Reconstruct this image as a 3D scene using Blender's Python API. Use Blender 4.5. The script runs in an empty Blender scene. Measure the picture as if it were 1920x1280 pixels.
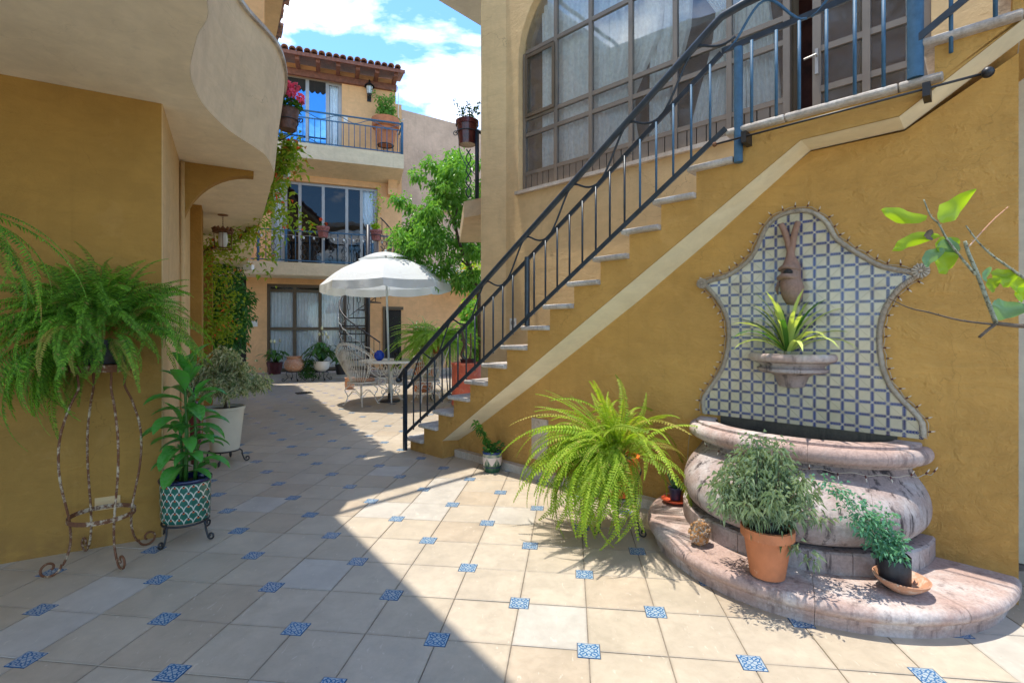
import bpy, math, random
from mathutils import Vector, Matrix, noise

# ------------------------------------------------------------------ camera, sky, sun, exposure
R = math.radians
random.seed(11)
SC = bpy.context.scene
COL = SC.collection
CAM_H = 1.4
cam_d = bpy.data.cameras.new('camera')
cam_d.sensor_width = 36.0
cam_d.lens = 36.0 * 930.0 / 1920.0
cam_d.shift_y = -23.0 / 1920.0
cam_d.clip_start = 0.05
cam_d.clip_end = 500
cam = bpy.data.objects.new('camera', cam_d)
cam.location = (0, 0, CAM_H)
cam.rotation_euler = (R(90), 0, 0)
COL.objects.link(cam)
SC.camera = cam

SUN_DIR = Vector((0.18, -0.08, -1.0)).normalized()      # the way the light travels
to_sun = -SUN_DIR
SUN_EL = math.asin(to_sun.z)
SUN_AZ = math.atan2(to_sun.x, to_sun.y)
sun_d = bpy.data.lights.new('sun', 'SUN')
sun_d.energy = 2.05
sun_d.angle = R(0.53)
sun_d.color = (1.0, 0.94, 0.84)
sun = bpy.data.objects.new('sun', sun_d)
sun.location = (-2, 1, 14)
sun.rotation_euler = SUN_DIR.to_track_quat('-Z', 'Y').to_euler()
COL.objects.link(sun)

world = bpy.data.worlds.new('World')
SC.world = world
world.use_nodes = True
wn, wl = world.node_tree.nodes, world.node_tree.links
wn.clear()
w_out = wn.new('ShaderNodeOutputWorld')
w_bg = wn.new('ShaderNodeBackground')
w_bg.inputs['Strength'].default_value = 0.15
w_sky = wn.new('ShaderNodeTexSky')
w_sky.sky_type = 'NISHITA'
w_sky.sun_disc = False
w_sky.sun_elevation = SUN_EL
w_sky.sun_rotation = SUN_AZ
w_sky.air_density = 1.0
w_sky.dust_density = 0.2
w_sky.ozone_density = 1.6
w_tc = wn.new('ShaderNodeTexCoord')
w_sep = wn.new('ShaderNodeSeparateXYZ')
wl.new(w_tc.outputs['Generated'], w_sep.inputs[0])
w_add = wn.new('ShaderNodeMath'); w_add.operation = 'MAXIMUM'; w_add.inputs[1].default_value = 0.02
wl.new(w_sep.outputs['Z'], w_add.inputs[0])
w_add2 = wn.new('ShaderNodeMath'); w_add2.operation = 'ADD'; w_add2.inputs[1].default_value = 0.12
wl.new(w_add.outputs[0], w_add2.inputs[0])
w_dx = wn.new('ShaderNodeMath'); w_dx.operation = 'DIVIDE'
w_dy = wn.new('ShaderNodeMath'); w_dy.operation = 'DIVIDE'
wl.new(w_sep.outputs['X'], w_dx.inputs[0]); wl.new(w_add2.outputs[0], w_dx.inputs[1])
wl.new(w_sep.outputs['Y'], w_dy.inputs[0]); wl.new(w_add2.outputs[0], w_dy.inputs[1])
w_cmb = wn.new('ShaderNodeCombineXYZ')
wl.new(w_dx.outputs[0], w_cmb.inputs[0]); wl.new(w_dy.outputs[0], w_cmb.inputs[1])
w_cmb.inputs[2].default_value = 3.1
w_noise = wn.new('ShaderNodeTexNoise')
w_noise.inputs['Scale'].default_value = 2.0
w_noise.inputs['Detail'].default_value = 9
w_noise.inputs['Roughness'].default_value = 0.56
w_noise.inputs['Distortion'].default_value = 0.25
wl.new(w_cmb.outputs[0], w_noise.inputs['Vector'])
w_ramp = wn.new('ShaderNodeValToRGB')
w_ramp.color_ramp.elements[0].position = 0.505
w_ramp.color_ramp.elements[0].color = (0, 0, 0, 1)
w_ramp.color_ramp.elements[1].position = 0.68
w_ramp.color_ramp.elements[1].color = (0.9, 0.9, 0.9, 1)
wl.new(w_noise.outputs['Fac'], w_ramp.inputs[0])
w_mix = wn.new('ShaderNodeMixRGB')
w_mix.inputs[2].default_value = (8.5, 8.5, 8.5, 1)
wl.new(w_ramp.outputs[0], w_mix.inputs[0])
w_tint = wn.new('ShaderNodeMixRGB'); w_tint.blend_type = 'MULTIPLY'
w_tint.inputs[0].default_value = 1.0
w_tint.inputs[2].default_value = (0.52, 0.74, 0.93, 1)
wl.new(w_sky.outputs[0], w_tint.inputs[1])
wl.new(w_tint.outputs[0], w_mix.inputs[1])
wl.new(w_mix.outputs[0], w_bg.inputs[0])
wl.new(w_bg.outputs[0], w_out.inputs[0])

SC.view_settings.view_transform = 'Standard'
SC.view_settings.look = 'None'
SC.view_settings.gamma = 1.0
SC.view_settings.use_curve_mapping = False
SC.view_settings.exposure = 1.56
SC.cycles.max_bounces = 10
SC.cycles.diffuse_bounces = 6
SC.cycles.transparent_max_bounces = 16

# ------------------------------------------------------------------ shader helpers
class S:
    """a socket (or number) with arithmetic that adds Math nodes"""
    def __init__(s, nt, sock): s.nt, s.k = nt, sock
    def _op(s, op, *o):
        n = s.nt.nodes.new('ShaderNodeMath'); n.operation = op
        for i, x in enumerate((s,) + o):
            if isinstance(x, S): s.nt.links.new(x.k, n.inputs[i])
            else: n.inputs[i].default_value = x
        return S(s.nt, n.outputs[0])
    def __add__(s, o): return s._op('ADD', o)
    def __radd__(s, o): return s._op('ADD', o)
    def __sub__(s, o): return s._op('SUBTRACT', o)
    def __mul__(s, o): return s._op('MULTIPLY', o)
    def __rmul__(s, o): return s._op('MULTIPLY', o)
    def __truediv__(s, o): return s._op('DIVIDE', o)
    def abs(s): return s._op('ABSOLUTE')
    def lt(s, o): return s._op('LESS_THAN', o)
    def gt(s, o): return s._op('GREATER_THAN', o)
    def max(s, o): return s._op('MAXIMUM', o)
    def min(s, o): return s._op('MINIMUM', o)
    def fract(s): return s._op('FRACT')
    def floor(s): return s._op('FLOOR')
    def sin(s): return s._op('SINE')
    def sqrt(s): return s._op('SQRT')
    def atan2(s, o): return s._op('ARCTAN2', o)
    def smooth(s, a, b, lo=0.0, hi=1.0):
        n = s.nt.nodes.new('ShaderNodeMapRange'); n.interpolation_type = 'SMOOTHSTEP'
        s.nt.links.new(s.k, n.inputs[0])
        for i, x in enumerate((a, b, lo, hi)): n.inputs[1 + i].default_value = x
        return S(s.nt, n.outputs[0])

class Mat:
    def __init__(s, name, rough=0.6, metal=0.0, spec=0.5):
        s.m = bpy.data.materials.new(name); s.m.use_nodes = True
        s.nt = s.m.node_tree; s.n = s.nt.nodes; s.l = s.nt.links
        s.b = s.n['Principled BSDF']; s.out = s.n['Material Output']
        s.b.inputs['Roughness'].default_value = rough
        s.b.inputs['Metallic'].default_value = metal
        s.b.inputs['Specular IOR Level'].default_value = spec
        s.tc = s.n.new('ShaderNodeTexCoord'); s.geo = s.n.new('ShaderNodeNewGeometry')
        s.oi = s.n.new('ShaderNodeObjectInfo')
        s.h = None
    def S(s, sock): return S(s.nt, sock)
    def pos(s, kind='Object', scale=(1, 1, 1)):
        if kind == 'World': src = s.geo.outputs['Position']
        else: src = s.tc.outputs[kind]
        mp = s.n.new('ShaderNodeMapping'); mp.inputs['Scale'].default_value = scale
        s.l.new(src, mp.inputs[0]); return mp.outputs[0]
    def xyz(s, kind='Object'):
        p = s.n.new('ShaderNodeSeparateXYZ')
        s.l.new(s.geo.outputs['Position'] if kind == 'World' else s.tc.outputs[kind], p.inputs[0])
        return [S(s.nt, o) for o in p.outputs]
    def noise(s, scale=5, detail=4, rough=0.55, vec=None, dist=0.0):
        n = s.n.new('ShaderNodeTexNoise')
        n.inputs['Scale'].default_value = scale; n.inputs['Detail'].default_value = detail
        n.inputs['Roughness'].default_value = rough; n.inputs['Distortion'].default_value = dist
        s.l.new(vec or s.pos('World'), n.inputs['Vector'])
        return S(s.nt, n.outputs['Fac'])
    def mix(s, f, a, b):
        n = s.n.new('ShaderNodeMixRGB')
        for i, x in enumerate((f, a, b)):
            if isinstance(x, S): s.l.new(x.k, n.inputs[i])
            elif isinstance(x, (tuple, list)): n.inputs[i].default_value = tuple(x) + ((1,) if len(x) == 3 else ())
            else: n.inputs[i].default_value = x
        return S(s.nt, n.outputs[0])
    def mul(s, a, f):
        """scale a colour by the number f"""
        n = s.n.new('ShaderNodeVectorMath'); n.operation = 'SCALE'
        if isinstance(a, S): s.l.new(a.k, n.inputs[0])
        else: n.inputs[0].default_value = a
        if isinstance(f, S): s.l.new(f.k, n.inputs['Scale'])
        else: n.inputs['Scale'].default_value = f
        return S(s.nt, n.outputs[0])
    def col(s, c):
        if isinstance(c, S): s.l.new(c.k, s.b.inputs['Base Color'])
        else: s.b.inputs['Base Color'].default_value = tuple(c) + (1,)
    def rough(s, r): s.l.new(r.k, s.b.inputs['Roughness'])
    def bump(s, h, strength=0.3, dist=0.01):
        n = s.n.new('ShaderNodeBump'); n.inputs['Strength'].default_value = strength
        n.inputs['Distance'].default_value = dist
        s.l.new(h.k, n.inputs['Height']); s.l.new(n.outputs[0], s.b.inputs['Normal'])
    def rnd(s): return S(s.nt, s.oi.outputs['Random'])
    def isl(s): return S(s.nt, s.geo.outputs['Random Per Island'])

def stucco(name, base, stain=0.12, bump=0.25, patches=(0.7, 1.0), scale=1.0, rough=0.85, lowrough=False, drips=0.0, splash=0.0, crack=0.0):
    m = Mat(name, rough, spec=0.25)
    big = m.noise(1.1 * scale, 5, 0.6)
    fine = m.noise(28 * scale, 6, 0.65)
    mid = m.noise(6 * scale, 6, 0.6, dist=0.4)
    trowel = m.noise(3.2, 6, 0.7, m.pos('World', (1.0, 1.0, 3.2)), 1.4)
    streak = m.noise(3.0, 5, 0.6, m.pos('World', (4, 4, 0.35)))
    f = big.smooth(0.3, 0.7, 1 - stain, 1 + stain * 0.6) * mid.smooth(0.35, 0.65, 0.96, 1.04) * streak.smooth(0.55, 0.8, 1.0, 1 - stain) * trowel.smooth(0.35, 0.65, 0.965, 1.035)
    c = m.mul(base, f)
    x, y, z = m.xyz('World')
    if drips:
        dr = m.noise(2.2, 6, 0.75, m.pos('World', (7, 7, 0.22)))
        c = m.mix(dr.smooth(0.56, 0.74) * drips, c, tuple(0.45 * v for v in base))
    if splash:
        # dirt kicked up along the foot of the wall
        sp = (z + m.noise(5, 6, 0.7) * 0.35).smooth(0.10, 0.48, 1.0, 0.0) * m.noise(9, 6, 0.7).smooth(0.3, 0.62)
        c = m.mix(sp * splash, c, (base[0] * 0.50, base[1] * 0.46, base[2] * 0.5 + 0.01))
        pat = m.noise(2.4, 6, 0.7, dist=0.7).smooth(0.60, 0.66)
        c = m.mix(pat * 0.22, c, tuple(min(1, 1.2 * v + 0.03) for v in base))
    if crack:
        vo = m.n.new('ShaderNodeTexVoronoi'); vo.feature = 'DISTANCE_TO_EDGE'; vo.inputs['Scale'].default_value = 1.5
        dn = m.n.new('ShaderNodeTexNoise'); dn.inputs['Scale'].default_value = 5; dn.inputs['Detail'].default_value = 6
        m.l.new(m.geo.outputs['Position'], dn.inputs['Vector'])
        ad = m.n.new('ShaderNodeVectorMath'); ad.operation = 'MULTIPLY_ADD'; ad.inputs[1].default_value = (0.35, 0.35, 0.35)
        m.l.new(dn.outputs['Color'], ad.inputs[0]); m.l.new(m.geo.outputs['Position'], ad.inputs[2]); m.l.new(ad.outputs[0], vo.inputs['Vector'])
        ck = S(m.nt, vo.outputs[0]).lt(0.0035) * m.noise(0.9, 3).smooth(0.50, 0.58)
        c = m.mix(ck * crack, c, tuple(0.35 * v for v in base))
    m.col(c)
    pit = mid.smooth(0.60, 0.70, 0, 1)
    h = fine * 0.5 + mid * 0.9 + pit * 0.25 + trowel * 0.9
    if lowrough:
        damp = z.smooth(0.5, 1.3, 1.0, 0.0)
        h = h + m.noise(16, 8, 0.72, dist=0.8) * damp * 2.0
    m.bump(h, min(1.0, bump * 1.6), 0.02)
    return m.m

def plain(name, base, rough=0.6, metal=0.0, var=0.12, vs=6, bump=0.0, bs=40, spec=0.5, col2=None, lo=0.5, hi=0.62, kind='World'):
    m = Mat(name, rough, metal, spec)
    n = m.noise(vs, 5, 0.6, m.pos(kind))
    c = m.mul(base, n.smooth(0.3, 0.7, 1 - var, 1 + var))
    if col2: c = m.mix(m.noise(vs * 2.3, 7, 0.65, m.pos(kind), 0.3).smooth(lo, hi), c, col2)
    m.col(c)
    if bump: m.bump(m.noise(bs, 5, 0.6, m.pos(kind)), bump, 0.01)
    return m.m

def leafmat(name, c1, c2, trans=0.4, rough=0.45, c3=None, c3amt=0.08, edge=None, tired=0.0):
    m = Mat(name, rough, 0, 0.35)
    c = m.mix(m.isl(), c1, c2)
    if c3: c = m.mix((m.isl() * 7.31).fract().lt(c3amt), c, c3)
    c = m.mul(c, (m.rnd() * 0.5 + 0.72))
    if tired: c = m.mix((m.rnd() * 17.3).fract().lt(tired) * 0.75, c, (0.42, 0.30, 0.08))
    if edge:
        # variegated leaf: pale patches of the leaf's own colouring
        c = m.mix(m.noise(55, 3, 0.5).smooth(0.45, 0.56), c, edge)
    m.col(c)
    tr = m.n.new('ShaderNodeBsdfTranslucent')
    tc = m.n.new('ShaderNodeMixRGB'); tc.blend_type = 'MULTIPLY'; tc.inputs[0].default_value = 1
    m.l.new(c.k, tc.inputs[1]); tc.inputs[2].default_value = (1.5, 1.5, 0.55, 1)
    m.l.new(tc.outputs[0], tr.inputs[0])
    mx = m.n.new('ShaderNodeMixShader'); mx.inputs[0].default_value = trans
    m.l.new(m.b.outputs[0], mx.inputs[1]); m.l.new(tr.outputs[0], mx.inputs[2])
    m.l.new(mx.outputs[0], m.out.inputs[0])
    return m.m

def canvasmat():
    m = Mat('white_umbrella_canvas', 0.8, 0, 0.2)
    n = m.noise(3.0, 6, 0.65, dist=0.8)
    c = m.mix(m.noise(5, 6, 0.7).smooth(0.56, 0.72) * 0.35, (0.74, 0.77, 0.77), (0.55, 0.55, 0.50))
    m.col(c)
    m.bump(n + m.noise(16, 5, 0.6) * 0.3, 0.7, 0.02)
    tr = m.n.new('ShaderNodeBsdfTranslucent'); tr.inputs[0].default_value = (0.7, 0.75, 0.78, 1)
    mx = m.n.new('ShaderNodeMixShader'); mx.inputs[0].default_value = 0.3
    m.l.new(m.b.outputs[0], mx.inputs[1]); m.l.new(tr.outputs[0], mx.inputs[2]); m.l.new(mx.outputs[0], m.out.inputs[0])
    return m.m

def glassmat(name, tint=(0.9, 0.95, 0.95), refl=0.12, film=(0.3, 0.33, 0.36), filmamt=0.1, gcol=(1, 1, 1)):
    m = Mat(name)
    m.n.remove(m.b)
    tr = m.n.new('ShaderNodeBsdfTransparent'); tr.inputs[0].default_value = tuple(tint) + (1,)
    gl = m.n.new('ShaderNodeBsdfGlossy'); gl.inputs['Roughness'].default_value = 0.015; gl.inputs[0].default_value = tuple(gcol) + (1,)
    df = m.n.new('ShaderNodeBsdfDiffuse'); df.inputs[0].default_value = tuple(film) + (1,)
    fr = m.n.new('ShaderNodeFresnel'); fr.inputs[0].default_value = 1.5
    k = (S(m.nt, fr.outputs[0]) + refl).min(0.95)
    wav = m.noise(1.6, 2, 0.5)
    bp = m.n.new('ShaderNodeBump'); bp.inputs['Strength'].default_value = 0.25; bp.inputs['Distance'].default_value = 0.01
    m.l.new(wav.k, bp.inputs['Height']); m.l.new(bp.outputs[0], gl.inputs['Normal'])
    a = m.n.new('ShaderNodeMixShader'); film_haze = m.noise(7, 6, 0.7).smooth(0.35, 0.8, filmamt * 0.4, filmamt * 1.6)  # patchy diffuse film, painting haze and reflection onto the pane
    m.l.new(film_haze.k, a.inputs[0]); m.l.new(tr.outputs[0], a.inputs[1]); m.l.new(df.outputs[0], a.inputs[2])
    b = m.n.new('ShaderNodeMixShader'); m.l.new(k.k, b.inputs[0])
    m.l.new(a.outputs[0], b.inputs[1]); m.l.new(gl.outputs[0], b.inputs[2])
    m.l.new(b.outputs[0], m.out.inputs[0])
    return m.m

def stone(name, base, pale, dark, streaks=0.5, bump=0.5):
    m = Mat(name, 0.8, 0, 0.3)
    n1 = m.noise(3.2, 7, 0.62, dist=0.3); n2 = m.noise(14, 7, 0.7); n3 = m.noise(70, 4, 0.6)
    c = m.mix(n1.smooth(0.40, 0.70), base, pale)
    c = m.mix(n2.smooth(0.60, 0.74) * 0.6, c, dark)
    st = m.noise(5.0, 6, 0.7, m.pos('World', (3.2, 3.2, 0.4)))
    c = m.mix(st.smooth(0.50, 0.66) * streaks, c, dark)
    c = m.mul(c, n3.smooth(0.3, 0.7, 0.86, 1.12))
    m.col(c)
    m.bump(n2 * 0.8 + n3 * 0.5, bump, 0.008)
    return m.m

def rusty(name, paint, rust, lo=0.46, hi=0.56):
    m = Mat(name, 0.7, 0.0, 0.3)
    n = m.noise(38, 7, 0.7); g = m.noise(7, 4, 0.6)
    f = (n * 0.55 + g * 0.45).smooth(lo, hi)
    m.col(m.mix(f, paint, m.mix(m.noise(90, 3), rust, tuple(0.45 * v for v in rust))))
    m.bump(n, 0.6, 0.004)
    return m.m

def floor_tile_mat():
    m = Mat('beige_ceramic_floor', 0.38, 0, 0.45)
    r = m.rnd()
    base = m.mix(r, (0.45, 0.375, 0.275), (0.495, 0.42, 0.32))
    base = m.mix((r * 13.7).fract().lt(0.13), base, (0.50, 0.455, 0.385))
    base = m.mix((r * 5.3).fract().lt(0.10), base, (0.45, 0.365, 0.265))
    n1 = m.noise(4.5, 7, 0.65, dist=0.5); n2 = m.noise(22, 7, 0.7, dist=0.6)
    n4 = m.noise(1.3, 4, 0.6)
    c = m.mul(base, n1.smooth(0.3, 0.7, 0.91, 1.07) * n2.smooth(0.35, 0.65, 0.95, 1.04) * n4.smooth(0.35, 0.7, 1.04, 0.90))
    st = m.noise(2.1, 7, 0.72, dist=1.0)
    c = m.mix(st.smooth(0.58, 0.70) * 0.30, c, (0.30, 0.24, 0.17))
    ed = m.xyz('Object'); rim = (ed[0].abs().max(ed[1].abs()) + m.noise(24, 4) * 0.02).smooth(0.160, 0.180)
    c = m.mix(rim * 0.35, c, (0.27, 0.22, 0.165))
    fl = m.noise(40, 3, 0.5, m.pos('World', (1, 0.35, 1)), 1.2)
    c = m.mix(fl.smooth(0.66, 0.72) * 0.35, c, (0.74, 0.66, 0.54))
    sp = m.noise(130, 2, 0.5)
    c = m.mix(sp.smooth(0.73, 0.76) * 0.6, c, (0.12, 0.10, 0.08))
    m.col(c)
    m.rough(n2.smooth(0.3, 0.7, 0.3, 0.5))
    m.bump(n1 * 0.8 + n2 * 0.5, 0.3, 0.006)
    return m.m

def inset_mat():
    m = Mat('blue_white_decor_tile', 0.2, 0, 0.5)
    x, y, z = m.xyz('Object')
    h = 0.049
    u = x.abs() / h; v = y.abs() / h
    def ring(cx, cy, r, w):
        dx = u - cx; dy = v - cy
        return ((dx * dx + dy * dy).sqrt() - r).abs().lt(w)
    a = u.max(v); b = u.min(v)
    k = a.gt(0.93)
    k = k.max(ring(0.5, 0.5, 0.30, 0.055))
    k = k.max(ring(0.86, 0.86, 0.26, 0.06))
    k = k.max(ring(0.0, 0.62, 0.16, 0.05)).max(ring(0.62, 0.0, 0.16, 0.05))
    k = k.max(((u - v).abs().lt(0.055)) * a.lt(0.75))
    dx = u - 0.5; dy = v - 0.5
    k = k.max((dx * dx + dy * dy).sqrt().lt(0.11))
    pale = m.mix(m.noise(50, 3).smooth(0.3, 0.7), (0.40, 0.44, 0.44), (0.26, 0.35, 0.42))
    wear = m.noise(30, 5, 0.7).smooth(0.58, 0.72)
    c = m.mix(k * (wear * -0.6 + 0.95), pale, (0.025, 0.12, 0.27))
    m.col(c)
    return m.m

def talavera_mat():
    m = Mat('blue_sprig_wall_tile', 0.16, 0, 0.5)
    uvn = m.n.new('ShaderNodeSeparateXYZ'); m.l.new(m.tc.outputs['UV'], uvn.inputs[0])
    x = (S(m.nt, uvn.outputs[0]) - 0.5) * 0.2; y = (S(m.nt, uvn.outputs[1]) - 0.5) * 0.2
    a = x.abs().max(y.abs()); b = x.abs().min(y.abs())
    ch = ((a - b * 1.2) / 0.0135).fract()
    leaf = ch.gt(0.30) * (b.lt(0.0098)) * a.gt(0.007) * a.lt(0.067)
    tip = (b + (a - 0.062).max(0.0) * 1.1).lt(0.0098)
    stem = b.lt(0.0022) * a.lt(0.064)
    star = (a + b).lt(0.006)
    k = (leaf * tip).max(stem)
    base = m.mix(m.noise(9, 5, 0.6).smooth(0.35, 0.65), (0.58, 0.49, 0.31), (0.50, 0.43, 0.28))
    base = m.mix(m.rnd() * 0.5, base, (0.58, 0.50, 0.34))
    blue = m.mix(m.noise(14, 3).smooth(0.35, 0.65), (0.006, 0.010, 0.085), (0.01, 0.04, 0.19))
    c = m.mix(k, base, blue)
    c = m.mix(star, c, (0.6, 0.55, 0.42))
    gr = m.noise(6, 7, 0.7).smooth(0.52, 0.72)
    c = m.mix(gr * 0.35, c, (0.26, 0.22, 0.15))
    m.col(c); m.rough(gr * 0.5 + 0.14)
    m.bump(m.noise(18, 3), 0.08, 0.004)
    return m.m

def scale_pot_mat():
    m = Mat('green_scale_talavera', 0.15, 0, 0.55)
    x, y, z = m.xyz('Object')
    N = 15.0
    rows = z / 0.042
    row = rows.floor(); sh = (row * 0.5).fract()
    uu = (y.atan2(x) / (2 * math.pi) * N + sh).fract() - 0.5
    vv = rows.fract()
    d = (uu * uu * 3.4 + vv * vv).sqrt()
    white = (d - 0.92).abs().lt(0.10)
    red = (uu * uu + (vv - 0.75) * (vv - 0.75) * 0.7).sqrt().lt(0.14)
    blk = (uu * uu + (vv - 0.9) * (vv - 0.9) * 0.5).sqrt().lt(0.10)
    c = m.mix(m.noise(40, 3).smooth(0.3, 0.7), (0.010, 0.085, 0.055), (0.02, 0.13, 0.085))
    c = m.mix(white, c, (0.50, 0.50, 0.40))
    c = m.mix(red, c, (0.45, 0.10, 0.03))
    c = m.mix(blk, c, (0.01, 0.01, 0.02))
    m.col(c); m.bump(m.noise(60, 3), 0.1, 0.004)
    return m.m

def lily_pot_mat():
    m = Mat('painted_lily_pot', 0.2, 0, 0.5)
    x, y, z = m.xyz('Object')
    a = (y.atan2(x) / (2 * math.pi) * 6).fract() - 0.5
    zz = (z - 0.11) / 0.05
    flower = (a.abs() * 2.6 + (zz * -0.8)).lt(0.75) * zz.abs().lt(0.8)
    gr = ((a * 9).sin().abs() + zz).lt(0.15) * z.lt(0.115)
    c = m.mix(m.noise(25, 3).smooth(0.3, 0.7), (0.05, 0.14, 0.09), (0.42, 0.40, 0.30))
    c = m.mix(gr, c, (0.03, 0.10, 0.05))
    c = m.mix(flower, c, (0.66, 0.55, 0.48))
    c = m.mix(z.gt(0.18), c, (0.02, 0.05, 0.16))
    c = m.mix(((z - 0.055).abs()).lt(0.006), c, (0.02, 0.03, 0.08))
    m.col(c)
    return m.m

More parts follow.
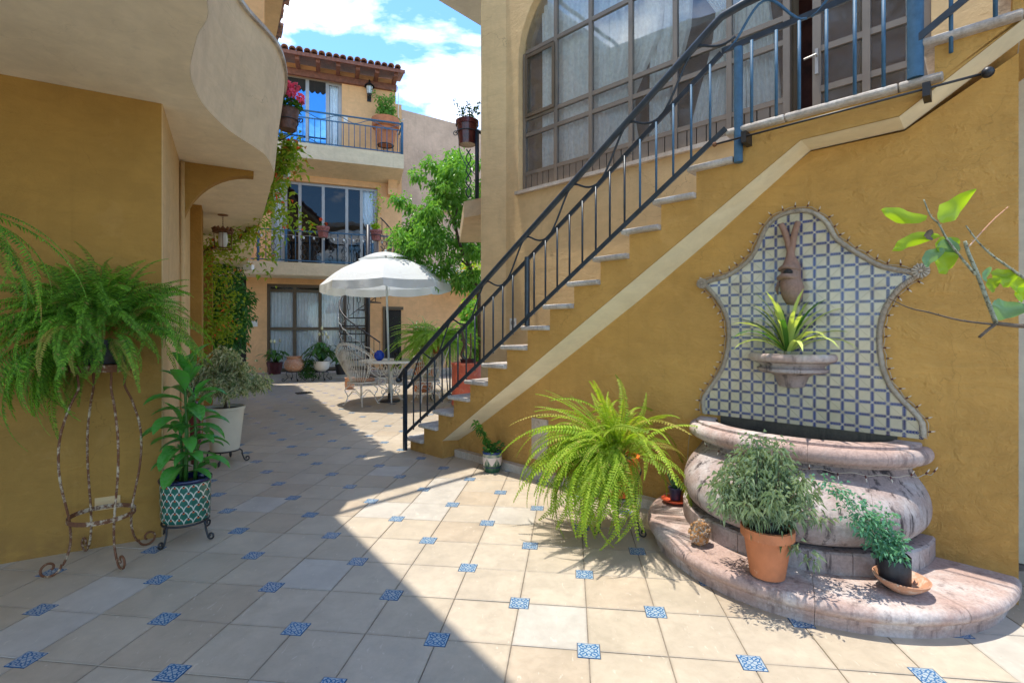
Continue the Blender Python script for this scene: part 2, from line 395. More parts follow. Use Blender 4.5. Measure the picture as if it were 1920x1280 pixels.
MT = dict(
    ochre=stucco('ochre_stucco_wall', (0.55, 0.305, 0.082), 0.10, 0.50, lowrough=True, drips=0.15, splash=0.4, crack=0.25),
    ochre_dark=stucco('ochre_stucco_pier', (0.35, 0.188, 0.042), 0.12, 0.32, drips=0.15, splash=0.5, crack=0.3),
    tan=stucco('tan_stucco_wall', (0.60, 0.41, 0.20), 0.10, 0.2, drips=0.15, splash=0.5, crack=0.4),
    cream=stucco('cream_stucco_ceiling', (0.82, 0.71, 0.52), 0.06, 0.12, crack=0.12),
    cream_trim=stucco('cream_soffit_band', (0.82, 0.72, 0.50), 0.06, 0.1),
    parapet=stucco('beige_parapet_stucco', (0.66, 0.51, 0.32), 0.09, 0.2, drips=0.3, crack=0.4),
    peach=stucco('peach_stucco_wall', (0.76, 0.43, 0.20), 0.10, 0.14, drips=0.15, splash=0.4),
    pink=stucco('faded_pink_stucco', (0.58, 0.385, 0.26), 0.17, 0.25, drips=0.35, crack=0.5),
    white_soffit=stucco('white_roof_soffit', (0.74, 0.70, 0.62), 0.05, 0.08),
    grout=plain('floor_grout', (0.22, 0.185, 0.145), 0.9, var=0.25, vs=30, bump=0.3),
    floor=floor_tile_mat(), inset=inset_mat(), talavera=talavera_mat(),
    kerbstone=stone('pale_kerb_stone', (0.45, 0.36, 0.27), (0.52, 0.45, 0.37), (0.2, 0.16, 0.12), 0.3, 0.3),
    tread=stone('worn_grey_tread_stone', (0.42, 0.36, 0.30), (0.60, 0.57, 0.52), (0.13, 0.12, 0.10), 0.35, 0.6),
    cantera=stone('pink_cantera_stone', (0.40, 0.28, 0.235), (0.54, 0.48, 0.44), (0.14, 0.095, 0.085), 0.6, 0.6),
    cantera_dark=stone('weathered_cantera_bowl', (0.33, 0.25, 0.22), (0.46, 0.42, 0.40), (0.05, 0.038, 0.038), 1.0, 0.6),
    darkstone=stone('dark_basin_stone', (0.05, 0.045, 0.035), (0.10, 0.085, 0.06), (0.02, 0.018, 0.015), 0.5, 0.4),  # one dark colour for lining, back plate and floor of the basin
    palestone=stone('beige_carved_border_stone', (0.42, 0.34, 0.25), (0.52, 0.45, 0.35), (0.16, 0.12, 0.09), 0.4, 0.6),
    spout=stone('pink_brown_carved_stone', (0.30, 0.17, 0.115), (0.24, 0.17, 0.13), (0.10, 0.07, 0.06), 0.3, 0.5),
    iron=plain('dark_blue_black_iron', (0.016, 0.028, 0.04), 0.38, 0.0, var=0.3, vs=14, bump=0.06, spec=0.5),
    blueiron=plain('slate_blue_paint_sky_sheen', (0.045, 0.115, 0.19), 0.55, 0.0, var=0.15, vs=20, bump=0.1, spec=0.3, col2=(0.30, 0.35, 0.38), lo=0.66, hi=0.72),  # slate paint, made bluer to hold the sky reflection on upper stair bars
    black=plain('black_wrought_iron', (0.014, 0.014, 0.016), 0.42, 0, var=0.3, spec=0.5),
    rust=rusty('flaking_white_paint_on_rust', (0.48, 0.37, 0.24), (0.20, 0.075, 0.03), 0.41, 0.50),
    rust2=rusty('rusty_iron', (0.20, 0.095, 0.045), (0.14, 0.05, 0.02)),
    whiteiron=plain('cream_painted_wrought_iron', (0.86, 0.82, 0.72), 0.45, 0, var=0.08, vs=30, col2=(0.40, 0.28, 0.16), lo=0.66, hi=0.74),
    canvas=canvasmat(),
    alum=plain('bronze_grey_window_frame', (0.20, 0.16, 0.12), 0.45, 0.25, var=0.08),
    alum_grey=plain('grey_aluminium_frame', (0.36, 0.34, 0.31), 0.4, 0.4, var=0.06),
    alum_dark=plain('brown_aluminium_frame', (0.125, 0.09, 0.055), 0.45, 0.2, var=0.08),
    glass=glassmat('window_glass', (0.90, 0.94, 0.96), 0.06, (0.36, 0.40, 0.44), 0.16),  # grey-blue film paints in sky reflection and brightens the curtains behind
    glass_sky=glassmat('painted_sky_reflection_glass', (0.2, 0.35, 0.6), 0.6, (0.02, 0.13, 0.4), 0.35, (0.25, 0.62, 1.0)),  # sky reflection put into the colour: blue gloss and blue film
    glass_dark=glassmat('dark_window_glass', (0.35, 0.38, 0.40), 0.0, (0.1, 0.1, 0.1), 0.05),
    glass_clear=glassmat('clear_door_glass', (0.97, 0.99, 1.0), 0.0, (0.5, 0.55, 0.6), 0.05),
    room=plain('dim_room_wall', (0.30, 0.24, 0.19), 0.9, var=0.2, vs=2),
    redroom=plain('dark_red_room_wall', (0.10, 0.028, 0.018), 0.8, var=0.4, vs=5),
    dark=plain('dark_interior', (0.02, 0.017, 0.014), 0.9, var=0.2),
    curtain=plain('white_lace_curtain', (0.85, 0.84, 0.80), 0.9, var=0.1, vs=25, bump=0.25, bs=60),
    curtain_blue=plain('pale_blue_white_curtain', (0.84, 0.89, 0.92), 0.9, var=0.05, vs=12),
    rooftile=plain('weathered_clay_roof_tile', (0.30, 0.13, 0.075), 0.85, var=0.3, vs=9, bump=0.4, col2=(0.10, 0.075, 0.06), lo=0.5, hi=0.6),
    beam=plain('red_brown_timber_beam', (0.20, 0.075, 0.045), 0.7, var=0.25, vs=12, bump=0.2),
    wood=plain('orange_varnished_wood', (0.42, 0.17, 0.035), 0.4, var=0.25, vs=8, bump=0.1),
    terracotta=plain('terracotta_pot', (0.48, 0.165, 0.065), 0.75, var=0.12, vs=9, bump=0.15, col2=(0.55, 0.30, 0.18), lo=0.62, hi=0.75),
    terrapale=plain('pale_terracotta', (0.52, 0.26, 0.15), 0.8, var=0.15, vs=9, bump=0.2, col2=(0.6, 0.45, 0.33), lo=0.5, hi=0.65),
    orangepot=plain('orange_plastic_pot', (0.75, 0.13, 0.025), 0.35, var=0.05),
    redpaint=plain('faded_red_painted_pot', (0.58, 0.13, 0.075), 0.6, var=0.12, vs=6, bump=0.1, col2=(0.62, 0.26, 0.18), lo=0.55, hi=0.7),
    redsaucer=plain('red_clay_saucer', (0.58, 0.09, 0.035), 0.5, var=0.1),
    maroon=plain('glazed_maroon_pot', (0.085, 0.018, 0.018), 0.22, var=0.3, vs=14),
    brownpot=plain('rough_brown_pot', (0.11, 0.055, 0.04), 0.6, var=0.35, vs=20, bump=0.4),
    brickpot=plain('flaky_red_brown_pot', (0.25, 0.07, 0.055), 0.7, var=0.25, vs=20, bump=0.3, col2=(0.42, 0.3, 0.27), lo=0.56, hi=0.66),
    creampot=plain('cream_plastic_pot', (0.62, 0.56, 0.42), 0.4, var=0.05),
    whitepot=plain('white_glazed_pot', (0.72, 0.70, 0.64), 0.3, var=0.04),
    blackpot=plain('black_plastic_bag', (0.018, 0.018, 0.022), 0.45, var=0.3, vs=30, bump=0.3),
    bluepot=plain('dark_blue_plastic_pot', (0.03, 0.03, 0.075), 0.4, var=0.1),
    blueglaze=plain('cobalt_blue_glaze', (0.01, 0.055, 0.42), 0.12, var=0.08),
    navy=plain('navy_rim_glaze', (0.008, 0.012, 0.05), 0.15, var=0.2),
    scalepot=scale_pot_mat(), lilypot=lily_pot_mat(),
    soil=plain('dark_potting_soil', (0.055, 0.038, 0.026), 0.95, var=0.4, vs=40, bump=0.8, bs=90),
    rock=plain('honeycombed_amber_rock', (0.36, 0.17, 0.05), 0.6, var=0.5, vs=30, bump=0.9, bs=60, col2=(0.40, 0.34, 0.28), lo=0.48, hi=0.58),
    bark=plain('grey_brown_bark', (0.12, 0.085, 0.055), 0.9, var=0.35, vs=25, bump=0.6, bs=50),
    palebark=plain('pale_green_bark', (0.30, 0.30, 0.20), 0.7, var=0.35, vs=60, bump=0.4, bs=80, col2=(0.12, 0.10, 0.05), lo=0.5, hi=0.6),
    plate=plain('white_plastic_plate', (0.70, 0.68, 0.62), 0.4, var=0.03),
    blueplate=plain('blue_enamel_plate', (0.05, 0.07, 0.22), 0.3, var=0.3, vs=60, col2=(0.5, 0.5, 0.5), lo=0.5, hi=0.55),
    bulb=plain('frosted_mini_bulb', (0.62, 0.56, 0.46), 0.2, var=0.2, vs=80),
    socket=plain('maroon_bulb_socket', (0.12, 0.03, 0.025), 0.5, var=0.3, vs=90),
    wire=plain('pale_tan_cable', (0.42, 0.35, 0.26), 0.6, var=0.1),
    cushion=plain('orange_patterned_cushion', (0.52, 0.22, 0.10), 0.9, var=0.3, vs=40, col2=(0.55, 0.45, 0.35), lo=0.5, hi=0.56),
    lampglass=plain('frosted_lamp_glass', (0.6, 0.62, 0.6), 0.15, var=0.1),
    fern=leafmat('bright_fern', (0.20, 0.33, 0.02), (0.36, 0.47, 0.04), 0.42, c3=(0.42, 0.38, 0.08), c3amt=0.05, tired=0.07, rough=0.6),
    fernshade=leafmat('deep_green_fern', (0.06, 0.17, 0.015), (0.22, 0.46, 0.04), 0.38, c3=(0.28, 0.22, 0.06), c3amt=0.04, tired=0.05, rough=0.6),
    fernfar=leafmat('sunny_feather_fern', (0.24, 0.45, 0.05), (0.42, 0.60, 0.12), 0.40),
    broad=leafmat('mid_green_leaf', (0.035, 0.115, 0.018), (0.075, 0.20, 0.03), 0.3, 0.3),
    diefleaf=leafmat('glossy_spotted_leaf', (0.05, 0.24, 0.03), (0.10, 0.36, 0.05), 0.3, 0.28, edge=(0.10, 0.30, 0.07)),
    tree=leafmat('tree_leaf', (0.10, 0.27, 0.05), (0.22, 0.42, 0.09), 0.35, 0.22),
    darkleaf=leafmat('dark_shrub_leaf', (0.04, 0.15, 0.03), (0.09, 0.25, 0.05), 0.3),
    vine=leafmat('yellow_green_vine_leaf', (0.20, 0.40, 0.03), (0.48, 0.55, 0.06), 0.45, c3=(0.55, 0.25, 0.06), c3amt=0.06),
    varieg=leafmat('cream_variegated_leaf', (0.52, 0.52, 0.32), (0.66, 0.62, 0.42), 0.3, edge=(0.16, 0.24, 0.09)),
    rue=leafmat('grey_green_herb_leaf', (0.22, 0.32, 0.18), (0.40, 0.50, 0.33), 0.3, 0.6),
    rueblue=leafmat('blue_green_rue_leaf', (0.09, 0.27, 0.16), (0.18, 0.40, 0.26), 0.3, 0.5),
    spider=leafmat('pale_striped_leaf', (0.42, 0.58, 0.10), (0.62, 0.68, 0.24), 0.35, 0.4),
    lime=leafmat('lime_leaf', (0.28, 0.46, 0.015), (0.38, 0.52, 0.02), 0.5, 0.35),
    limedark=leafmat('grey_green_lime_leaf', (0.16, 0.30, 0.12), (0.20, 0.34, 0.16), 0.35, 0.3),
    agave=leafmat('dull_green_agave', (0.06, 0.13, 0.06), (0.10, 0.19, 0.09), 0.1, 0.4),
    pinkpetal=leafmat('pink_geranium_petal', (0.78, 0.05, 0.20), (0.85, 0.22, 0.38), 0.3),
    redpetal=leafmat('orange_red_petal', (0.70, 0.07, 0.02), (0.80, 0.16, 0.04), 0.3),
    whitepetal=leafmat('cream_white_petal', (0.68, 0.66, 0.50), (0.75, 0.72, 0.6), 0.3),
)

# ------------------------------------------------------------------ mesh helpers
def catmull(pts, n=6):
    pts = [Vector(p) for p in pts]
    if len(pts) < 3: return pts
    P = [pts[0] * 2 - pts[1]] + pts + [pts[-1] * 2 - pts[-2]]
    out = []
    for i in range(1, len(P) - 2):
        a, b, c, d = P[i - 1], P[i], P[i + 1], P[i + 2]
        for k in range(n):
            t = k / n
            out.append(0.5 * ((2 * b) + (c - a) * t + (2 * a - 5 * b + 4 * c - d) * t * t + (3 * b - a - 3 * c + d) * t ** 3))
    out.append(pts[-1].copy())
    return out

class MB:
    def __init__(s): s.v = []; s.f = []; s.uv = None; s.M = None
    def vert(s, p):
        p = Vector(p)
        if s.M is not None: p = s.M @ p
        s.v.append(p); return len(s.v) - 1
    def face(s, pts):
        i = [s.vert(p) for p in pts]; s.f.append(i); return s
    def box(s, x0, x1, y0, y1, z0, z1):
        b = len(s.v)
        for z in (z0, z1):
            for x, y in ((x0, y0), (x1, y0), (x1, y1), (x0, y1)): s.vert((x, y, z))
        for q in ((3, 2, 1, 0), (4, 5, 6, 7), (0, 1, 5, 4), (1, 2, 6, 5), (2, 3, 7, 6), (3, 0, 4, 7)):
            s.f.append([b + k for k in q])
        return s
    def prism(s, poly, a0, a1, axis='z'):
        """extrude a 2d polygon; axis z: (x,y); axis y: (x,z)"""
        n = len(poly); b = len(s.v)
        for a in (a0, a1):
            for p, q in poly: s.vert((p, q, a) if axis == 'z' else (p, a, q) if axis == 'y' else (a, p, q))
        s.f.append([b + k for k in range(n)][::-1]); s.f.append([b + n + k for k in range(n)])
        for k in range(n): s.f.append([b + k, b + (k + 1) % n, b + n + (k + 1) % n, b + n + k])
        return s
    def tube(s, pts, r, n=6, closed=False):
        pts = [Vector(p) for p in pts]; m = len(pts)
        rr = r if isinstance(r, (list, tuple)) else [r] * m
        t0 = (pts[1] - pts[0]).normalized()
        u = t0.orthogonal().normalized(); b = len(s.v)
        for i, p in enumerate(pts):
            if closed: t = (pts[(i + 1) % m] - pts[i - 1])
            else: t = pts[min(i + 1, m - 1)] - pts[max(i - 1, 0)]
            if t.length < 1e-9: t = t0.copy()
            t.normalize(); t0 = t
            u = (u - t * u.dot(t))
            if u.length < 1e-6: u = t.orthogonal()
            u.normalize(); w = t.cross(u)
            for k in range(n):
                a = 2 * math.pi * k / n
                s.vert(p + (u * math.cos(a) + w * math.sin(a)) * rr[i])
        for i in range(m - (0 if closed else 1)):
            j = (i + 1) % m
            for k in range(n):
                l = (k + 1) % n
                s.f.append([b + i * n + k, b + i * n + l, b + j * n + l, b + j * n + k])
        if not closed:
            s.f.append([b + k for k in range(n)][::-1]); s.f.append([b + (m - 1) * n + k for k in range(n)])
        return s
    def bar(s, a, b_, w, h):
        """flat bar from a to b, w wide (horizontal), h high (vertical)"""
        a, b_ = Vector(a), Vector(b_); t = (b_ - a).normalized()
        up = Vector((0, 0, 1)) if abs(t.z) < 0.95 else Vector((0, 1, 0))
        sd = t.cross(up).normalized(); up = sd.cross(t).normalized()
        b = len(s.v)
        for p in (a, b_):
            for x, y in ((-1, -1), (1, -1), (1, 1), (-1, 1)): s.vert(p + sd * (w / 2 * x) + up * (h / 2 * y))
        for q in ((3, 2, 1, 0), (4, 5, 6, 7), (0, 1, 5, 4), (1, 2, 6, 5), (2, 3, 7, 6), (3, 0, 4, 7)):
            s.f.append([b + k for k in q])
        return s
    def lathe(s, prof, n=24, c=(0, 0, 0), a0=0.0, a1=2 * math.pi, sx=1.0, sy=1.0):
        full = abs(a1 - a0 - 2 * math.pi) < 1e-6
        b = len(s.v); m = n if full else n + 1
        for r, z in prof:
            for k in range(m):
                a = a0 + (a1 - a0) * k / n
                s.vert((c[0] + r * sx * math.cos(a), c[1] + r * sy * math.sin(a), c[2] + z))
        for i in range(len(prof) - 1):
            for k in range(n):
                l = (k + 1) % m
                s.f.append([b + i * m + k, b + i * m + l, b + (i + 1) * m + l, b + (i + 1) * m + k])
        return s
    def ball(s, c, r, n=10, sz=1.0):
        prof = [(max(1e-4, r * math.cos(math.pi * (i / (n // 2) - 0.5))), r * sz * math.sin(math.pi * (i / (n // 2) - 0.5))) for i in range(n // 2 + 1)]
        return s.lathe(prof, n, c)

def mesh(name, mb, smooth=False, mat=None):
    me = bpy.data.meshes.new(name)
    me.from_pydata([tuple(v) for v in mb.v], [], mb.f)
    if mb.uv:
        ul = me.uv_layers.new(name='UVMap')
        for lp in me.loops: ul.data[lp.index].uv = mb.uv[lp.vertex_index]
    me.update()
    if smooth:
        me.polygons.foreach_set('use_smooth', [True] * len(me.polygons))
    if mat is not None: me.materials.append(mat if not isinstance(mat, str) else MT[mat])
    return me

def pmat(o):
    return Matrix.LocRotScale(o.location, o.rotation_euler, o.scale)

def put(name, me, parent=None, loc=(0, 0, 0), rot=(0, 0, 0), scale=1.0, kind=None, label=None):
    o = bpy.data.objects.new(name, me); COL.objects.link(o)
    o.location = loc; o.rotation_euler = rot
    o.scale = (scale,) * 3 if isinstance(scale, (int, float)) else scale
    if parent: o.parent = parent
    if kind: o['kind'] = kind
    if label: o['label'] = label
    return o

def part(name, mb, mat, parent=None, smooth=False, world=False, kind=None, label=None, auto=None):
    me = mesh(name, mb, smooth, mat)
    if smooth and auto: me.set_sharp_from_angle(angle=R(auto))
    o = put(name, me, parent, kind=kind, label=label)
    if world and parent: o.matrix_parent_inverse = pmat(parent).inverted()
    return o

def thing(name, label, cat, loc=(0, 0, 0), rz=0.0, group=None):
    o = bpy.data.objects.new(name, None); COL.objects.link(o)
    o.empty_display_size = 0.1
    o.location = loc; o.rotation_euler = (0, 0, rz)
    o['label'] = label; o['category'] = cat
    if group: o['group'] = group
    return o

def tag(o, label, cat, group=None):
    o['label'] = label; o['category'] = cat
    if group: o['group'] = group
    return o

def bevel(o, w=0.005, seg=2, ang=40):
    b = o.modifiers.new('bevel', 'BEVEL'); b.width = w; b.segments = seg; b.limit_method = 'ANGLE'; b.angle_limit = R(ang)
    return o

def copy_thing(root, loc=None, rz=None, label=None):
    kids = {}
    def cp(o, par):
        c = o.copy(); COL.objects.link(c)
        if par is not None: c.parent = par
        for ch in CH.get(o.name, []): cp(ch, c)
        return c
    CH = {}
    for o in bpy.data.objects:
        if o.parent: CH.setdefault(o.parent.name, []).append(o)
    c = cp(root, None)
    if loc is not None: c.location = loc
    if rz is not None: c.rotation_euler = (0, 0, rz)
    if label: c['label'] = label
    return c

# frames: origin (x, y) and angle of the local x axis
class Frame:
    def __init__(s, x, y, ang):
        s.o = Vector((x, y)); s.a = ang
        s.ux = Vector((math.cos(ang), math.sin(ang))); s.uy = Vector((-math.sin(ang), math.cos(ang)))
    def loc(s, X, Y):
        d = Vector((X, Y)) - s.o; return d.dot(s.ux), d.dot(s.uy)
    def w(s, x, y, z=0.0):
        p = s.o + s.ux * x + s.uy * y; return Vector((p.x, p.y, z))
    def hit(s, px, py, yl):
        """where the sight line of a measured point meets the plane y = yl: (x, z)"""
        k = (px - 960) / 930.0
        # (k*Y, Y): dot with uy = yl
        Y = (yl + s.o.dot(s.uy)) / (k * s.uy.x + s.uy.y)
        x = Vector((k * Y, Y)).dot(s.ux) - s.o.dot(s.ux)
        return x, CAM_H + (617 - py) / 930.0 * Y
FS = Frame(-1.212, 5.777, math.atan2(-0.6893, 0.7245))    # stairs: x up the flight, y into the house
FL = Frame(-2.365, 3.347, R(29.62))                        # left house: x across, y along the passage
FK = Frame(-6.36, 14.8, R(20.15))                          # far house
def at(px, py, Y): return Vector(((px - 960) / 930.0 * Y, Y, CAM_H + (617 - py) / 930.0 * Y))

# ------------------------------------------------------------------ courtyard floor
FT = Frame(0.038, 2.540, -0.118)
TS = 0.339
floor_root = part('courtyard_floor', MB().box(-30, 30, -12, 40, -0.20, -0.006), 'grout', kind='structure')

def tile_mesh(nm, corners):
    """square tile with the given corners notched for the decor insets"""
    g = 0.0022; h = TS / 2 - g; c = 0.0505
    pts = []
    for sx, sy in ((-1, -1), (1, -1), (1, 1), (-1, 1)):
        if (sx, sy) in corners:
            k = h - c + g
            a, b, d = (sx * k, sy * h), (sx * k, sy * k), (sx * h, sy * k)
            seq = [a, b, d]
            if sx * sy > 0: seq = [d, b, a]
            pts += [(sx * h, sy * k), (sx * k, sy * k), (sx * k, sy * h)] if sx * sy > 0 else [(sx * k, sy * h), (sx * k, sy * k), (sx * h, sy * k)]
        else: pts.append((sx * h, sy * h))
    # the walk above runs counter-clockwise only if each corner is entered along its incoming side
    out = []
    i = 0
    for sx, sy in ((-1, -1), (1, -1), (1, 1), (-1, 1)):
        if (sx, sy) in corners:
            k = h - c + g
            inc_vertical = (sx, sy) in ((1, 1), (-1, -1))      # arriving along a vertical side
            if inc_vertical: out += [(sx * h, sy * k), (sx * k, sy * k), (sx * k, sy * h)]
            else: out += [(sx * k, sy * h), (sx * k, sy * k), (sx * h, sy * k)]
        else: out.append((sx * h, sy * h))
    mb = MB(); e = 0.0018
    n = len(out)
    for x, y in out: mb.vert((x, y, -0.012))
    for x, y in out: mb.vert((x, y, -0.0015))
    for x, y in out: mb.vert((x - math.copysign(e, x), y - math.copysign(e, y), 0.0))
    for r_ in (0, 1):
        for k in range(n): mb.f.append([r_ * n + k, r_ * n + (k + 1) % n, (r_ + 1) * n + (k + 1) % n, (r_ + 1) * n + k])
    mb.f.append([2 * n + k for k in range(n)])
    return mb
tmb = [tile_mesh('a', [(-1, -1), (1, 1)]), tile_mesh('b', [(1, -1), (-1, 1)])]
tme = [mesh('tile', t, mat='floor') for t in tmb]
imb = MB().box(-0.048, 0.048, -0.048, 0.048, -0.012, 0.0003)
ime = mesh('inset_tile', imb, mat='inset')
cells = []; ins = []
wall_k = 5.22
def on_floor(p):
    return -9 < p.x < 6 and -7 < p.y < 14.6 and p.x + 1.051 * p.y < 16
for i in range(-34, 34):
    for j in range(-34, 40):
        p = FT.w((i + 0.5) * TS, (j + 0.5) * TS)
        if on_floor(p):
            if p.x + 1.051 * p.y > wall_k + 0.6 and p.y < 5.2: continue
            cells.append((p.length + (0 if p.y > 1.1 and abs(p.x) < 1.06 * p.y + 0.35 else 100), p, (i + j) % 2, 'tile'))
        q = FT.w(i * TS, j * TS)
        if (i + j) % 2 == 0 and on_floor(q):
            if q.x + 1.051 * q.y > wall_k + 0.3 and q.y < 5.2: continue
            ins.append((q.length + (0 if q.y > 1.1 and abs(q.x) < 1.06 * q.y + 0.35 else 100), q))
cells.sort(key=lambda t: t[0]); ins.sort(key=lambda t: t[0])
rest = [MB(), MB()]
TA = FT.a
for k, (d, p, par, nm) in enumerate(cells):
    tilt = (random.uniform(-.0030, .0030), random.uniform(-.0030, .0030))
    if k < 300:
        put('tile', tme[par], floor_root, (p.x, p.y, random.uniform(-0.0009, 0.0009)), (tilt[0], tilt[1], TA + random.uniform(-.004, .004)))
    else:
        mbr = rest[par]; mbr.M = Matrix.LocRotScale(p, Matrix.Rotation(TA, 3, 'Z'), None)
        b = len(mbr.v)
        for v in tmb[par].v: mbr.vert(v)
        for f in tmb[par].f: mbr.f.append([b + q for q in f])
far = MB(); far.v = rest[0].v + rest[1].v; far.f = rest[0].f + [[q + len(rest[0].v) for q in f] for f in rest[1].f]
part('distant_tiles', far, 'floor', floor_root, kind='stuff')
for k, (d, p) in enumerate(ins[:300]):
    put('inset_tile', ime, floor_root, (p.x, p.y, 0), (0, 0, TA))
ri = MB()
for k, (d, p) in enumerate(ins[300:]):
    ri.M = Matrix.LocRotScale(Vector((p.x, p.y, 0)), Matrix.Rotation(TA, 3, 'Z'), None); ri.box(-0.048, 0.048, -0.048, 0.048, -0.012, 0.0003)
part('distant_inset_tiles', ri, 'blueplate', floor_root, kind='stuff')
cv = MB()
for x, y in ((-4.55, 10.85),):
    cv.M = Matrix.LocRotScale(Vector((x, y, 0.002)), Matrix.Rotation(0.6, 3, 'Z'), None)
    cv.box(-0.16, 0.16, -0.13, 0.13, 0, 0.012)
    for k in range(6): cv.box(-0.14 + k * 0.05, -0.12 + k * 0.05, -0.11, 0.11, 0.012, 0.018)
tag(part('floor_drain', cv, 'black'), 'small dark floor drain cover set in the shaded tiles', 'drain')

# ------------------------------------------------------------------ left house: pier, passage wall, arches, curved balcony
LH = thing('left_house', 'ochre house on the left with a cream curved balcony overhanging the passage', 'house', (-2.365, 3.347, 0), FL.a)
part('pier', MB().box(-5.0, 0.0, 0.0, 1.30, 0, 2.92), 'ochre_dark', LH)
part('corner_trim', MB().box(0.0, 0.006, 0.004, 1.30, 0, 2.92), 'tan', LH)
part('passage_wall', MB().box(-0.6, -0.02, 1.30, 11.0, 0, 2.92), 'tan', LH)
def half_arch(y0, y1, w, spring, mat, top=2.92):
    poly = [(-0.02, top), (-0.02, spring - 0.05)]
    N = 14
    for k in range(N + 1):
        t = math.pi / 2 * k / N
        poly.append((w - w * math.cos(t), spring + (top - 0.05 - spring) * math.sin(t)))
    poly.append((w, top))
    return MB().prism(poly[::-1], y0, y1, 'y')
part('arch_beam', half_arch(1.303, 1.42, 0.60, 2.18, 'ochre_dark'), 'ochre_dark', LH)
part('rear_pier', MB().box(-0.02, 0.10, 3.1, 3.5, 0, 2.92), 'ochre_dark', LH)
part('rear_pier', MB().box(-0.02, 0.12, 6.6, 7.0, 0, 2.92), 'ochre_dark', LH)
part('niche', MB().prism([(0.42, 1.2), (0.62, 1.2), (0.68, 1.6), (0.68, 2.0), (0.60, 2.25), (0.52, 2.45), (0.44, 2.25), (0.38, 2.0), (0.36, 1.6)], 0.0065, 0.010, 'x'), 'tan', LH)
part('wall_pipe', MB().tube([(0.03, 1.26, 0.0), (0.03, 1.26, 2.9)], 0.018, 8), 'tan', LH, True)
edge_w = [(-1.2, -3.0), (-1.2, -1.0), (-1.05, 0.6), (-1.15, 1.5), (-1.41, 2.29), (-1.64, 2.58), (-1.87, 2.88), (-1.98, 3.08), (-2.10, 3.39), (-2.165, 3.8), (-2.15, 4.17), (-2.17, 4.39), (-2.28, 4.73), (-2.42, 5.03), (-2.64, 5.40), (-3.0, 6.05), (-7.0, 13.1)]
edge = [FL.loc(*p) for p in edge_w]
ed = [(v.x, v.y) for v in catmull([(x, y, 0) for x, y in edge], 5)]
slab = MB().prism([(x, y) for x, y in ed] + [(-0.7, ed[-1][1]), (-5.0, 6.0), (-5.0, ed[0][1])], 2.92, 3.08)
part('balcony_ceiling', slab, 'cream', LH)
def offs(poly, d):
    out = []
    for i, p in enumerate(poly):
        a = Vector(poly[max(i - 1, 0)]); b = Vector(poly[min(i + 1, len(poly) - 1)])
        t = (b - a).normalized(); n = Vector((t.y, -t.x))
        out.append((p[0] + n.x * d, p[1] + n.y * d))
    return out
i_end = len(ed) - 9
inner = ed[:i_end]
pm = MB()
rows = [(offs(inner, 0.0012), 2.9206), (offs(inner, 0.02), 3.1), (offs(inner, 0.045), 3.4), (offs(inner, 0.085), 3.7), (offs(inner, 0.10), 3.86), (offs(inner, -0.02), 3.86), (offs(inner, -0.10), 3.1)]
n = len(inner)
for r_, z in rows:
    for x, y in r_: pm.vert((x, y, z))
for a in range(len(rows) - 1):
    for k in range(n - 1): pm.f.append([a * n + k, a * n + k + 1, (a + 1) * n + k + 1, (a + 1) * n + k])
part('curved_parapet', pm, 'parapet', LH, True, auto=50)
lip_o, lip_i = offs(inner, 0.125), offs(inner, -0.04)
cm = MB(); 
for z, q in ((3.862, lip_o), (3.895, lip_o), (3.905, offs(inner, 0.10)), (3.905, lip_i), (3.862, lip_i)):
    for x, y in q: cm.vert((x, y, z))
for a in range(5):
    for k in range(n - 1): cm.f.append([a * n + k, a * n + k + 1, ((a + 1) % 5) * n + k + 1, ((a + 1) % 5) * n + k])
part('stone_coping', cm, 'tread', LH)
# upper storey behind the balcony
ua = FL.loc(-2.62, 5.25); ub = FL.loc(-7.1, 13.0)
uw = MB().prism([ua, ub, (ub[0] - 4, ub[1]), (ua[0] - 4, ua[1])], 3.085, 6.35)
part('upper_wall', uw, 'peach', LH)
u0 = Vector(ua); ud = (Vector(ub) - u0).normalized(); un = Vector((ud.y, -ud.x))
def up(t, o, z): q = u0 + ud * t + un * o; return (q.x, q.y, z)
sh = MB()
for t0, t1 in ((0.55, 1.0), (1.04, 1.5), (1.54, 2.0)):
    sh.face([up(t0, 0.012, 3.9), up(t1, 0.012, 3.9), up(t1, 0.012, 5.9), up(t0, 0.012, 5.9)])
part('wooden_shutter', sh, 'wood', LH)
# roof deck and its eave of clay tiles
roof_w = [(-6.67, 12.92), (-2.78, 6.35), (-2.68, 4.49), (-1.16, 2.48), (0.25, 0.62), (0.35, -3.0), (-8, -3.0), (-9, 12.92)]
part('roof_deck', MB().prism([FL.loc(*p) for p in roof_w], 6.36, 6.48), 'parapet', LH)
def barrel(L=0.42, r=0.095, r2=0.075, n=7, th=0.014):
    """one half-round clay tile lying along +x, open side down"""
    mb = MB()
    for x, rr in ((0, r), (L, r2)):
        for q in (rr, rr - th):
            for k in range(n + 1):
                a = math.pi * k / n
                mb.vert((x, q * math.cos(a), q * math.sin(a)))
    m = n + 1
    for k in range(n):
        mb.f.append([k, k + 1, 2 * m + k + 1, 2 * m + k]); mb.f.append([m + k + 1, m + k, 3 * m + k, 3 * m + k + 1])
        mb.f.append([k + 1, k, m + k, m + k + 1]); mb.f.append([2 * m + k, 2 * m + k + 1, 3 * m + k + 1, 3 * m + k])
    mb.f.append([0, 2 * m, 3 * m, m]); mb.f.append([n, m + n, 3 * m + n, 2 * m + n])
    return mb
bme = mesh('roof_tile', barrel(), True, 'rooftile')
e0 = Vector(FL.loc(-2.64, 6.11)); e1 = Vector(FL.loc(-6.67, 12.92)); edv = (e1 - e0); NT = int(edv.length / 0.205); edv.normalize(); eo = Vector((edv.y, -edv.x))
ang_in = math.atan2(-eo.y, -eo.x)
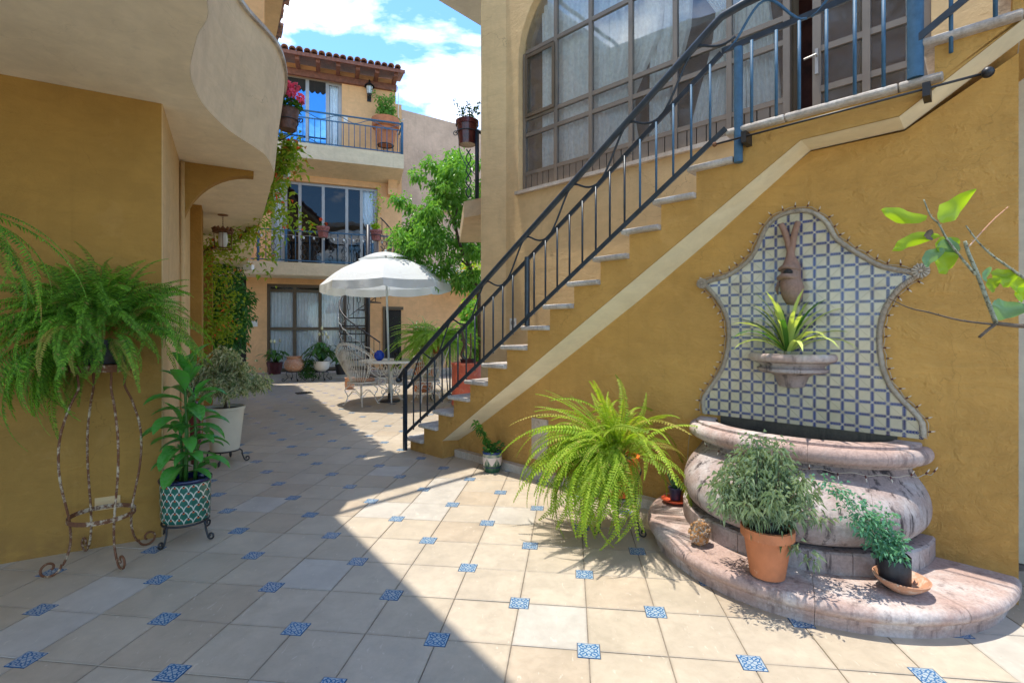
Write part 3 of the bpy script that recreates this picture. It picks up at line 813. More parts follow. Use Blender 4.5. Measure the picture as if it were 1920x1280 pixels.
for k in range(NT + 1):
    p = e0 + edv * (0.205 * k) + eo * random.uniform(0.05, 0.13)
    o = put('roof_tile', bme, LH, (p.x, p.y, 6.50 + random.uniform(-.006, .006)), (0, R(-8), ang_in + random.uniform(-.04, .04)))
em = MB(); em.prism([tuple(e0 + eo * 0.02), tuple(e1 + eo * 0.02), tuple(e1 - eo * 0.3), tuple(e0 - eo * 0.3)], 6.484, 6.50)
part('eave_board', em, 'beam', LH)

# ------------------------------------------------------------------ house behind the stairs
SH = thing('stair_house', 'tan house behind the stairs with a big arched window and glass door', 'house', (-1.212, 5.777, 0), FS.a)
DB = 1.10
wx = lambda px: FS.hit(px, 300, DB)[0]
wz = lambda px, py: FS.hit(px, py, DB)[1]
XL, XR, ZB, ZT = wx(972), wx(1746), 3.07, 5.62
XD = wx(1474)
# wall pieces round the opening, front face at y = DB
x_ar = wx(949)
part('wall', MB().box(x_ar, 7.5, DB, DB + 0.25, 0, 2.70), 'tan', SH)
part('wall', MB().box(x_ar, XL, DB, DB + 0.25, 2.70, 6.36), 'tan', SH)
part('wall', MB().box(XL, XD, DB, DB + 0.25, 2.70, ZB), 'tan', SH)
part('wall', MB().box(XR, 7.5, DB, DB + 0.25, 2.70, 6.36), 'tan', SH)
RA = 0.95
poly = [(XL, 6.36), (XL, ZT - RA)]
for k in range(1, 13):
    t = math.pi / 2 * k / 12; poly.append((XL + RA - RA * math.cos(t), ZT - RA + RA * math.sin(t)))
for k in range(0, 13):
    t = math.pi / 2 * k / 12; poly.append((XR - RA + RA * math.sin(t), ZT - RA + RA * math.cos(t)))
poly += [(XR, 6.36)]
part('arch_wall', MB().prism(poly, DB, DB + 0.25, 'y'), 'tan', SH)
# raised surround of the arch, a touch proud of the wall on the pier side
pier_pts = [(x_ar, DB), FS.loc(-0.395, 6.30), FS.loc(-0.30, 7.2), (x_ar + 0.1, DB + 0.6), (x_ar + 0.1, DB + 0.002)]
part('pier', MB().prism([tuple(p) for p in pier_pts][::-1], 0, 6.36), 'tan', SH)
part('sill', MB().box(XL - 0.02, XD - 0.01, DB - 0.05, DB + 0.06, ZB - 0.035, ZB + 0.004), 'kerbstone', SH)
# room behind the glass
rm = MB(); X0, X1, Y0, Y1 = x_ar + 0.12, 6.4, DB + 0.26, DB + 3.4
rm.face([(X0, Y1, 2.72), (X1, Y1, 2.72), (X1, Y1, 3.3), (X0, Y1, 3.3)])
rm.face([(X0, Y1, 5.6), (X1, Y1, 5.6), (X1, Y1, 6.3), (X0, Y1, 6.3)])
rm.face([(X0, Y1, 3.3), (X1, Y1, 3.3), (X1, Y1, 5.6), (X0, Y1, 5.6)])
rm.face([(X1, Y0, 2.72), (X1, Y1, 2.72), (X1, Y1, 6.3), (X1, Y0, 6.3)])
rm.face([(X0, Y0, 2.72), (X1, Y0, 2.72), (X1, Y1, 2.72), (X0, Y1, 2.72)])
rm.face([(X0, Y0, 6.3), (X1, Y0, 6.3), (X1, Y1, 6.3), (X0, Y1, 6.3)])
rm.box(X0 - 0.1, X0, DB + 1.3, Y1, 2.72, 6.3)
rm.box(X0 - 0.1, X0, DB + 0.26, DB + 1.3, 2.72, 2.9)
rm.box(X0 - 0.1, X0, DB + 0.26, DB + 1.3, 5.6, 6.3)
part('room', rm, 'room', SH)
part('red_wall', MB().box(3.1, 6.3, DB + 1.6, DB + 1.7, 2.73, 6.29), 'redroom', SH)
# window frame: bronze-grey bars
YF = DB + 0.075
fr = lambda x0, x1, z0, z1, d=0.03: ('frame_bar', x0, x1, z0, z1, d)
cols = [wx(p) for p in (975, 1033.5, 1099, 1174.5, 1258.5, 1360.5, 1469)]
cw = 0.045
zt1, zt2, zt3, zs = 4.79, 3.975, 3.775, 3.30
def barx(x0, x1, z0, z1, y=YF, d=0.045, mat='alum', nm='frame_bar', root=SH):
    return part(nm, MB().box(x0, x1, y, y + d, z0, z1), mat, root)
def arch_h(x):
    if x < XL + RA: q = (XL + RA - x) / RA; return ZT - RA + RA * math.sqrt(max(0, 1 - q * q))
    if x > XR - RA: q = (x - XR + RA) / RA; return ZT - RA + RA * math.sqrt(max(0, 1 - q * q))
    return ZT
for i, x in enumerate(cols):
    w = cw if i not in (0,) else 0.04
    barx(x - w / 2, x + w / 2, ZB + 0.004, min(arch_h(x - w / 2), arch_h(x + w / 2)) - 0.003)
for z, h in ((zt1, 0.045), (zt2, 0.045), (zt3, 0.045), (zs, 0.045), (ZB + 0.03, 0.04)):
    for a, b in zip(cols[:-1], cols[1:]):
        barx(a + cw / 2, b - cw / 2, z - h / 2, z + h / 2, YF + 0.004, 0.037)
# opening light on the left: a heavier casement
ca, cb = cols[0] + 0.03, cols[1] - 0.005
cf = MB()
for x0, x1, z0, z1 in ((ca, ca + 0.035, 3.98, 4.74), (cb - 0.035, cb, 3.98, 4.74), (ca + 0.035, cb - 0.035, 3.98, 4.02), (ca + 0.035, cb - 0.035, 4.70, 4.74)):
    cf.box(x0, x1, YF - 0.02, YF - 0.002, z0, z1)
part('casement', cf, 'alum_dark', SH)
for a, b in zip(cols[:-1], cols[1:]):
    for z0, z1 in ((zs, zt3), (zt3, zt2), (zt2, zt1)):
        part('pane', MB().face([(a + cw / 2, YF + 0.02, z0 + .0225), (b - cw / 2, YF + 0.02, z0 + .0225), (b - cw / 2, YF + 0.02, z1 - .0225), (a + cw / 2, YF + 0.02, z1 - .0225)]), 'glass', SH)
    tops = [(a + (b - a) * t / 4, 0) for t in range(5)]
    pl = [(a + cw / 2, zt1 + .0225), (b - cw / 2, zt1 + .0225)] + [(x, arch_h(x) - 0.004) for x, _ in [(b - cw / 2 - (b - a - cw) * t / 5, 0) for t in range(6)]]
    part('pane', MB().face([(x, YF + 0.02, z) for x, z in pl]), 'glass', SH)
    # slatted panel under the glass
    nsl = max(2, int(round((b - a - cw) / 0.095))); sw = (b - a - cw) / nsl
    for k in range(nsl):
        barx(a + cw / 2 + sw * k + 0.005, a + cw / 2 + sw * (k + 1) - 0.005, ZB + 0.05, zs - 0.0225, YF + 0.012, 0.02, nm='slat')
    part('slat_backing', MB().box(a + cw / 2, b - cw / 2, YF + 0.034, YF + 0.04, ZB + 0.05, zs - 0.0225), 'dark', SH)
# glass door and its sidelight, right of the opening (door itself stands open inwards on its left)
DZ = 2.74
dx0, dx1, dx2, dx3 = wx(1519), wx(1535), wx(1621), wx(1735)
for x0, x1 in ((wx(1463), wx(1476)), (dx0, dx1), (dx2 - 0.025, dx2 + 0.025), (dx3 - 0.02, dx3 + 0.025)):
    barx(x0, x1, DZ, arch_h(x0 if x0 > 3 else x1) - 0.01, YF - 0.005, 0.055)
for a, b in ((dx1, dx2 - .025), (dx2 + .025, dx3 - .02)):
    for z in (DZ + 0.02, 3.30, 3.62, 4.6, 5.2):
        barx(a, b, z - 0.024, z + 0.024, YF, 0.045)
    zz = [DZ + 0.044, 3.276, 3.324, 3.596, 3.644, 4.576]
    for q in range(3):
        part('pane', MB().face([(a, YF + 0.02, zz[2 * q]), (b, YF + 0.02, zz[2 * q]), (b, YF + 0.02, zz[2 * q + 1]), (a, YF + 0.02, zz[2 * q + 1])]), 'glass', SH)
hd = MB().box(dx0 + 0.02, dx1 - 0.015, YF - 0.02, YF - 0.005, 3.42, 3.62)
hd.tube([(dx0 + 0.035, YF - 0.02, 3.56), (dx0 + 0.035, YF - 0.05, 3.56), (dx0 - 0.05, YF - 0.05, 3.55)], 0.008, 6)
part('door_handle', hd, 'alum_grey', SH)
# open door leaf swung into the room
dl = MB(); la = R(62); lx, ly = wx(1478), YF + 0.05
def leaf(t, z): return (lx + math.cos(la) * t, ly + math.sin(la) * t, z)
for t0, t1, z0, z1 in ((0, .05, DZ, 4.9), (.75, .80, DZ, 4.9), (.05, .75, DZ, DZ + .06), (.05, .75, 4.84, 4.9)):
    dl.bar(leaf(t0, (z0 + z1) / 2), leaf(t1, (z0 + z1) / 2), 0.03, z1 - z0)
part('door_leaf', dl, 'alum_dark', SH)
# curtains, each a wavy gathered sheet
def curtain(x0, x1, z0, z1, y, amp=0.025, waves=14, mat='curtain', root=SH, gather=0.0, side=0, nm='curtain', cinch=None):
    mb = MB(); n = max(24, waves * 5); rows = 10
    for r_ in range(rows + 1):
        t = r_ / rows; z = z1 + (z0 - z1) * t
        # gathered towards one side at the tie (cinch height fraction)
        if cinch is not None:
            g = math.exp(-((t - cinch) / 0.16) ** 2) if t < cinch else 0.25 + 0.75 * math.exp(-((t - cinch) / 0.35) ** 2)
            wd = 1 - gather * g
        else: wd = 1.0
        a, b = (x0, x0 + (x1 - x0) * wd) if side < 0 else (x1 - (x1 - x0) * wd, x1)
        for k in range(n + 1):
            u = k / n
            mb.vert((a + (b - a) * u, y + amp * math.sin(u * waves * 2 * math.pi + 0.6 * math.sin(u * 9)) + 0.01 * math.sin(u * 31 + t * 3), z))
    for r_ in range(rows):
        for k in range(n):
            q = r_ * (n + 1) + k; mb.f.append([q, q + 1, q + n + 2, q + n + 1])
    return part(nm, mb, mat, root, True)
curtain(cols[0] + .18, cols[2] + .15, 3.1, 5.6, DB + 0.20, 0.028, 13)
curtain(cols[2] + .05, cols[3] + 0.3, 3.1, 5.6, DB + 0.21, 0.03, 9, gather=0.45, side=-1, cinch=0.72)
curtain(cols[3] + 0.12, cols[4] + .1, 3.1, 5.6, DB + 0.25, 0.03, 7, gather=0.5, side=-1, cinch=0.75)
curtain(cols[4] - .1, cols[5] + 0.1, 3.1, 5.6, DB + 0.20, 0.03, 12, gather=0.62, side=1, cinch=0.5)
curtain(cols[5] - 0.04, cols[6] - 0.02, 3.1, 5.6, DB + 0.21, 0.035, 10, gather=0.35, side=-1, cinch=0.38)
curtain(dx2 + .22, dx3 + .1, 2.8, 5.3, DB + 0.20, 0.03, 9)
# roof slab with white soffit, and the strip that runs out over the courtyard
rf = MB()
A = FS.loc(-1.13, 7.52); B = FS.loc(-0.44, 6.87)
xs0, xs1 = A[0], B[0] + 0.10
part('roof_strip', MB().box(xs0, xs1, -3.3, DB + 3.8, 6.39, 6.55), 'white_soffit', SH)
part('roof_slab', MB().box(xs1, 7.5, DB - 0.0, DB + 3.8, 6.392, 6.55), 'white_soffit', SH)
part('roof_rail', MB().tube([(xs1 + 0.20, -3.3, 6.47), (xs1 + 0.20, 1.0, 6.47)], 0.03, 8), 'iron', SH, True)
part('back_wall', MB().box(x_ar + 0.2, 7.5, DB + 3.5, DB + 3.7, 0, 3.2), 'tan', SH)
# side balcony slab of the upper floor, seen past the pier
ps = at(868, 378, 7.0)
bx, by = FS.loc(ps.x, ps.y)
sb = MB().prism([FS.loc(-0.68, 7.0), FS.loc(-0.35, 6.75), FS.loc(0.4, 7.2), FS.loc(0.1, 9.0), FS.loc(-0.95, 9.0)], 2.97, 3.2)
part('side_balcony', sb, 'parapet', SH)
# switch box by the stairs
sx_, sz_ = FS.hit(963, 608, DB)
so = MB().box(sx_ - .05, sx_ + .05, DB - 0.02, DB - 0.001, sz_ - .075, sz_ + .075)
so = part('outlet_box', so, 'plate', SH); bevel(so, 0.004)
part('outlet', MB().lathe([(0.001, 0.0), (0.028, 0.0), (0.032, 0.004), (0.001, 0.006)], 14), 'alum_grey', SH)
bpy.data.objects['outlet'].location = (sx_ + 0.005, DB - 0.021, sz_ + .02); bpy.data.objects['outlet'].rotation_euler = (R(90), 0, 0)

# ------------------------------------------------------------------ staircase
ST = thing('staircase', 'outdoor staircase with ochre side, cream underside band and worn stone treads', 'staircase', (-1.212, 5.777, 0), FS.a)
RI, TR, S0 = 0.183, 0.2612, 0.0
nz = lambda i: 0.151 + RI * i
L0, L1 = 14 * TR, 4.70
steps = [(i * TR, nz(i)) for i in range(15)]                 # nosing position, tread top
up2 = [(4.655 + 0.285 * k, 2.906 + RI * k) for k in range(9)]
allst = steps + up2
TH = 0.042
# side profile
SOF = [(0.614, 0.0), (0.614, 0.197), (4.06, 2.543), (4.53, 2.547), (7.35, 4.50)]
prof = [(-0.0, 0.0)]
for k, (s_, z_) in enumerate(allst):
    prof += [(s_ + 0.02, prof[-1][1]), (s_ + 0.02, z_ - TH)]
prof[1] = (0.02, 0.0); prof = prof[1:]
prof += [(7.35, prof[-1][1])]
body = prof + [(7.35, 4.50), (4.53, 2.547), (4.06, 2.543), (0.614, 0.197), (0.614, 0.0)]
part('stair_body', MB().prism(body[::-1], 0.022, DB - 0.002, 'y'), 'ochre', ST)
# cream-painted underside from the front edge back to the wall
um = MB()
def sofz(s_):
    for (a, za), (b, zb) in zip(SOF[1:-1], SOF[2:]):
        if s_ <= b: return za + (zb - za) * (s_ - a) / (b - a)
    return SOF[-1][1]
def haunch(s_):
    K = [(0.614, 0.03), (0.85, 0.055), (1.8, 0.085), (2.86, 0.09), (3.5, 0.06), (4.06, 0.0), (9, 0.0)]
    for (a, u), (b, v) in zip(K[:-1], K[1:]):
        if s_ <= b: return u + (v - u) * (s_ - a) / (b - a)
sxs = [0.614, 0.85, 1.2, 1.8, 2.3, 2.86, 3.2, 3.5, 3.8, 4.06, 4.53, 7.35]
for a, b in zip(sxs[:-1], sxs[1:]):
    za, zb = sofz(a) - 0.004, sofz(b) - 0.004
    um.face([(a, 0.020, za), (b, 0.020, zb), (b, 0.262, zb - haunch(b)), (a, 0.262, za - haunch(a))])
part('soffit_band', um, 'cream_trim', ST)
for k, (s_, z_) in enumerate(allst):
    nxt = allst[k + 1][0] if k + 1 < len(allst) else 7.35
    mb = MB(); fz = z_ - TH / 2; r_ = TH / 2
    if k == 14: segs = [(s_ - 0.03, s_ + 0.32), (s_ + 0.324, s_ + 0.87), (s_ + 0.874, nxt + 0.055)]
    else: segs = [(s_ - 0.03, nxt + (0.055 if k > 14 else 0.018))]
    for a, b in segs:
        m1 = MB()
        pr = [(-0.028 + r_ - r_ * math.cos(t), z_ - r_ + r_ * math.sin(t)) for t in [math.pi / 2 - math.pi * q / 6 for q in range(7)]]
        pr = [(y_ if True else y_, zz_) for y_, zz_ in pr]
        ring = pr + [(DB - 0.004, z_ - TH), (DB - 0.004, z_)]
        for x in (a, b):
            for y_, zz_ in ring: m1.vert((x, y_, zz_))
        N = len(ring)
        m1.f.append(list(range(N))[::-1]); m1.f.append([N + q for q in range(N)])
        for q in range(N): m1.f.append([q, (q + 1) % N, N + (q + 1) % N, N + q])
        o = part('tread', m1, 'tread', ST); bevel(o, 0.008, 2, 60)
part('wall_under_stairs', MB().prism([(0.614, 0), (4.988, 0), (4.988, 2.80), (4.53, 2.53), (4.06, 2.53), (0.614, 0.19)], 0.248, 0.40, 'y'), 'ochre', ST)
part('wall_base', MB().box(0.63, 3.2, 0.175, 0.2465, 0.0, 0.075), 'kerbstone', ST)
part('cream_wall', MB().box(4.992, 5.4, 0.9, 1.09, 0, 3.2), 'cream', ST)
part('dark_recess', MB().box(5.4, 7.0, 0.6, 0.7, 0, 3.6), 'dark', ST)
pl_ = MB(); x_, z_ = FS.hit(1012, 832, 0.24)
part('access_panel', MB().box(x_ - .10, x_ + .10, 0.236, 0.247, 0.16, 0.55), 'kerbstone', ST)

# ------------------------------------------------------------------ stair railing
RL = thing('stair_railing', 'dark blue iron stair railing with round handrail and wavy bars', 'railing', (-1.212, 5.777, 0), FS.a)
nl = lambda s: 0.151 + 0.7006 * s
YR = -0.008
HB, MBR = 0.80, 0.57
sE = 3.58; sF = 4.58
def zline(s):
    if s <= sE: return nl(s)
    if s <= sF: return nl(sE) + 0.03 * (s - sE)
    return nl(sE) + 0.03 * (sF - sE) + 0.64 * (s - sF)
hp = [(-0.16, YR, nl(-0.16) + HB - 0.02), (-0.06, YR, nl(-0.06) + HB + 0.005)] + [(s, YR, zline(s) + HB) for s in (0.3, 1.0, 2.0, 3.0, 3.50)]
hp += [(3.60, YR, zline(3.6) + HB + 0.012), (3.75, YR, zline(3.75) + HB + 0.03), (4.5, YR, zline(4.5) + HB + 0.04), (4.62, YR, zline(4.62) + HB + .04), (6.6, YR, zline(6.6) + HB)]
part('handrail', MB().tube(hp, 0.026, 12), 'iron', RL, True)
part('handrail_end', MB().ball((-0.17, YR, nl(-0.17) + HB - 0.03), 0.042, 12), 'iron', RL, True)
part('middle_rail', MB().bar((0, YR, nl(0) + MBR), (3.60, YR, zline(3.6) + MBR), 0.014, 0.036), 'iron', RL)
part('middle_rail', MB().bar((3.602, YR, zline(3.6) + MBR + .01), (4.6, YR, zline(4.6) + MBR + .01), 0.014, 0.036), 'iron', RL)
part('middle_rail', MB().bar((4.602, YR, zline(4.6) + MBR), (6.6, YR, zline(6.6) + MBR), 0.014, 0.036), 'iron', RL)
BO = -0.045
part('bottom_rail', MB().bar((-0.01, YR - 0.026, nl(0) + 0.03), (L0 - 0.02, YR - 0.026, nl(L0) + 0.0), 0.012, 0.034), 'iron', RL)
part('bottom_rail', MB().bar((4.60, YR - 0.026, 2.90), (6.4, YR - 0.026, 4.10), 0.012, 0.034), 'iron', RL)
def newel(s, z0, z1, r, mat, nm='post'): return part(nm, MB().tube([(s, YR, z0), (s, YR, z1)], r, 14), mat, RL, True, auto=50)
pp = MB().box(0.0 - .019, .019, YR - .05, YR - .012, -0.0, nl(0) + HB - 0.005)
part('post', pp, 'iron', RL)
newel(1.87, nz(7) - 0.0, nl(1.87) + MBR + 0.02, 0.024, 'iron')
newel(L0 + 0.05, nz(13) - 0.05, zline(3.7) + MBR - .01, 0.027, 'blueiron')
newel(4.60, nz(14), zline(4.6) + HB + 0.02, 0.036, 'blueiron')
nb = 0
s_ = 0.13
while s_ < L0 - 0.04:
    if abs(s_ - 1.87) > 0.06:
        part('baluster', MB().tube([(s_, YR - 0.006, nl(s_) + 0.01), (s_, YR - 0.006, nl(s_) + MBR - 0.012)], 0.0085, 6), 'iron' if s_ < 2.9 else 'blueiron', RL, True)  # upper bars take the bluer iron: sky reflection put into the colour
    s_ += 0.1306
for px in (1410, 1456, 1499, 1550, 1603, 1657):
    x, _ = FS.hit(px, 200, YR)
    part('baluster', MB().tube([(x, YR - 0.006, nz(14)), (x, YR - 0.006, zline(x) + MBR)], 0.0105, 6), 'blueiron', RL, True)
for x in (4.74, 4.90, 5.06, 5.22, 5.4):
    part('baluster', MB().tube([(x, YR - 0.006, zline(x) + 0.0), (x, YR - 0.006, zline(x) + MBR)], 0.0095, 6), 'blueiron', RL, True)
PW = 0.524; s0 = 0.02
k = 0
while s0 + PW * k < 3.3:
    a = s0 + PW * k; pts = []
    for q in range(21):
        u = q / 20; s2 = a + PW * u
        # an S that leaves the middle rail steeply, kisses the handrail and swings back
        off = 0.108 * (1 - math.cos(2 * math.pi * (u ** 0.85)))
        pts.append((s2 + 0.02 * math.sin(2 * math.pi * u), YR + 0.0, nl(s2) + MBR + off))
    part('wavy_bar', MB().tube(pts, 0.0085, 6), 'iron', RL, True)
    k += 1
for q, (a, L) in enumerate(((3.62, 0.48), (4.12, 0.46))):
    pts = [(a + L * u / 16, YR, zline(a + L * u / 16) + MBR + 0.11 * (1 - math.cos(2 * math.pi * u / 16))) for u in range(17)]
    part('wavy_bar', MB().tube(pts, 0.0085, 6), 'blueiron', RL, True)

# rod hung along the landing edge
RDt = thing('hanging_rod', 'thin black rod with ball ends held in clips below the stair landing', 'rod', (-1.212, 5.777, 0), FS.a)
x0, z0 = FS.hit(1340, 271, -0.08); x1, z1 = FS.hit(1852, 136, -0.08)
part('rod', MB().tube([(x0, -0.08, z0), (x1, -0.08, z1)], 0.0065, 8), 'black', RDt, True)
part('ball_end', MB().ball((x1, -0.08, z1), 0.026, 12), 'black', RDt, True)
part('ball_end', MB().ball((x0, -0.08, z0), 0.016, 10), 'rust2', RDt, True, label='rusty ball end')
for px, py in ((1395, 257), (1737, 168)):
    x, z = FS.hit(px, py, -0.08)
    part('clip', MB().box(x - .016, x + .016, -0.09, 0.021, z - .035, z + .035), 'black', RDt)

# ------------------------------------------------------------------ fountain
YW = 0.248                       # wall face in the stair frame
FX = 4.0
FO = FS.w(FX, YW, 0)
FN = thing('wall_fountain', 'pink stone wall fountain with blue sprig tiled back and half-round basin', 'fountain', (FO.x, FO.y, 0), FS.a)
# local: x along wall, -y out of the wall
def half_loft(rows, n=48, cap_top=False, cap_bot=False, a0=0.0, a1=math.pi, jitter=0.0):
    """rows of (half_width, depth, z); half ellipses bulging towards -y"""
    mb = MB(); m = n + 1
    for (w, d, z) in rows:
        for k in range(m):
            a = a0 + (a1 - a0) * k / n
            mb.vert((w * math.cos(a), -d * math.sin(a), z))
    for i in range(len(rows) - 1):
        for k in range(n): mb.f.append([i * m + k + 1, i * m + k, (i + 1) * m + k, (i + 1) * m + k + 1])
    if cap_top: mb.f.append([(len(rows) - 1) * m + k for k in range(m)][::-1])
    return mb
def arc_rows(c_w, c_d, zc, r, a0, a1, n, rz=None):
    rz = rz or r
    return [(c_w + r * math.cos(t), c_d + r * math.cos(t), zc + rz * math.sin(t)) for t in [a0 + (a1 - a0) * q / n for q in range(n + 1)]]
PX = 0.03
BX = -0.022
def shift(mb, dx, dy=0, dz=0):
    for v in mb.v: v.x += dx; v.y += dy; v.z += dz
    return mb
# plinth in four stones with joints
prow = [(0.925, 0.94, 0.0), (0.925, 0.94, 0.035), (0.935, 0.95, 0.045), (0.935, 0.95, 0.06), (0.945, 0.96, 0.066)] + arc_rows(0.935, 0.95, 0.105, 0.035, -1.2, 1.45, 8) + [(0.86, 0.87, 0.142), (0.5, 0.5, 0.146), (0.001, 0.001, 0.147)]
ja = [0, 0.62, 1.30, 1.98, 2.62, math.pi]
for a, b in zip(ja[:-1], ja[1:]):
    g = 0.0012
    o = part('plinth_stone', shift(half_loft(prow, 22, a0=a + (g if a else 0), a1=b - (g if b < 3 else 0)), PX), 'cantera', FN, True, auto=50)
ring = [(0.705, 0.70, 0.14), (0.71, 0.705, 0.15), (0.71, 0.705, 0.245), (0.70, 0.695, 0.255), (0.55, 0.55, 0.257)]
for a, b in ((0, 0.95), (0.954, 1.75), (1.754, 2.5), (2.504, math.pi)):
    part('base_ring_stone', shift(half_loft([(w * 0.97, d, z) for w, d, z in ring], 16, a0=a, a1=b), BX), 'cantera_dark', FN, True, auto=40)
bp = [(0.60, 0.62, 0.262), (0.625, 0.66, 0.268), (0.655, 0.70, 0.285), (0.69, 0.735, 0.33), (0.700, 0.745, 0.38), (0.698, 0.73, 0.43), (0.688, 0.685, 0.475), (0.67, 0.61, 0.515), (0.65, 0.53, 0.545), (0.63, 0.45, 0.575), (0.615, 0.395, 0.60), (0.61, 0.37, 0.62), (0.615, 0.365, 0.632)]
bp = [(p.x, p.y, p.z) for p in catmull(bp, 3)]
bp = [(w * 0.965, d, z) for w, d, z in bp]
for a, b in ((0, 0.78), (0.782, 1.36), (1.362, 1.95), (1.952, math.pi)):
    part('bowl_stone', shift(half_loft(bp, 20, a0=a, a1=b), BX), 'cantera_dark', FN, True, auto=60)
rp = [(0.60, 0.36, 0.625), (0.635, 0.395, 0.632), (0.645, 0.405, 0.645), (0.645, 0.405, 0.652)] + arc_rows(0.668, 0.428, 0.70, 0.042, -1.1, 1.3, 9, 0.046) + [(0.665, 0.425, 0.7455), (0.655, 0.415, 0.7445), (0.655, 0.415, 0.760), (0.645, 0.405, 0.765), (0.53, 0.335, 0.765), (0.52, 0.325, 0.757)]
for a, b in ((0, 0.72), (0.722, 1.32), (1.322, 1.98), (1.982, math.pi)):
    part('rim_stone', shift(half_loft([(w * 0.965, d, z) for w, d, z in rp], 20, a0=a, a1=b), BX), 'cantera', FN, True, auto=40)

lin = [(0.521, 0.326, 0.757), (0.505, 0.31, 0.70), (0.44, 0.26, 0.5), (0.01, 0.01, 0.47)]
part('basin_lining', shift(half_loft([(w * 0.965, d, z) for w, d, z in lin], 40), BX), 'darkstone', FN, True)
# tiled back panel: outline measured on the wall
def wl(zx, zy):
    x, z = FS.hit(1280 + zx / 2.782, 360 + zy / 2.782, YW); return x - FX, z
outl = [(115, 1150), (113, 1075), (160, 1003), (212, 915), (240, 810), (243, 705), (225, 630), (185, 560), (140, 507), (112, 480), (150, 462), (230, 440), (310, 390), (370, 330), (410, 245), (447, 175), (500, 130), (570, 105), (650, 100), (710, 125), (760, 170), (800, 240), (868, 292), (950, 342), (1030, 385), (1120, 407), (1185, 418), (1240, 430), (1190, 460), (1130, 505), (1072, 580), (1042, 655), (1027, 745), (1032, 840), (1052, 940), (1092, 1020), (1152, 1090), (1212, 1150), (1250, 1205), (1258, 1275)]
pts2 = [wl(*p) for p in outl]
left_c = catmull([(x, 0, z) for x, z in pts2[:10]], 4); mid_c = catmull([(x, 0, z) for x, z in pts2[9:28]], 4); right_c = catmull([(x, 0, z) for x, z in pts2[27:]], 4)
line = left_c[:-1] + mid_c[:-1] + right_c
line = [Vector((max(-0.69, min(0.70, p.x)), 0, p.z)) for p in line]
zb = 0.785
poly = [(p.x, p.z) for p in line]
poly = [(poly[0][0], zb)] + poly + [(poly[-1][0], zb)]
part('basin_back', MB().box(-0.50, 0.50, -0.012, -0.001, 0.45, 0.783), 'darkstone', FN)
part('basin_floor', shift(half_loft([(0.50, 0.30, 0.0), (0.25, 0.15, 0.0), (0.001, 0.001, 0.0)], 30), 0, -0.013, 0.69), 'darkstone', FN)  # flat dark fill closing the basin
part('panel_bed', MB().prism(poly, -0.006, -0.001, 'y'), 'kerbstone', FN)
def clip(poly, a, b):
    """keep the side of line a->b that lies to the left"""
    out = []; ax, ay = a; dx, dy = b[0] - ax, b[1] - ay
    sd = lambda p: dx * (p[1] - ay) - dy * (p[0] - ax)
    for i, p in enumerate(poly):
        q = poly[(i + 1) % len(poly)]; sp, sq = sd(p), sd(q)
        if sp >= 0: out.append(p)
        if (sp >= 0) != (sq >= 0):
            t = sp / (sp - sq); out.append((p[0] + (q[0] - p[0]) * t, p[1] + (q[1] - p[1]) * t))
    return out
def area(p): return 0.5 * sum(p[i][0] * p[(i + 1) % len(p)][1] - p[(i + 1) % len(p)][0] * p[i][1] for i in range(len(p)))
if area(poly) < 0: poly = poly[::-1]
PT = 0.0745; hg = PT - 0.0008
for i in range(-12, 13):
    for j in range(4, 30):
        if (i + j) % 2: continue
        cx, cz = i * PT + 0.01, j * PT
        d = [(cx + hg, cz), (cx, cz + hg), (cx - hg, cz), (cx, cz - hg)]
        q = poly
        for a in range(4):
            q = clip(q, d[a], d[(a + 1) % 4])
            if len(q) < 3: break
        if len(q) < 3 or abs(area(q)) < 1e-4: continue
        mb = MB(); mb.uv = []
        th = 0.0105 + random.uniform(0, 0.0008)
        for y_ in (-0.0062, -th):
            for x, z in q: mb.vert((x - cx, y_, z - cz)); mb.uv.append(((x - cx) / 0.2 + 0.5, (z - cz) / 0.2 + 0.5))
        m_ = len(q)
        mb.f.append([m_ + k for k in range(m_)])
        for k in range(m_): mb.f.append([k, (k + 1) % m_, m_ + (k + 1) % m_, m_ + k])
        o = part('wall_tile', mb, 'talavera', FN); o.location = (cx, 0, cz)
        o.rotation_euler = (random.uniform(-.01, .01), 0, random.uniform(-.01, .01))
# rope-like stone border, chopped into short pieces
def cumulative(pts):
    L = [0]
    for a, b in zip(pts[:-1], pts[1:]): L.append(L[-1] + (b - a).length)
    return L
def sample(pts, L, s):
    for i in range(len(L) - 1):
        if L[i + 1] >= s:
            t = (s - L[i]) / max(1e-9, L[i + 1] - L[i]); return pts[i].lerp(pts[i + 1], t)
    return pts[-1].copy()
Lc = cumulative(line); tot = Lc[-1]; NB = 18
bord = []
for q in range(NB):
    a, b = tot * q / NB + 0.0012, tot * (q + 1) / NB - 0.0012
    mb = MB(); m_ = 14; ringn = 8
    for k in range(m_ + 1):
        s2 = a + (b - a) * k / m_
        p = sample(line, Lc, s2); t = (sample(line, Lc, min(tot, s2 + .01)) - sample(line, Lc, max(0, s2 - .01))).normalized()
        nrm = Vector((-t.z, 0, t.x))
        rr = 0.0145 + 0.0016 * math.sin(s2 / 0.022 * 2 * math.pi)
        for e in range(ringn + 1):
            an = math.pi * e / ringn
            mb.vert(p + nrm * (rr * math.cos(an)) + Vector((0, -0.006 - rr * 1.15 * math.sin(an), 0)))
    for k in range(m_):
        for e in range(ringn): u = k * (ringn + 1) + e; mb.f.append([u, u + 1, u + ringn + 2, u + ringn + 1])
    mb.f.append(list(range(ringn + 1))); mb.f.append([m_ * (ringn + 1) + e for e in range(ringn + 1)][::-1])
    part('border_stone', mb, 'palestone', FN, True, auto=70)
rope = MB(); s2 = 0.0
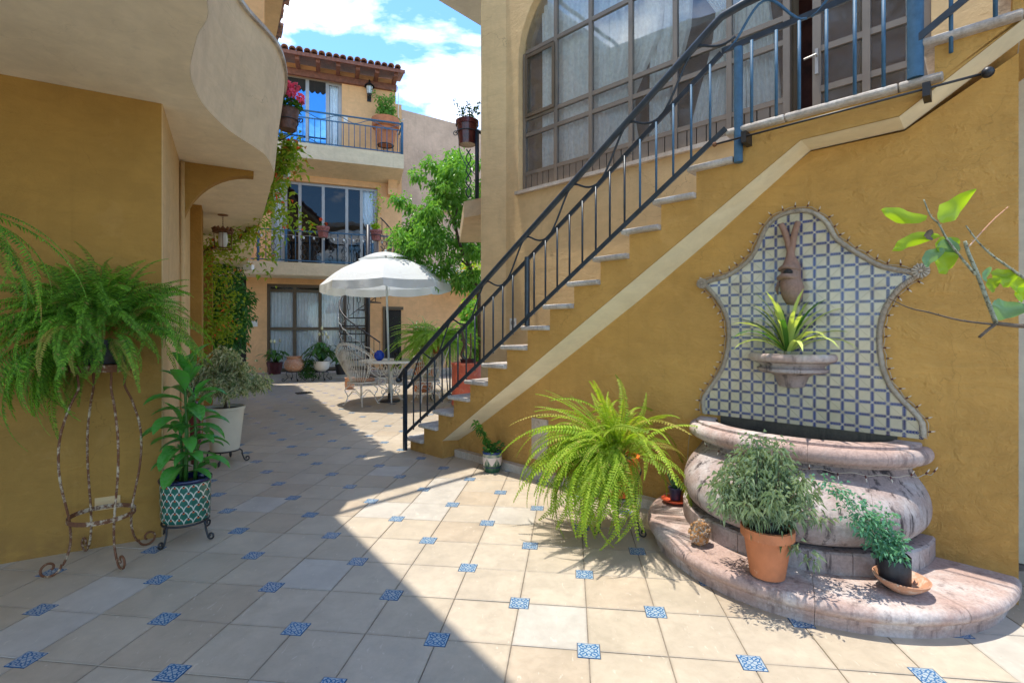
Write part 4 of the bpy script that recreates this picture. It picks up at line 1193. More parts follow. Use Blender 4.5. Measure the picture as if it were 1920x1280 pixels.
while s2 < tot:
    p = sample(line, Lc, s2); t = (sample(line, Lc, min(tot, s2 + .01)) - sample(line, Lc, max(0, s2 - .01))).normalized()
    nrm = Vector((-t.z, 0, t.x)); pts = []
    for e in range(6):
        an = math.pi * (0.08 + 0.84 * e / 5)
        pts.append(p + t * (0.008 * math.cos(an)) + nrm * (0.0160 * math.cos(an)) + Vector((0, -0.0075 - 0.0160 * 1.15 * math.sin(an), 0)))
    rope.tube(pts, 0.0026, 4); s2 += 0.0125
part('rope_carving', rope, 'palestone', FN, True, kind='stuff')
def rosette(x, z, r):
    mb = MB()
    mb.lathe([(0.001, 0.034), (r * 0.18, 0.034), (r * 0.24, 0.028), (r * 0.26, 0.022)], 14)
    mb.lathe([(r * .26, 0.018), (r, 0.022), (r, 0.0), ], 20)
    for k in range(13):
        a = 2 * math.pi * k / 13
        mb.tube([(r * .27 * math.cos(a), r * .27 * math.sin(a), 0.022), (r * .65 * math.cos(a), r * .65 * math.sin(a), 0.030), (r * .98 * math.cos(a), r * .98 * math.sin(a), 0.024)], [r * 0.05, r * 0.13, r * 0.16], 6)
    o = part('rosette', mb, 'palestone', FN, True, auto=60); o.location = (x, -0.006, z); o.rotation_euler = (R(90), 0, 0)
rx, rz_ = wl(100, 478); rosette(rx + .01, rz_, 0.036)
rx, rz_ = wl(1250, 412); rosette(rx - .005, rz_, 0.040)
# small upper basin
bz = 1.22; bc = -0.045
brow = [(0.02, 0.02, -0.20), (0.075, 0.075, -0.19), (0.088, 0.085, -0.16), (0.10, 0.098, -0.125), (0.13, 0.125, -0.105), (0.19, 0.175, -0.098), (0.205, 0.19, -0.09), (0.208, 0.193, -0.072), (0.185, 0.172, -0.064), (0.19, 0.178, -0.05), (0.228, 0.215, -0.03)]
brow = [(a, b, c + bz) for a, b, c in brow]
part('small_basin', shift(half_loft(brow, 30), bc, -0.005), 'cantera_dark', FN, True, auto=50)
brim = [(0.228, 0.215, -0.028 + bz)] + arc_rows(0.235, 0.222, bz, 0.022, -1.3, 1.57, 8, 0.026) + [(0.205, 0.192, bz + 0.024), (0.19, 0.178, bz + 0.012), (0.16, 0.15, bz - 0.03), (0.01, 0.01, bz - 0.035)]
part('small_basin_rim', shift(half_loft(brim, 36), bc, -0.005), 'cantera', FN, True, auto=50)
# fish-shaped spout, head down
fx, fz = wl(600, 300)
fp = [((0.0, -0.03, fz + 0.02), 0.022), ((0.0, -0.035, fz - 0.04), 0.026), ((0.005, -0.045, fz - 0.09), 0.045), ((0.008, -0.055, fz - 0.13), 0.056), ((0.010, -0.07, fz - 0.19), 0.058), ((0.018, -0.08, fz - 0.25), 0.066), ((0.022, -0.078, fz - 0.31), 0.058), ((0.020, -0.07, fz - 0.355), 0.034)]
cp = catmull([p for p, r_ in fp], 4); cr = catmull([(r_, 0, 0) for p, r_ in fp], 4)
part('fish_body', shift(MB().tube(cp, [v.x for v in cr], 16), -0.045), 'spout', FN, True)
tl = MB()
for sx in (-1, 1):
    tl.tube(catmull([(0, -0.03, fz - 0.02), (0.014 * sx, -0.035, fz + 0.05), (0.032 * sx, -0.05, fz + 0.12), (0.052 * sx, -0.06, fz + 0.17)], 4), [0.022] * 4 + [0.02] * 4 + [0.019] * 4 + [0.016], 8)
part('fish_tail', shift(tl, -0.045), 'spout', FN, True)
lips = MB()
for zz, rr, yy in ((fz - 0.125, 0.015, -0.115), (fz - 0.185, 0.019, -0.130)):
    lips.tube(catmull([(-0.05, yy + 0.04, zz - 0.004), (-0.02, yy + 0.004, zz + 0.006), (0.02, yy, zz + 0.004), (0.055, yy + 0.04, zz - 0.01)], 4), rr, 8)
part('fish_lips', shift(lips, -0.045), 'spout', FN, True)
part('fish_mouth', shift(MB().ball((0.005, -0.112, fz - 0.155), 0.030, 10, 0.7), -0.045), 'dark', FN, True)
fins = MB()
for sx in (-1, 1):
    fins.tube([(0.055 * sx, -0.07, fz - 0.21), (0.075 * sx, -0.06, fz - 0.25), (0.07 * sx, -0.05, fz - 0.29)], [0.016, 0.012, 0.004], 6)
for q in range(5): fins.tube([(0.02, -0.125 + .004 * q, fz - 0.245 - q * .012), (0.045, -0.115, fz - 0.25 - q * .012), (0.065, -0.09, fz - 0.255 - q * .012)], 0.006, 5)
part('fish_gills', shift(fins, -0.045), 'spout', FN, True)

# fairy lights pinned round the border and under the rim
LT = thing('string_lights', 'string of mini lights running round the fountain border and basin rim', 'string lights', (FO.x, FO.y, 0), FS.a)
off = [p + Vector((0, -0.012, 0)) for p in line]
wirep = []
bulb_me = mesh('bulb', MB().lathe([(0.0015, 0.0), (0.0036, 0.003), (0.0036, 0.012), (0.002, 0.020), (0.0004, 0.023)], 6), True, 'bulb')
sock_me = mesh('socket', MB().lathe([(0.0005, -0.012), (0.0042, -0.012), (0.0048, 0.0), (0.0048, 0.003), (0.0005, 0.004)], 6), True, 'socket')
s2 = 0.0; random.seed(5)
def bulb_at(p, d):
    d = d.normalized(); q = d.to_track_quat('Z', 'Y').to_euler()
    b = put('bulb', bulb_me, LT, p + d * 0.012, q); sck = put('socket', sock_me, b)
while s2 < tot:
    p = sample(line, Lc, s2); t = (sample(line, Lc, min(tot, s2 + .01)) - sample(line, Lc, max(0, s2 - .01))).normalized()
    nrm = Vector((-t.z, 0, t.x))
    base = p + nrm * (0.024 + 0.004 * math.sin(s2 * 60)) + Vector((0, -0.014 - random.random() * 0.006, 0))
    wirep.append(base)
    if len(wirep) % 3 == 2: bulb_at(base, nrm + t * random.uniform(-.5, .5) + Vector((0, -random.uniform(0.1, 0.8), 0)))
    s2 += 0.0215
part('cable', MB().tube(wirep, 0.0021, 5), 'wire', LT, True)
w2 = []
for k in range(60):
    a = 0.02 + 2.45 * k / 59
    w2.append(Vector((0.665 * math.cos(a), -0.425 * math.sin(a), 0.615 + 0.006 * math.sin(k * 1.1))))
    if k % 5 == 2: bulb_at(w2[-1], Vector((math.cos(a) * .5, -math.sin(a) * .5, random.choice((-1, 0.9)))))
part('cable', MB().tube(w2, 0.0021, 5), 'wire', LT, True)
w3 = [Vector((-0.69, -0.05, 0.70)), Vector((-0.71, -0.06, 0.60)), Vector((-0.725, -0.05, 0.45)), Vector((-0.73, -0.04, 0.25)), Vector((-0.75, -0.03, 0.16))]
part('cable', MB().tube(catmull(w3, 5), 0.002, 5), 'wire', LT, True)

# ------------------------------------------------------------------ far house across the courtyard
KH = thing('far_house', 'peach three-storey house at the far end with balconies and clay tiled eave', 'house', (-6.36, 14.8, 0), FK.a)
kx = lambda px, yl=0.0, py=600: FK.hit(px, py, yl)[0]
kz = lambda px, py, yl=0.0: FK.hit(px, py, yl)[1]
XRt = kx(752)                      # right corner of the upper floors
G0, G1 = kx(500), kx(690)          # ground-floor window wall
XLft = -3.4
zg_t = kz(560, 533)
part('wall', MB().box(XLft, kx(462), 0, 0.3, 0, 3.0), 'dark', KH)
part('pillar', MB().box(kx(462), G0, -0.02, 0.3, 0, 2.98), 'peach', KH)
part('wall', MB().box(G0, G1, 0, 0.3, zg_t, 2.98), 'peach', KH)
part('wall', MB().box(G1, 12.0, 0, 0.3, 0, 2.98), 'peach', KH)
F0, F1 = kx(508), kx(708); f_t = kz(600, 343)
part('wall', MB().box(XLft, F0, 0, 0.3, 2.98, 6.3), 'peach', KH)
part('wall', MB().box(F1, XRt + 0.02, 0, 0.3, 2.98, 6.3), 'peach', KH)
part('wall', MB().box(F0, F1, 0, 0.3, f_t, 6.3), 'peach', KH)
T0, T1 = kx(512), kx(641); t_t = kz(590, 146)
Ztop = kz(740, 150)
Ztop = 9.3
XR2 = kx(742)
part('wall', MB().box(XLft, T0, 0, 0.3, 6.3, Ztop), 'peach', KH)
part('wall', MB().box(T1, XR2, 0, 0.3, 6.3, Ztop), 'peach', KH)
part('wall', MB().box(T0, T1, 0, 0.3, t_t, Ztop), 'peach', KH)
part('wall', MB().box(XR2, XRt + 0.02, 0.01, 0.3, 6.3, kz(750, 196)), 'peach', KH)
part('wall', MB().box(XR2 - .3, XR2, 0.3, 5, 6.3, Ztop), 'peach', KH)
# pale side wall running off behind the tree
c0 = FK.w(XRt, 0.0)
sw_ = Frame(c0.x, c0.y, math.atan2(0.56, 0.83))
sl = FK.loc(*(sw_.w(8, 0).xy)); sl2 = FK.loc(*(sw_.w(8, 0.3).xy))
part('side_wall', MB().prism([(XRt + .022, 0.02), sl, sl2, (XRt + .022, 0.5)], 0, 8.42), 'pink', KH)
part('wall_ledge', MB().prism([(XRt + .03, -0.10), (sl[0], sl[1] - 0.13), (sl[0], sl[1] - .02), (XRt + .03, -0.02)], 5.35, 5.43), 'pink', KH)
# corbel under the upper balcony
xb_ = kx(735); zb_ = kz(735, 338)
part('corbel', MB().prism([(-0.002, zb_ + .15), (-0.002, zb_ - 0.55), (-0.18, zb_ - 0.5), (-0.16, zb_ - 0.3), (-0.34, zb_ + 0.1), (-0.34, zb_ + .15)], xb_ - 0.14, xb_ + 0.14, 'x'), 'peach', KH)
part('house_number_plate', MB().box(xb_ + 0.12, xb_ + 0.38, -0.03, -0.001, kz(741, 380), kz(741, 370)), 'blueplate', KH)
# step along the foot of the wall
part('step', MB().box(XLft, 6.5, -0.75, -0.001, 0.0, 0.135), 'kerbstone', KH)
# balconies
part('balcony_slab', MB().box(XLft, kx(735, -0.95), -0.95, -0.001, 2.92, 3.27), 'parapet', KH)
part('balcony_underside', MB().box(XLft, kx(735, -0.95), -0.93, -0.003, 2.905, 2.918), 'cream', KH)
part('balcony_slab', MB().box(kx(808, -0.9), 9.0, -0.9, -0.001, 3.0, 3.33), 'cream', KH)
bs = MB(); xr3 = kx(757, -0.95)
z_a, z_b = kz(650, 277, -0.95), kz(650, 305, -0.95)
bs.prism([(-0.95, z_a), (-0.95, z_b), (-0.001, z_b - 0.22), (-0.001, z_a)], -1.0, xr3, 'x')
part('balcony_slab', bs, 'parapet', KH)
def kwin(x0, x1, z0, z1, cols, rows, mat, gl, nm='window', fw=0.06, dark_top=None, root=KH, y=0.10, panes=None):
    """framed opening: window (part) > frame bars, panes (sub-parts)"""
    f = MB()
    for x in cols:
        w = fw
        a = min(max(x - w / 2, x0), x1 - w)
        f.box(a, a + w, y, y + 0.06, z0, z1)
    for z in rows:
        a = min(max(z - fw / 2, z0), z1 - fw)
        for p, q in zip(cols[:-1], cols[1:]):
            f.box(min(max(p - fw / 2, x0), x1) + fw * (1.0), q - fw / 2 if q < x1 - fw else x1 - fw, y + 0.004, y + 0.05, a, a + fw)
    w = part(nm, f, mat, root)
    zs_ = sorted(rows)
    for i, (p, q) in enumerate(zip(cols[:-1], cols[1:])):
        for j, (u, v) in enumerate(zip(zs_[:-1], zs_[1:])):
            g_ = gl[i % len(gl)] if isinstance(gl, (list, tuple)) else gl
            mb = MB().face([(p, y + 0.03, u), (q, y + 0.03, u), (q, y + 0.03, v), (p, y + 0.03, v)])
            part('pane', mb, g_, w)
    return w
def room_box(x0, x1, z0, z1, d=1.6, mat='dark', y=0.31):
    m = MB()
    m.face([(x0, y + d, z0), (x1, y + d, z0), (x1, y + d, z1), (x0, y + d, z1)])
    m.face([(x0, y, z0), (x0, y + d, z0), (x0, y + d, z1), (x0, y, z1)])
    m.face([(x1, y, z0), (x1, y + d, z0), (x1, y + d, z1), (x1, y, z1)])
    m.face([(x0, y, z0), (x1, y, z0), (x1, y + d, z0), (x0, y + d, z0)])
    m.face([(x0, y, z1), (x1, y, z1), (x1, y + d, z1), (x0, y + d, z1)])
    part('room', m, mat, KH)
# ground floor: wide curtained window wall
zmid = kz(560, 616); zlow = 0.17
gc = [G0, kx(552), kx(600), kx(647), G1]
kwin(G0, G1, 0.14, zg_t, gc, [0.20, zmid, kz(560, 545), zg_t - 0.02], 'alum_dark', 'glass_clear', fw=0.085)
for a, b in zip(gc[:-1], gc[1:]):
    curtain(a + 0.05, b - 0.05, 0.18, kz(560, 547), 0.2, 0.016, 7, 'curtain_blue', KH)
room_box(G0 - .1, G1 + .1, 0.1, 2.97)
# first floor: dark sliding windows
z1b = 3.28
fc = [F0, kx(535), kx(562), kx(606), kx(650.5), kx(678), F1]
kwin(F0, F1, z1b, f_t, fc, [z1b, f_t], 'alum_grey', ['glass_clear', 'glass_dark', 'glass_dark', 'glass_dark', 'glass_dark', 'glass_clear'], fw=0.085)
curtain(F0 + .02, fc[1] + .05, z1b, f_t - .05, 0.22, 0.03, 6, 'curtain_blue', KH)
curtain(fc[5] - .05, F1 - .02, z1b, f_t - .05, 0.22, 0.03, 6, 'curtain_blue', KH, gather=0.5, side=1, cinch=0.55)
room_box(F0 - .1, F1 + .1, 3.2, 6.25, 3.0)
# second floor: tall doors, the sky's blue reflection painted into the glass
z2b = z_a - 0.0
tc_ = [T0, kx(576), kx(614), T1]
kwin(T0, T1, z2b, t_t, tc_, [z2b, t_t], 'alum_grey', ['glass_sky', 'glass_sky', 'glass_clear'], fw=0.10)
curtain(tc_[2] + .03, T1 - .03, z2b, t_t - .06, 0.22, 0.025, 5, 'curtain_blue', KH)
room_box(T0 - .1, T1 + .1, z2b - .1, 9.2)
# scalloped blinds inside the tall doors
sc_ = MB()
for a, b in ((T0 + 0.03, tc_[1] - .05), (tc_[1] + .05, tc_[2] - .05)):
    m_ = int((b - a) / 0.12); pts = [(a, t_t - 0.05)]
    for k in range(m_ * 4 + 1):
        u = k / (m_ * 4); pts.append((a + (b - a) * u, t_t - 0.34 - 0.07 * abs(math.sin(u * m_ * math.pi))))
    pts.append((b, t_t - 0.05)); sc_.prism(pts, 0.10, 0.125, 'y')
part('scalloped_blind', sc_, 'dark', KH)
# eave: plate, rafters, fascia, tiles
y_e = -0.72
ze = kz(640, 120, y_e)
part('wall_plate', MB().box(XLft, XR2 + 0.02, -0.10, -0.002, 8.93, 9.12), 'beam', KH)
for k in range(9):
    x = kx(545) + k * (kx(735) - kx(545)) / 5.3 - 0.9
    if x > XR2: break
    o = part('rafter', MB().box(x - .06, x + .06, y_e + 0.03, 0.3, 0, 0.13), 'beam', KH); o.location = (0, 0, 9.10); o.rotation_euler = (0, 0, 0)
part('roof_boards', MB().prism([(y_e - 0.05, 9.235), (0.3, 9.43), (0.3, 9.46), (y_e - 0.05, 9.265)], XLft, XR2 + 0.18, 'x'), 'beam', KH)
part('fascia', MB().box(XLft, XR2 + 0.18, y_e - 0.09, y_e - 0.052, 9.17, 9.27), 'beam', KH)
x = kx(520, y_e)
while x < XR2 + 0.14:
    for row in range(2):
        put('roof_tile', bme, KH, (x + random.uniform(-.01, .01), y_e - 0.15 + row * 0.36 + random.uniform(-.02, .02), 9.275 + row * 0.075 + random.uniform(-.008, .008)), (0, R(-11), R(90) + random.uniform(-.05, .05)), 1.0)
    x += 0.195
part('gutter_pipe', MB().tube(catmull([(XR2 + .05, -0.03, 9.1), (XR2 + .09, -0.03, 8.7), (XR2 + .07, -0.03, 8.2), (XR2 + .16, -0.03, 8.05), (XR2 + .26, -0.03, 8.1)], 5), 0.012, 6), 'plate', KH, True)
xs_, zs_ = FK.hit(648, 223, 0); part('switch_plate', MB().box(xs_ - .06, xs_ + .06, -0.025, -0.001, zs_ - .1, zs_ + .1), 'plate', KH)
xs_, zs_ = FK.hit(477, 607, -0.02); part('switch_plate', MB().box(xs_ - .08, xs_ + .08, -0.05, -0.021, zs_ - .08, zs_ + .08), 'plate', KH)
# shed-like dark doorway and awning beside the spiral stair
part('doorway', MB().box(kx(722), kx(752), -0.012, -0.001, 0.14, kz(737, 581)), 'dark', KH)
part('door_frame', MB().box(kx(718), kx(722), -0.04, -0.001, 0.14, kz(737, 577)), 'alum_dark', KH)
part('door_frame', MB().box(kx(718), kx(756), -0.045, -0.001, kz(737, 581) + .005, kz(737, 575)), 'alum_dark', KH)

# balcony railings of the far house
def balcony_rail(label, x0, x1, yl, zb, h, n, posts, wavy=True, mat='iron', returnl=None):
    t = thing('balcony_railing', label, 'railing', FK.w(x0, yl, zb), FK.a, None)
    L = x1 - x0
    part('top_rail', MB().tube([(0, 0, h), (L, 0, h)], 0.026, 8), mat, t, True)
    part('upper_bar', MB().bar((0, 0, h - 0.2), (L, 0, h - 0.2), 0.02, 0.03), mat, t)
    part('bottom_bar', MB().bar((0, 0, 0.05), (L, 0, 0.05), 0.02, 0.03), mat, t)
    for x in posts: part('post', MB().tube([(x - x0, 0, 0), (x - x0, 0, h + 0.04)], 0.038, 8), mat, t, True)
    bme_ = mesh('baluster', MB().tube([(0, 0, 0.05), (0, 0, h - 0.2)], 0.011, 5), True, mat)
    for k in range(1, n): put('baluster', bme_, t, (L * k / n, 0, 0))
    if wavy:
        m_ = int(L / 0.85)
        for q in range(m_):
            pts = [(L * (q + u / 14) / m_, 0, h - 0.105 + 0.075 * math.cos(2 * math.pi * u / 14)) for u in range(15)]
            part('wavy_bar', MB().tube(pts, 0.011, 5), mat, t, True)
    if returnl:
        part('side_rail', MB().tube([(L, 0, h), (L, returnl, h)], 0.026, 8), mat, t, True)
        for k in range(1, 4): put('baluster', bme_, t, (L, returnl * k / 4, 0))
    return t
balcony_rail('top-floor iron balcony railing with plain uprights and a wavy band', kx(500, -0.9), kx(755, -0.9), -0.90, z_a, 0.93, 24, [kx(754, -0.9)], True, 'blueiron', 0.85)
# first floor railing with hoop-and-diamond uprights
zr = 3.27
x0_, x1_ = kx(470, -0.9), kx(733, -0.9)
BR = thing('balcony_railing', 'first-floor iron railing with ringed uprights carrying flower pots', 'railing', FK.w(x0_, -0.9, zr), FK.a)
L = x1_ - x0_
hh = kz(560, 433, -0.9) - zr
part('top_rail', MB().bar((0, 0, hh), (L, 0, hh), 0.04, 0.035), 'blueiron', BR)
part('bottom_bar', MB().bar((0, 0, 0.06), (L, 0, 0.06), 0.02, 0.03), 'blueiron', BR)
orn = MB()
orn.tube([(0, 0, 0.06), (0, 0, 0.10)], 0.009, 5)
def hoop(mb, z, rx, rz, n=8):
    mb.tube([(rx * math.sin(2 * math.pi * k / n), 0, z + rz * math.cos(2 * math.pi * k / n)) for k in range(n)], 0.009, 5, closed=True)
hoop(orn, 0.17, 0.06, 0.07, 10); orn.tube([(0, 0, 0.24), (0, 0, 0.34)], 0.009, 5); hoop(orn, 0.43, 0.065, 0.09, 6); orn.tube([(0, 0, 0.52), (0, 0, 0.6)], 0.009, 5); hoop(orn, 0.67, 0.055, 0.07, 10); orn.tube([(0, 0, 0.74), (0, 0, hh)], 0.009, 5)
ome = mesh('ornamental_upright', orn, True, 'iron'); sme = mesh('baluster', MB().tube([(0, 0, 0.06), (0, 0, hh)], 0.012, 5), True, 'blueiron')
nB = 20
for k in range(nB + 1):
    put('ornamental_upright' if k % 2 else 'baluster', ome if k % 2 else sme, BR, (L * k / nB, 0, 0))
for px in (484, 536, 690, 698): part('post', MB().tube([(kx(px, -0.9) - x0_, 0, 0), (kx(px, -0.9) - x0_, 0, hh + 0.03)], 0.035, 8), 'blueiron', BR, True)
part('side_rail', MB().bar((L, 0, hh + .03), (L, 0.88, hh + .03), 0.04, 0.035), 'iron', BR)
for k in range(5): put('ornamental_upright', ome, BR, (L, 0.2 * k, 0), (0, 0, R(90)))
part('cafe_light_cable', MB().tube([(L * u / 40, -0.03, hh - 0.12 - 0.03 * abs(math.sin(u * 0.6))) for u in range(41)], 0.006, 4), 'wire', BR, True)
cb = mesh('cafe_bulb', MB().ball((0, 0, -0.05), 0.028, 8, 1.5), True, 'lampglass')
for k in range(1, 14): put('cafe_bulb', cb, BR, (L * k / 14, -0.03, hh - 0.14))

# spiral staircase
SPX = FK.loc(*at(690, 600, 13.1).xy)
sp_o = FK.w(SPX[0], SPX[1] - 0.0)
SPI = thing('spiral_staircase', 'black iron spiral staircase beside the curtained ground-floor window', 'spiral staircase', (sp_o.x, sp_o.y, 0), FK.a)
part('pole', MB().tube([(0, 0, 0), (0, 0, 4.15)], 0.055, 12), 'black', SPI, True)
NS = 15; RS = 0.72
a_st = R(-70); a_in = R(-24.5)
wed = MB()
for z in (0, -0.03):
    wed.vert((0.05, -0.03, z)); wed.vert((0.05, 0.03, z)); wed.vert((RS * math.cos(.22), RS * math.sin(.22), z)); wed.vert((RS * math.cos(-.22), RS * math.sin(-.22), z))
wed.f += [[0, 1, 2, 3][::-1], [4, 5, 6, 7]] + [[k, (k + 1) % 4, 4 + (k + 1) % 4, 4 + k] for k in range(4)]
wme = mesh('spiral_tread', wed, mat='black')
bal = mesh('baluster', MB().tube([(RS - .01, 0, 0), (RS - .01, 0, 0.85)], 0.009, 5), True, 'black')
bal2 = MB(); bal2.tube([(RS - .01, 0, 0), (RS - .01, 0, .3)], .008, 5)
bal2.M = Matrix.Translation((RS - .01, 0, 0)) @ Matrix.Rotation(R(90), 4, 'Z'); hoop(bal2, 0.40, .045, .10, 6); bal2.M = None
bal2.tube([(RS - .01, 0, .5), (RS - .01, 0, .85)], .008, 5)
bal2m = mesh('ornamental_upright', bal2, True, 'black')
hr = []; 
for k in range(NS):
    a = a_st + a_in * k; z = 0.215 * (k + 1)
    put('spiral_tread', wme, SPI, (0, 0, z), (0, 0, a))
    put('baluster', bal, SPI, (0, 0, z), (0, 0, a)); put('ornamental_upright', bal2m, SPI, (0, 0, z + .1), (0, 0, a + a_in / 2))
    for q in range(3): hr.append((RS * math.cos(a + a_in * q / 3), RS * math.sin(a + a_in * q / 3), z + 0.85 + 0.215 * q / 3))
part('spiral_handrail', MB().tube(hr, 0.018, 6), 'black', SPI, True)
part('spiral_handrail', MB().tube([(x * .99, y * .99, z - 0.72) for x, y, z in hr], 0.011, 5), 'black', SPI, True)
fl = MB()
for k in range(90):
    a = a_st + a_in * k * 0.11; zz = 0.72 + 0.0237 * k + 0.02 * math.sin(k)
    if k < 46: fl.ball((RS * 1.02 * math.cos(a), RS * 1.02 * math.sin(a), zz), 0.014, 6)
fb = part('fairy_lights', fl, 'lampglass', SPI, True)

# ------------------------------------------------------------------ plant builders
def pot_prof(rt, rb, h, rim=0.0, rimh=0.0, th=0.012, soil=0.85):
    p = [(0.001, 0.0), (rb, 0.0)]
    if rim > 0: p += [(rb + (rt - rb) * (h - rimh) / h, h - rimh), (rt + rim, h - rimh + 0.003), (rt + rim, h)]
    else: p += [(rt, h)]
    p += [(rt - th, h), (rb + (rt - rb) * soil - th, h * soil)]
    return p
def add_pot(root, prof, mat, z=0.0, soilz=None, soilr=None, n=28, sx=1.0, sy=1.0, nm='pot', x=0, y=0):
    o = part(nm, MB().lathe(prof, n, (x, y, z), sx=sx, sy=sy), mat, root, True, auto=45)
    o.location = (0, 0, 0)
    if soilz is not None:
        part('soil', MB().lathe([(soilr, 0), (soilr * 0.6, 0.006), (0.001, 0.010)], 16, (x, y, soilz), sx=sx, sy=sy), 'soil', root)
    return o
def frond_mesh(nm, L, a0, a1, pin, mat, pairs=34, droop=0.35, width_pow=0.6, curl=0.0, gap=0.0, thin=0.5, seed=0, mint=0.12):
    """one fern frond: arching stem with paired pinnae, in the x-z plane"""
    rd = random.Random(seed); mb = MB()
    N = pairs; p = Vector((0, 0, 0)); pts = [p.copy()]; tans = []
    sway = rd.uniform(-.25, .25)
    for k in range(N):
        t = k / (N - 1); a = a0 + (a1 - a0) * (t ** 0.8)
        d = Vector((math.cos(a), sway * t * t, math.sin(a))).normalized(); tans.append(d)
        p = p + d * (L / N); pts.append(p.copy())
    mb.tube(pts[::2], [0.0022 * (1 - 0.7 * i / len(pts[::2])) + .0006 for i in range(len(pts[::2]))], 3)
    for k in range(1, N):
        t = k / N
        if t < mint: continue
        w = pin * (min(1, (t - mint + .06) / 0.22) ** 0.7) * (max(0.04, 1 - t) ** width_pow) * 1.25
        d = tans[k]; side = d.cross(Vector((0, 0, 1)))
        if side.length < 1e-3: side = Vector((0, 1, 0))
        side = Vector((side.x * .3, -1 if side.y < 0 else 1, 0)).normalized()
        nrm = side.cross(d).normalized()
        hl = L / N * thin
        for sgn in (-1, 1):
            ww = w * rd.uniform(0.85, 1.08)
            tip = pts[k] + side * sgn * ww + d * ww * 0.28 - Vector((0, 0, 1)) * ww * droop * rd.uniform(.6, 1.3) + nrm * ww * curl
            mid = pts[k].lerp(tip, 0.45) + nrm * ww * 0.08
            a = mb.vert(pts[k]); b = mb.vert(mid - d * hl); c = mb.vert(tip); e = mb.vert(mid + d * hl)
            mb.f.append([a, b, c, e])
    return mesh(nm, mb, False, mat)
def fern(root, meshes, n, z, rad=0.05, tilt=(0, 30), scale=(0.75, 1.15), az=None, seed=1, weights=None, x=0, y=0, zs=0.0, roll=0.3):
    rd = random.Random(seed)
    for k in range(n):
        a = (2 * math.pi * k / n * 3.7 + rd.uniform(-.3, .3)) if az is None else az(rd)
        me = rd.choice(meshes)
        s_ = rd.uniform(*scale)
        r_ = rad * rd.random() ** 0.5
        o = put('frond', me, root, (x + r_ * math.cos(a), y + r_ * math.sin(a), z + rd.uniform(-.01, .01) + zs * rd.random() * (1 - r_ / (rad + .001) * .6)), (rd.uniform(-roll, roll), R(-rd.uniform(*tilt) + 15), a + rd.uniform(-.3, .3)), s_)
def leaf_quads(mb, p, d, L, W, rd, fold=0.25, droop=0.25):
    """a four-sided folded leaf with a bent tip"""
    d = d.normalized(); sd = d.cross(Vector((rd.uniform(-.5, .5), rd.uniform(-.5, .5), 1))).normalized(); up_ = sd.cross(d)
    m1 = p + d * L * 0.45; tip = p + d * L - Vector((0, 0, 1)) * L * droop
    i = [mb.vert(p), mb.vert(m1 + sd * W / 2 + up_ * W * fold), mb.vert(tip), mb.vert(m1 - sd * W / 2 + up_ * W * fold)]
    mb.f.append([i[0], i[1], i[2]]); mb.f.append([i[0], i[2], i[3]])
def clump_foliage(mb, blobs, n, L, W, rd, hang=0.3, shell=0.55, noisy=0.35):
    """leaves spread through lumpy ellipsoids (centre, radii)"""
    tot = sum(b[1][0] * b[1][1] * b[1][2] for b in blobs) ** 1.0
    for c, r_ in blobs:
        c = Vector(c); k = int(n * r_[0] * r_[1] * r_[2] / tot)
        for _ in range(k):
            v = Vector((rd.gauss(0, 1), rd.gauss(0, 1), rd.gauss(0, 1))).normalized()
            rr = (shell + (1 - shell) * rd.random()) if rd.random() < 0.8 else rd.random()
            nn = noise.noise(v * 2.3 + c * 3.1) * noisy + noise.noise(v * 6 + c) * noisy * .6
            rr *= 1 + nn
            p = c + Vector((v.x * r_[0], v.y * r_[1], v.z * r_[2])) * rr
            d = (v + Vector((rd.uniform(-1, 1), rd.uniform(-1, 1), rd.uniform(-1, 1) - hang)) * 0.9)
            s_ = rd.uniform(.7, 1.25)
            leaf_quads(mb, p, d, L * s_, W * s_, rd, droop=hang)
def twig_bush(root, base, tips, L, W, mat, rd, per=14, barkm='bark', r0=0.006, hang=0.2, nm='foliage', spread=0.04):
    """stems rise from base to tips; leaves alternate along their outer part"""
    st = MB(); lf = MB()
    for tip in tips:
        b = Vector(base) + Vector((rd.uniform(-.02, .02), rd.uniform(-.02, .02), 0)); tip = Vector(tip)
        mid = b.lerp(tip, 0.5) + Vector((rd.uniform(-.04, .04), rd.uniform(-.04, .04), 0.04)) * (tip - b).length * 2
        pts = catmull([b, mid, tip], 5)
        st.tube(pts, [r0 * (1 - 0.75 * i / (len(pts) - 1)) for i in range(len(pts))], 4)
        for k in range(per):
            t = 0.25 + 0.75 * (k + rd.random()) / per; i = t * (len(pts) - 1); q = pts[int(min(i, len(pts) - 2))].lerp(pts[int(min(i, len(pts) - 2)) + 1], i % 1)
            d = Vector((rd.gauss(0, 1), rd.gauss(0, 1), rd.gauss(0.1, .7))).normalized()
            q = q + d * spread * rd.random()
            leaf_quads(lf, q, d, L * rd.uniform(.7, 1.2), W * rd.uniform(.7, 1.2), rd, droop=hang)
    part('stems', st, barkm, root, True)
    return part(nm, lf, mat, root, kind='stuff')
def scroll(c, r0, r1, a0, a1, n=22):
    """spiral in the x-z plane"""
    return [Vector((c[0] + (r0 + (r1 - r0) * k / n) * math.cos(a0 + (a1 - a0) * k / n), 0, c[1] + (r0 + (r1 - r0) * k / n) * math.sin(a0 + (a1 - a0) * k / n))) for k in range(n + 1)]
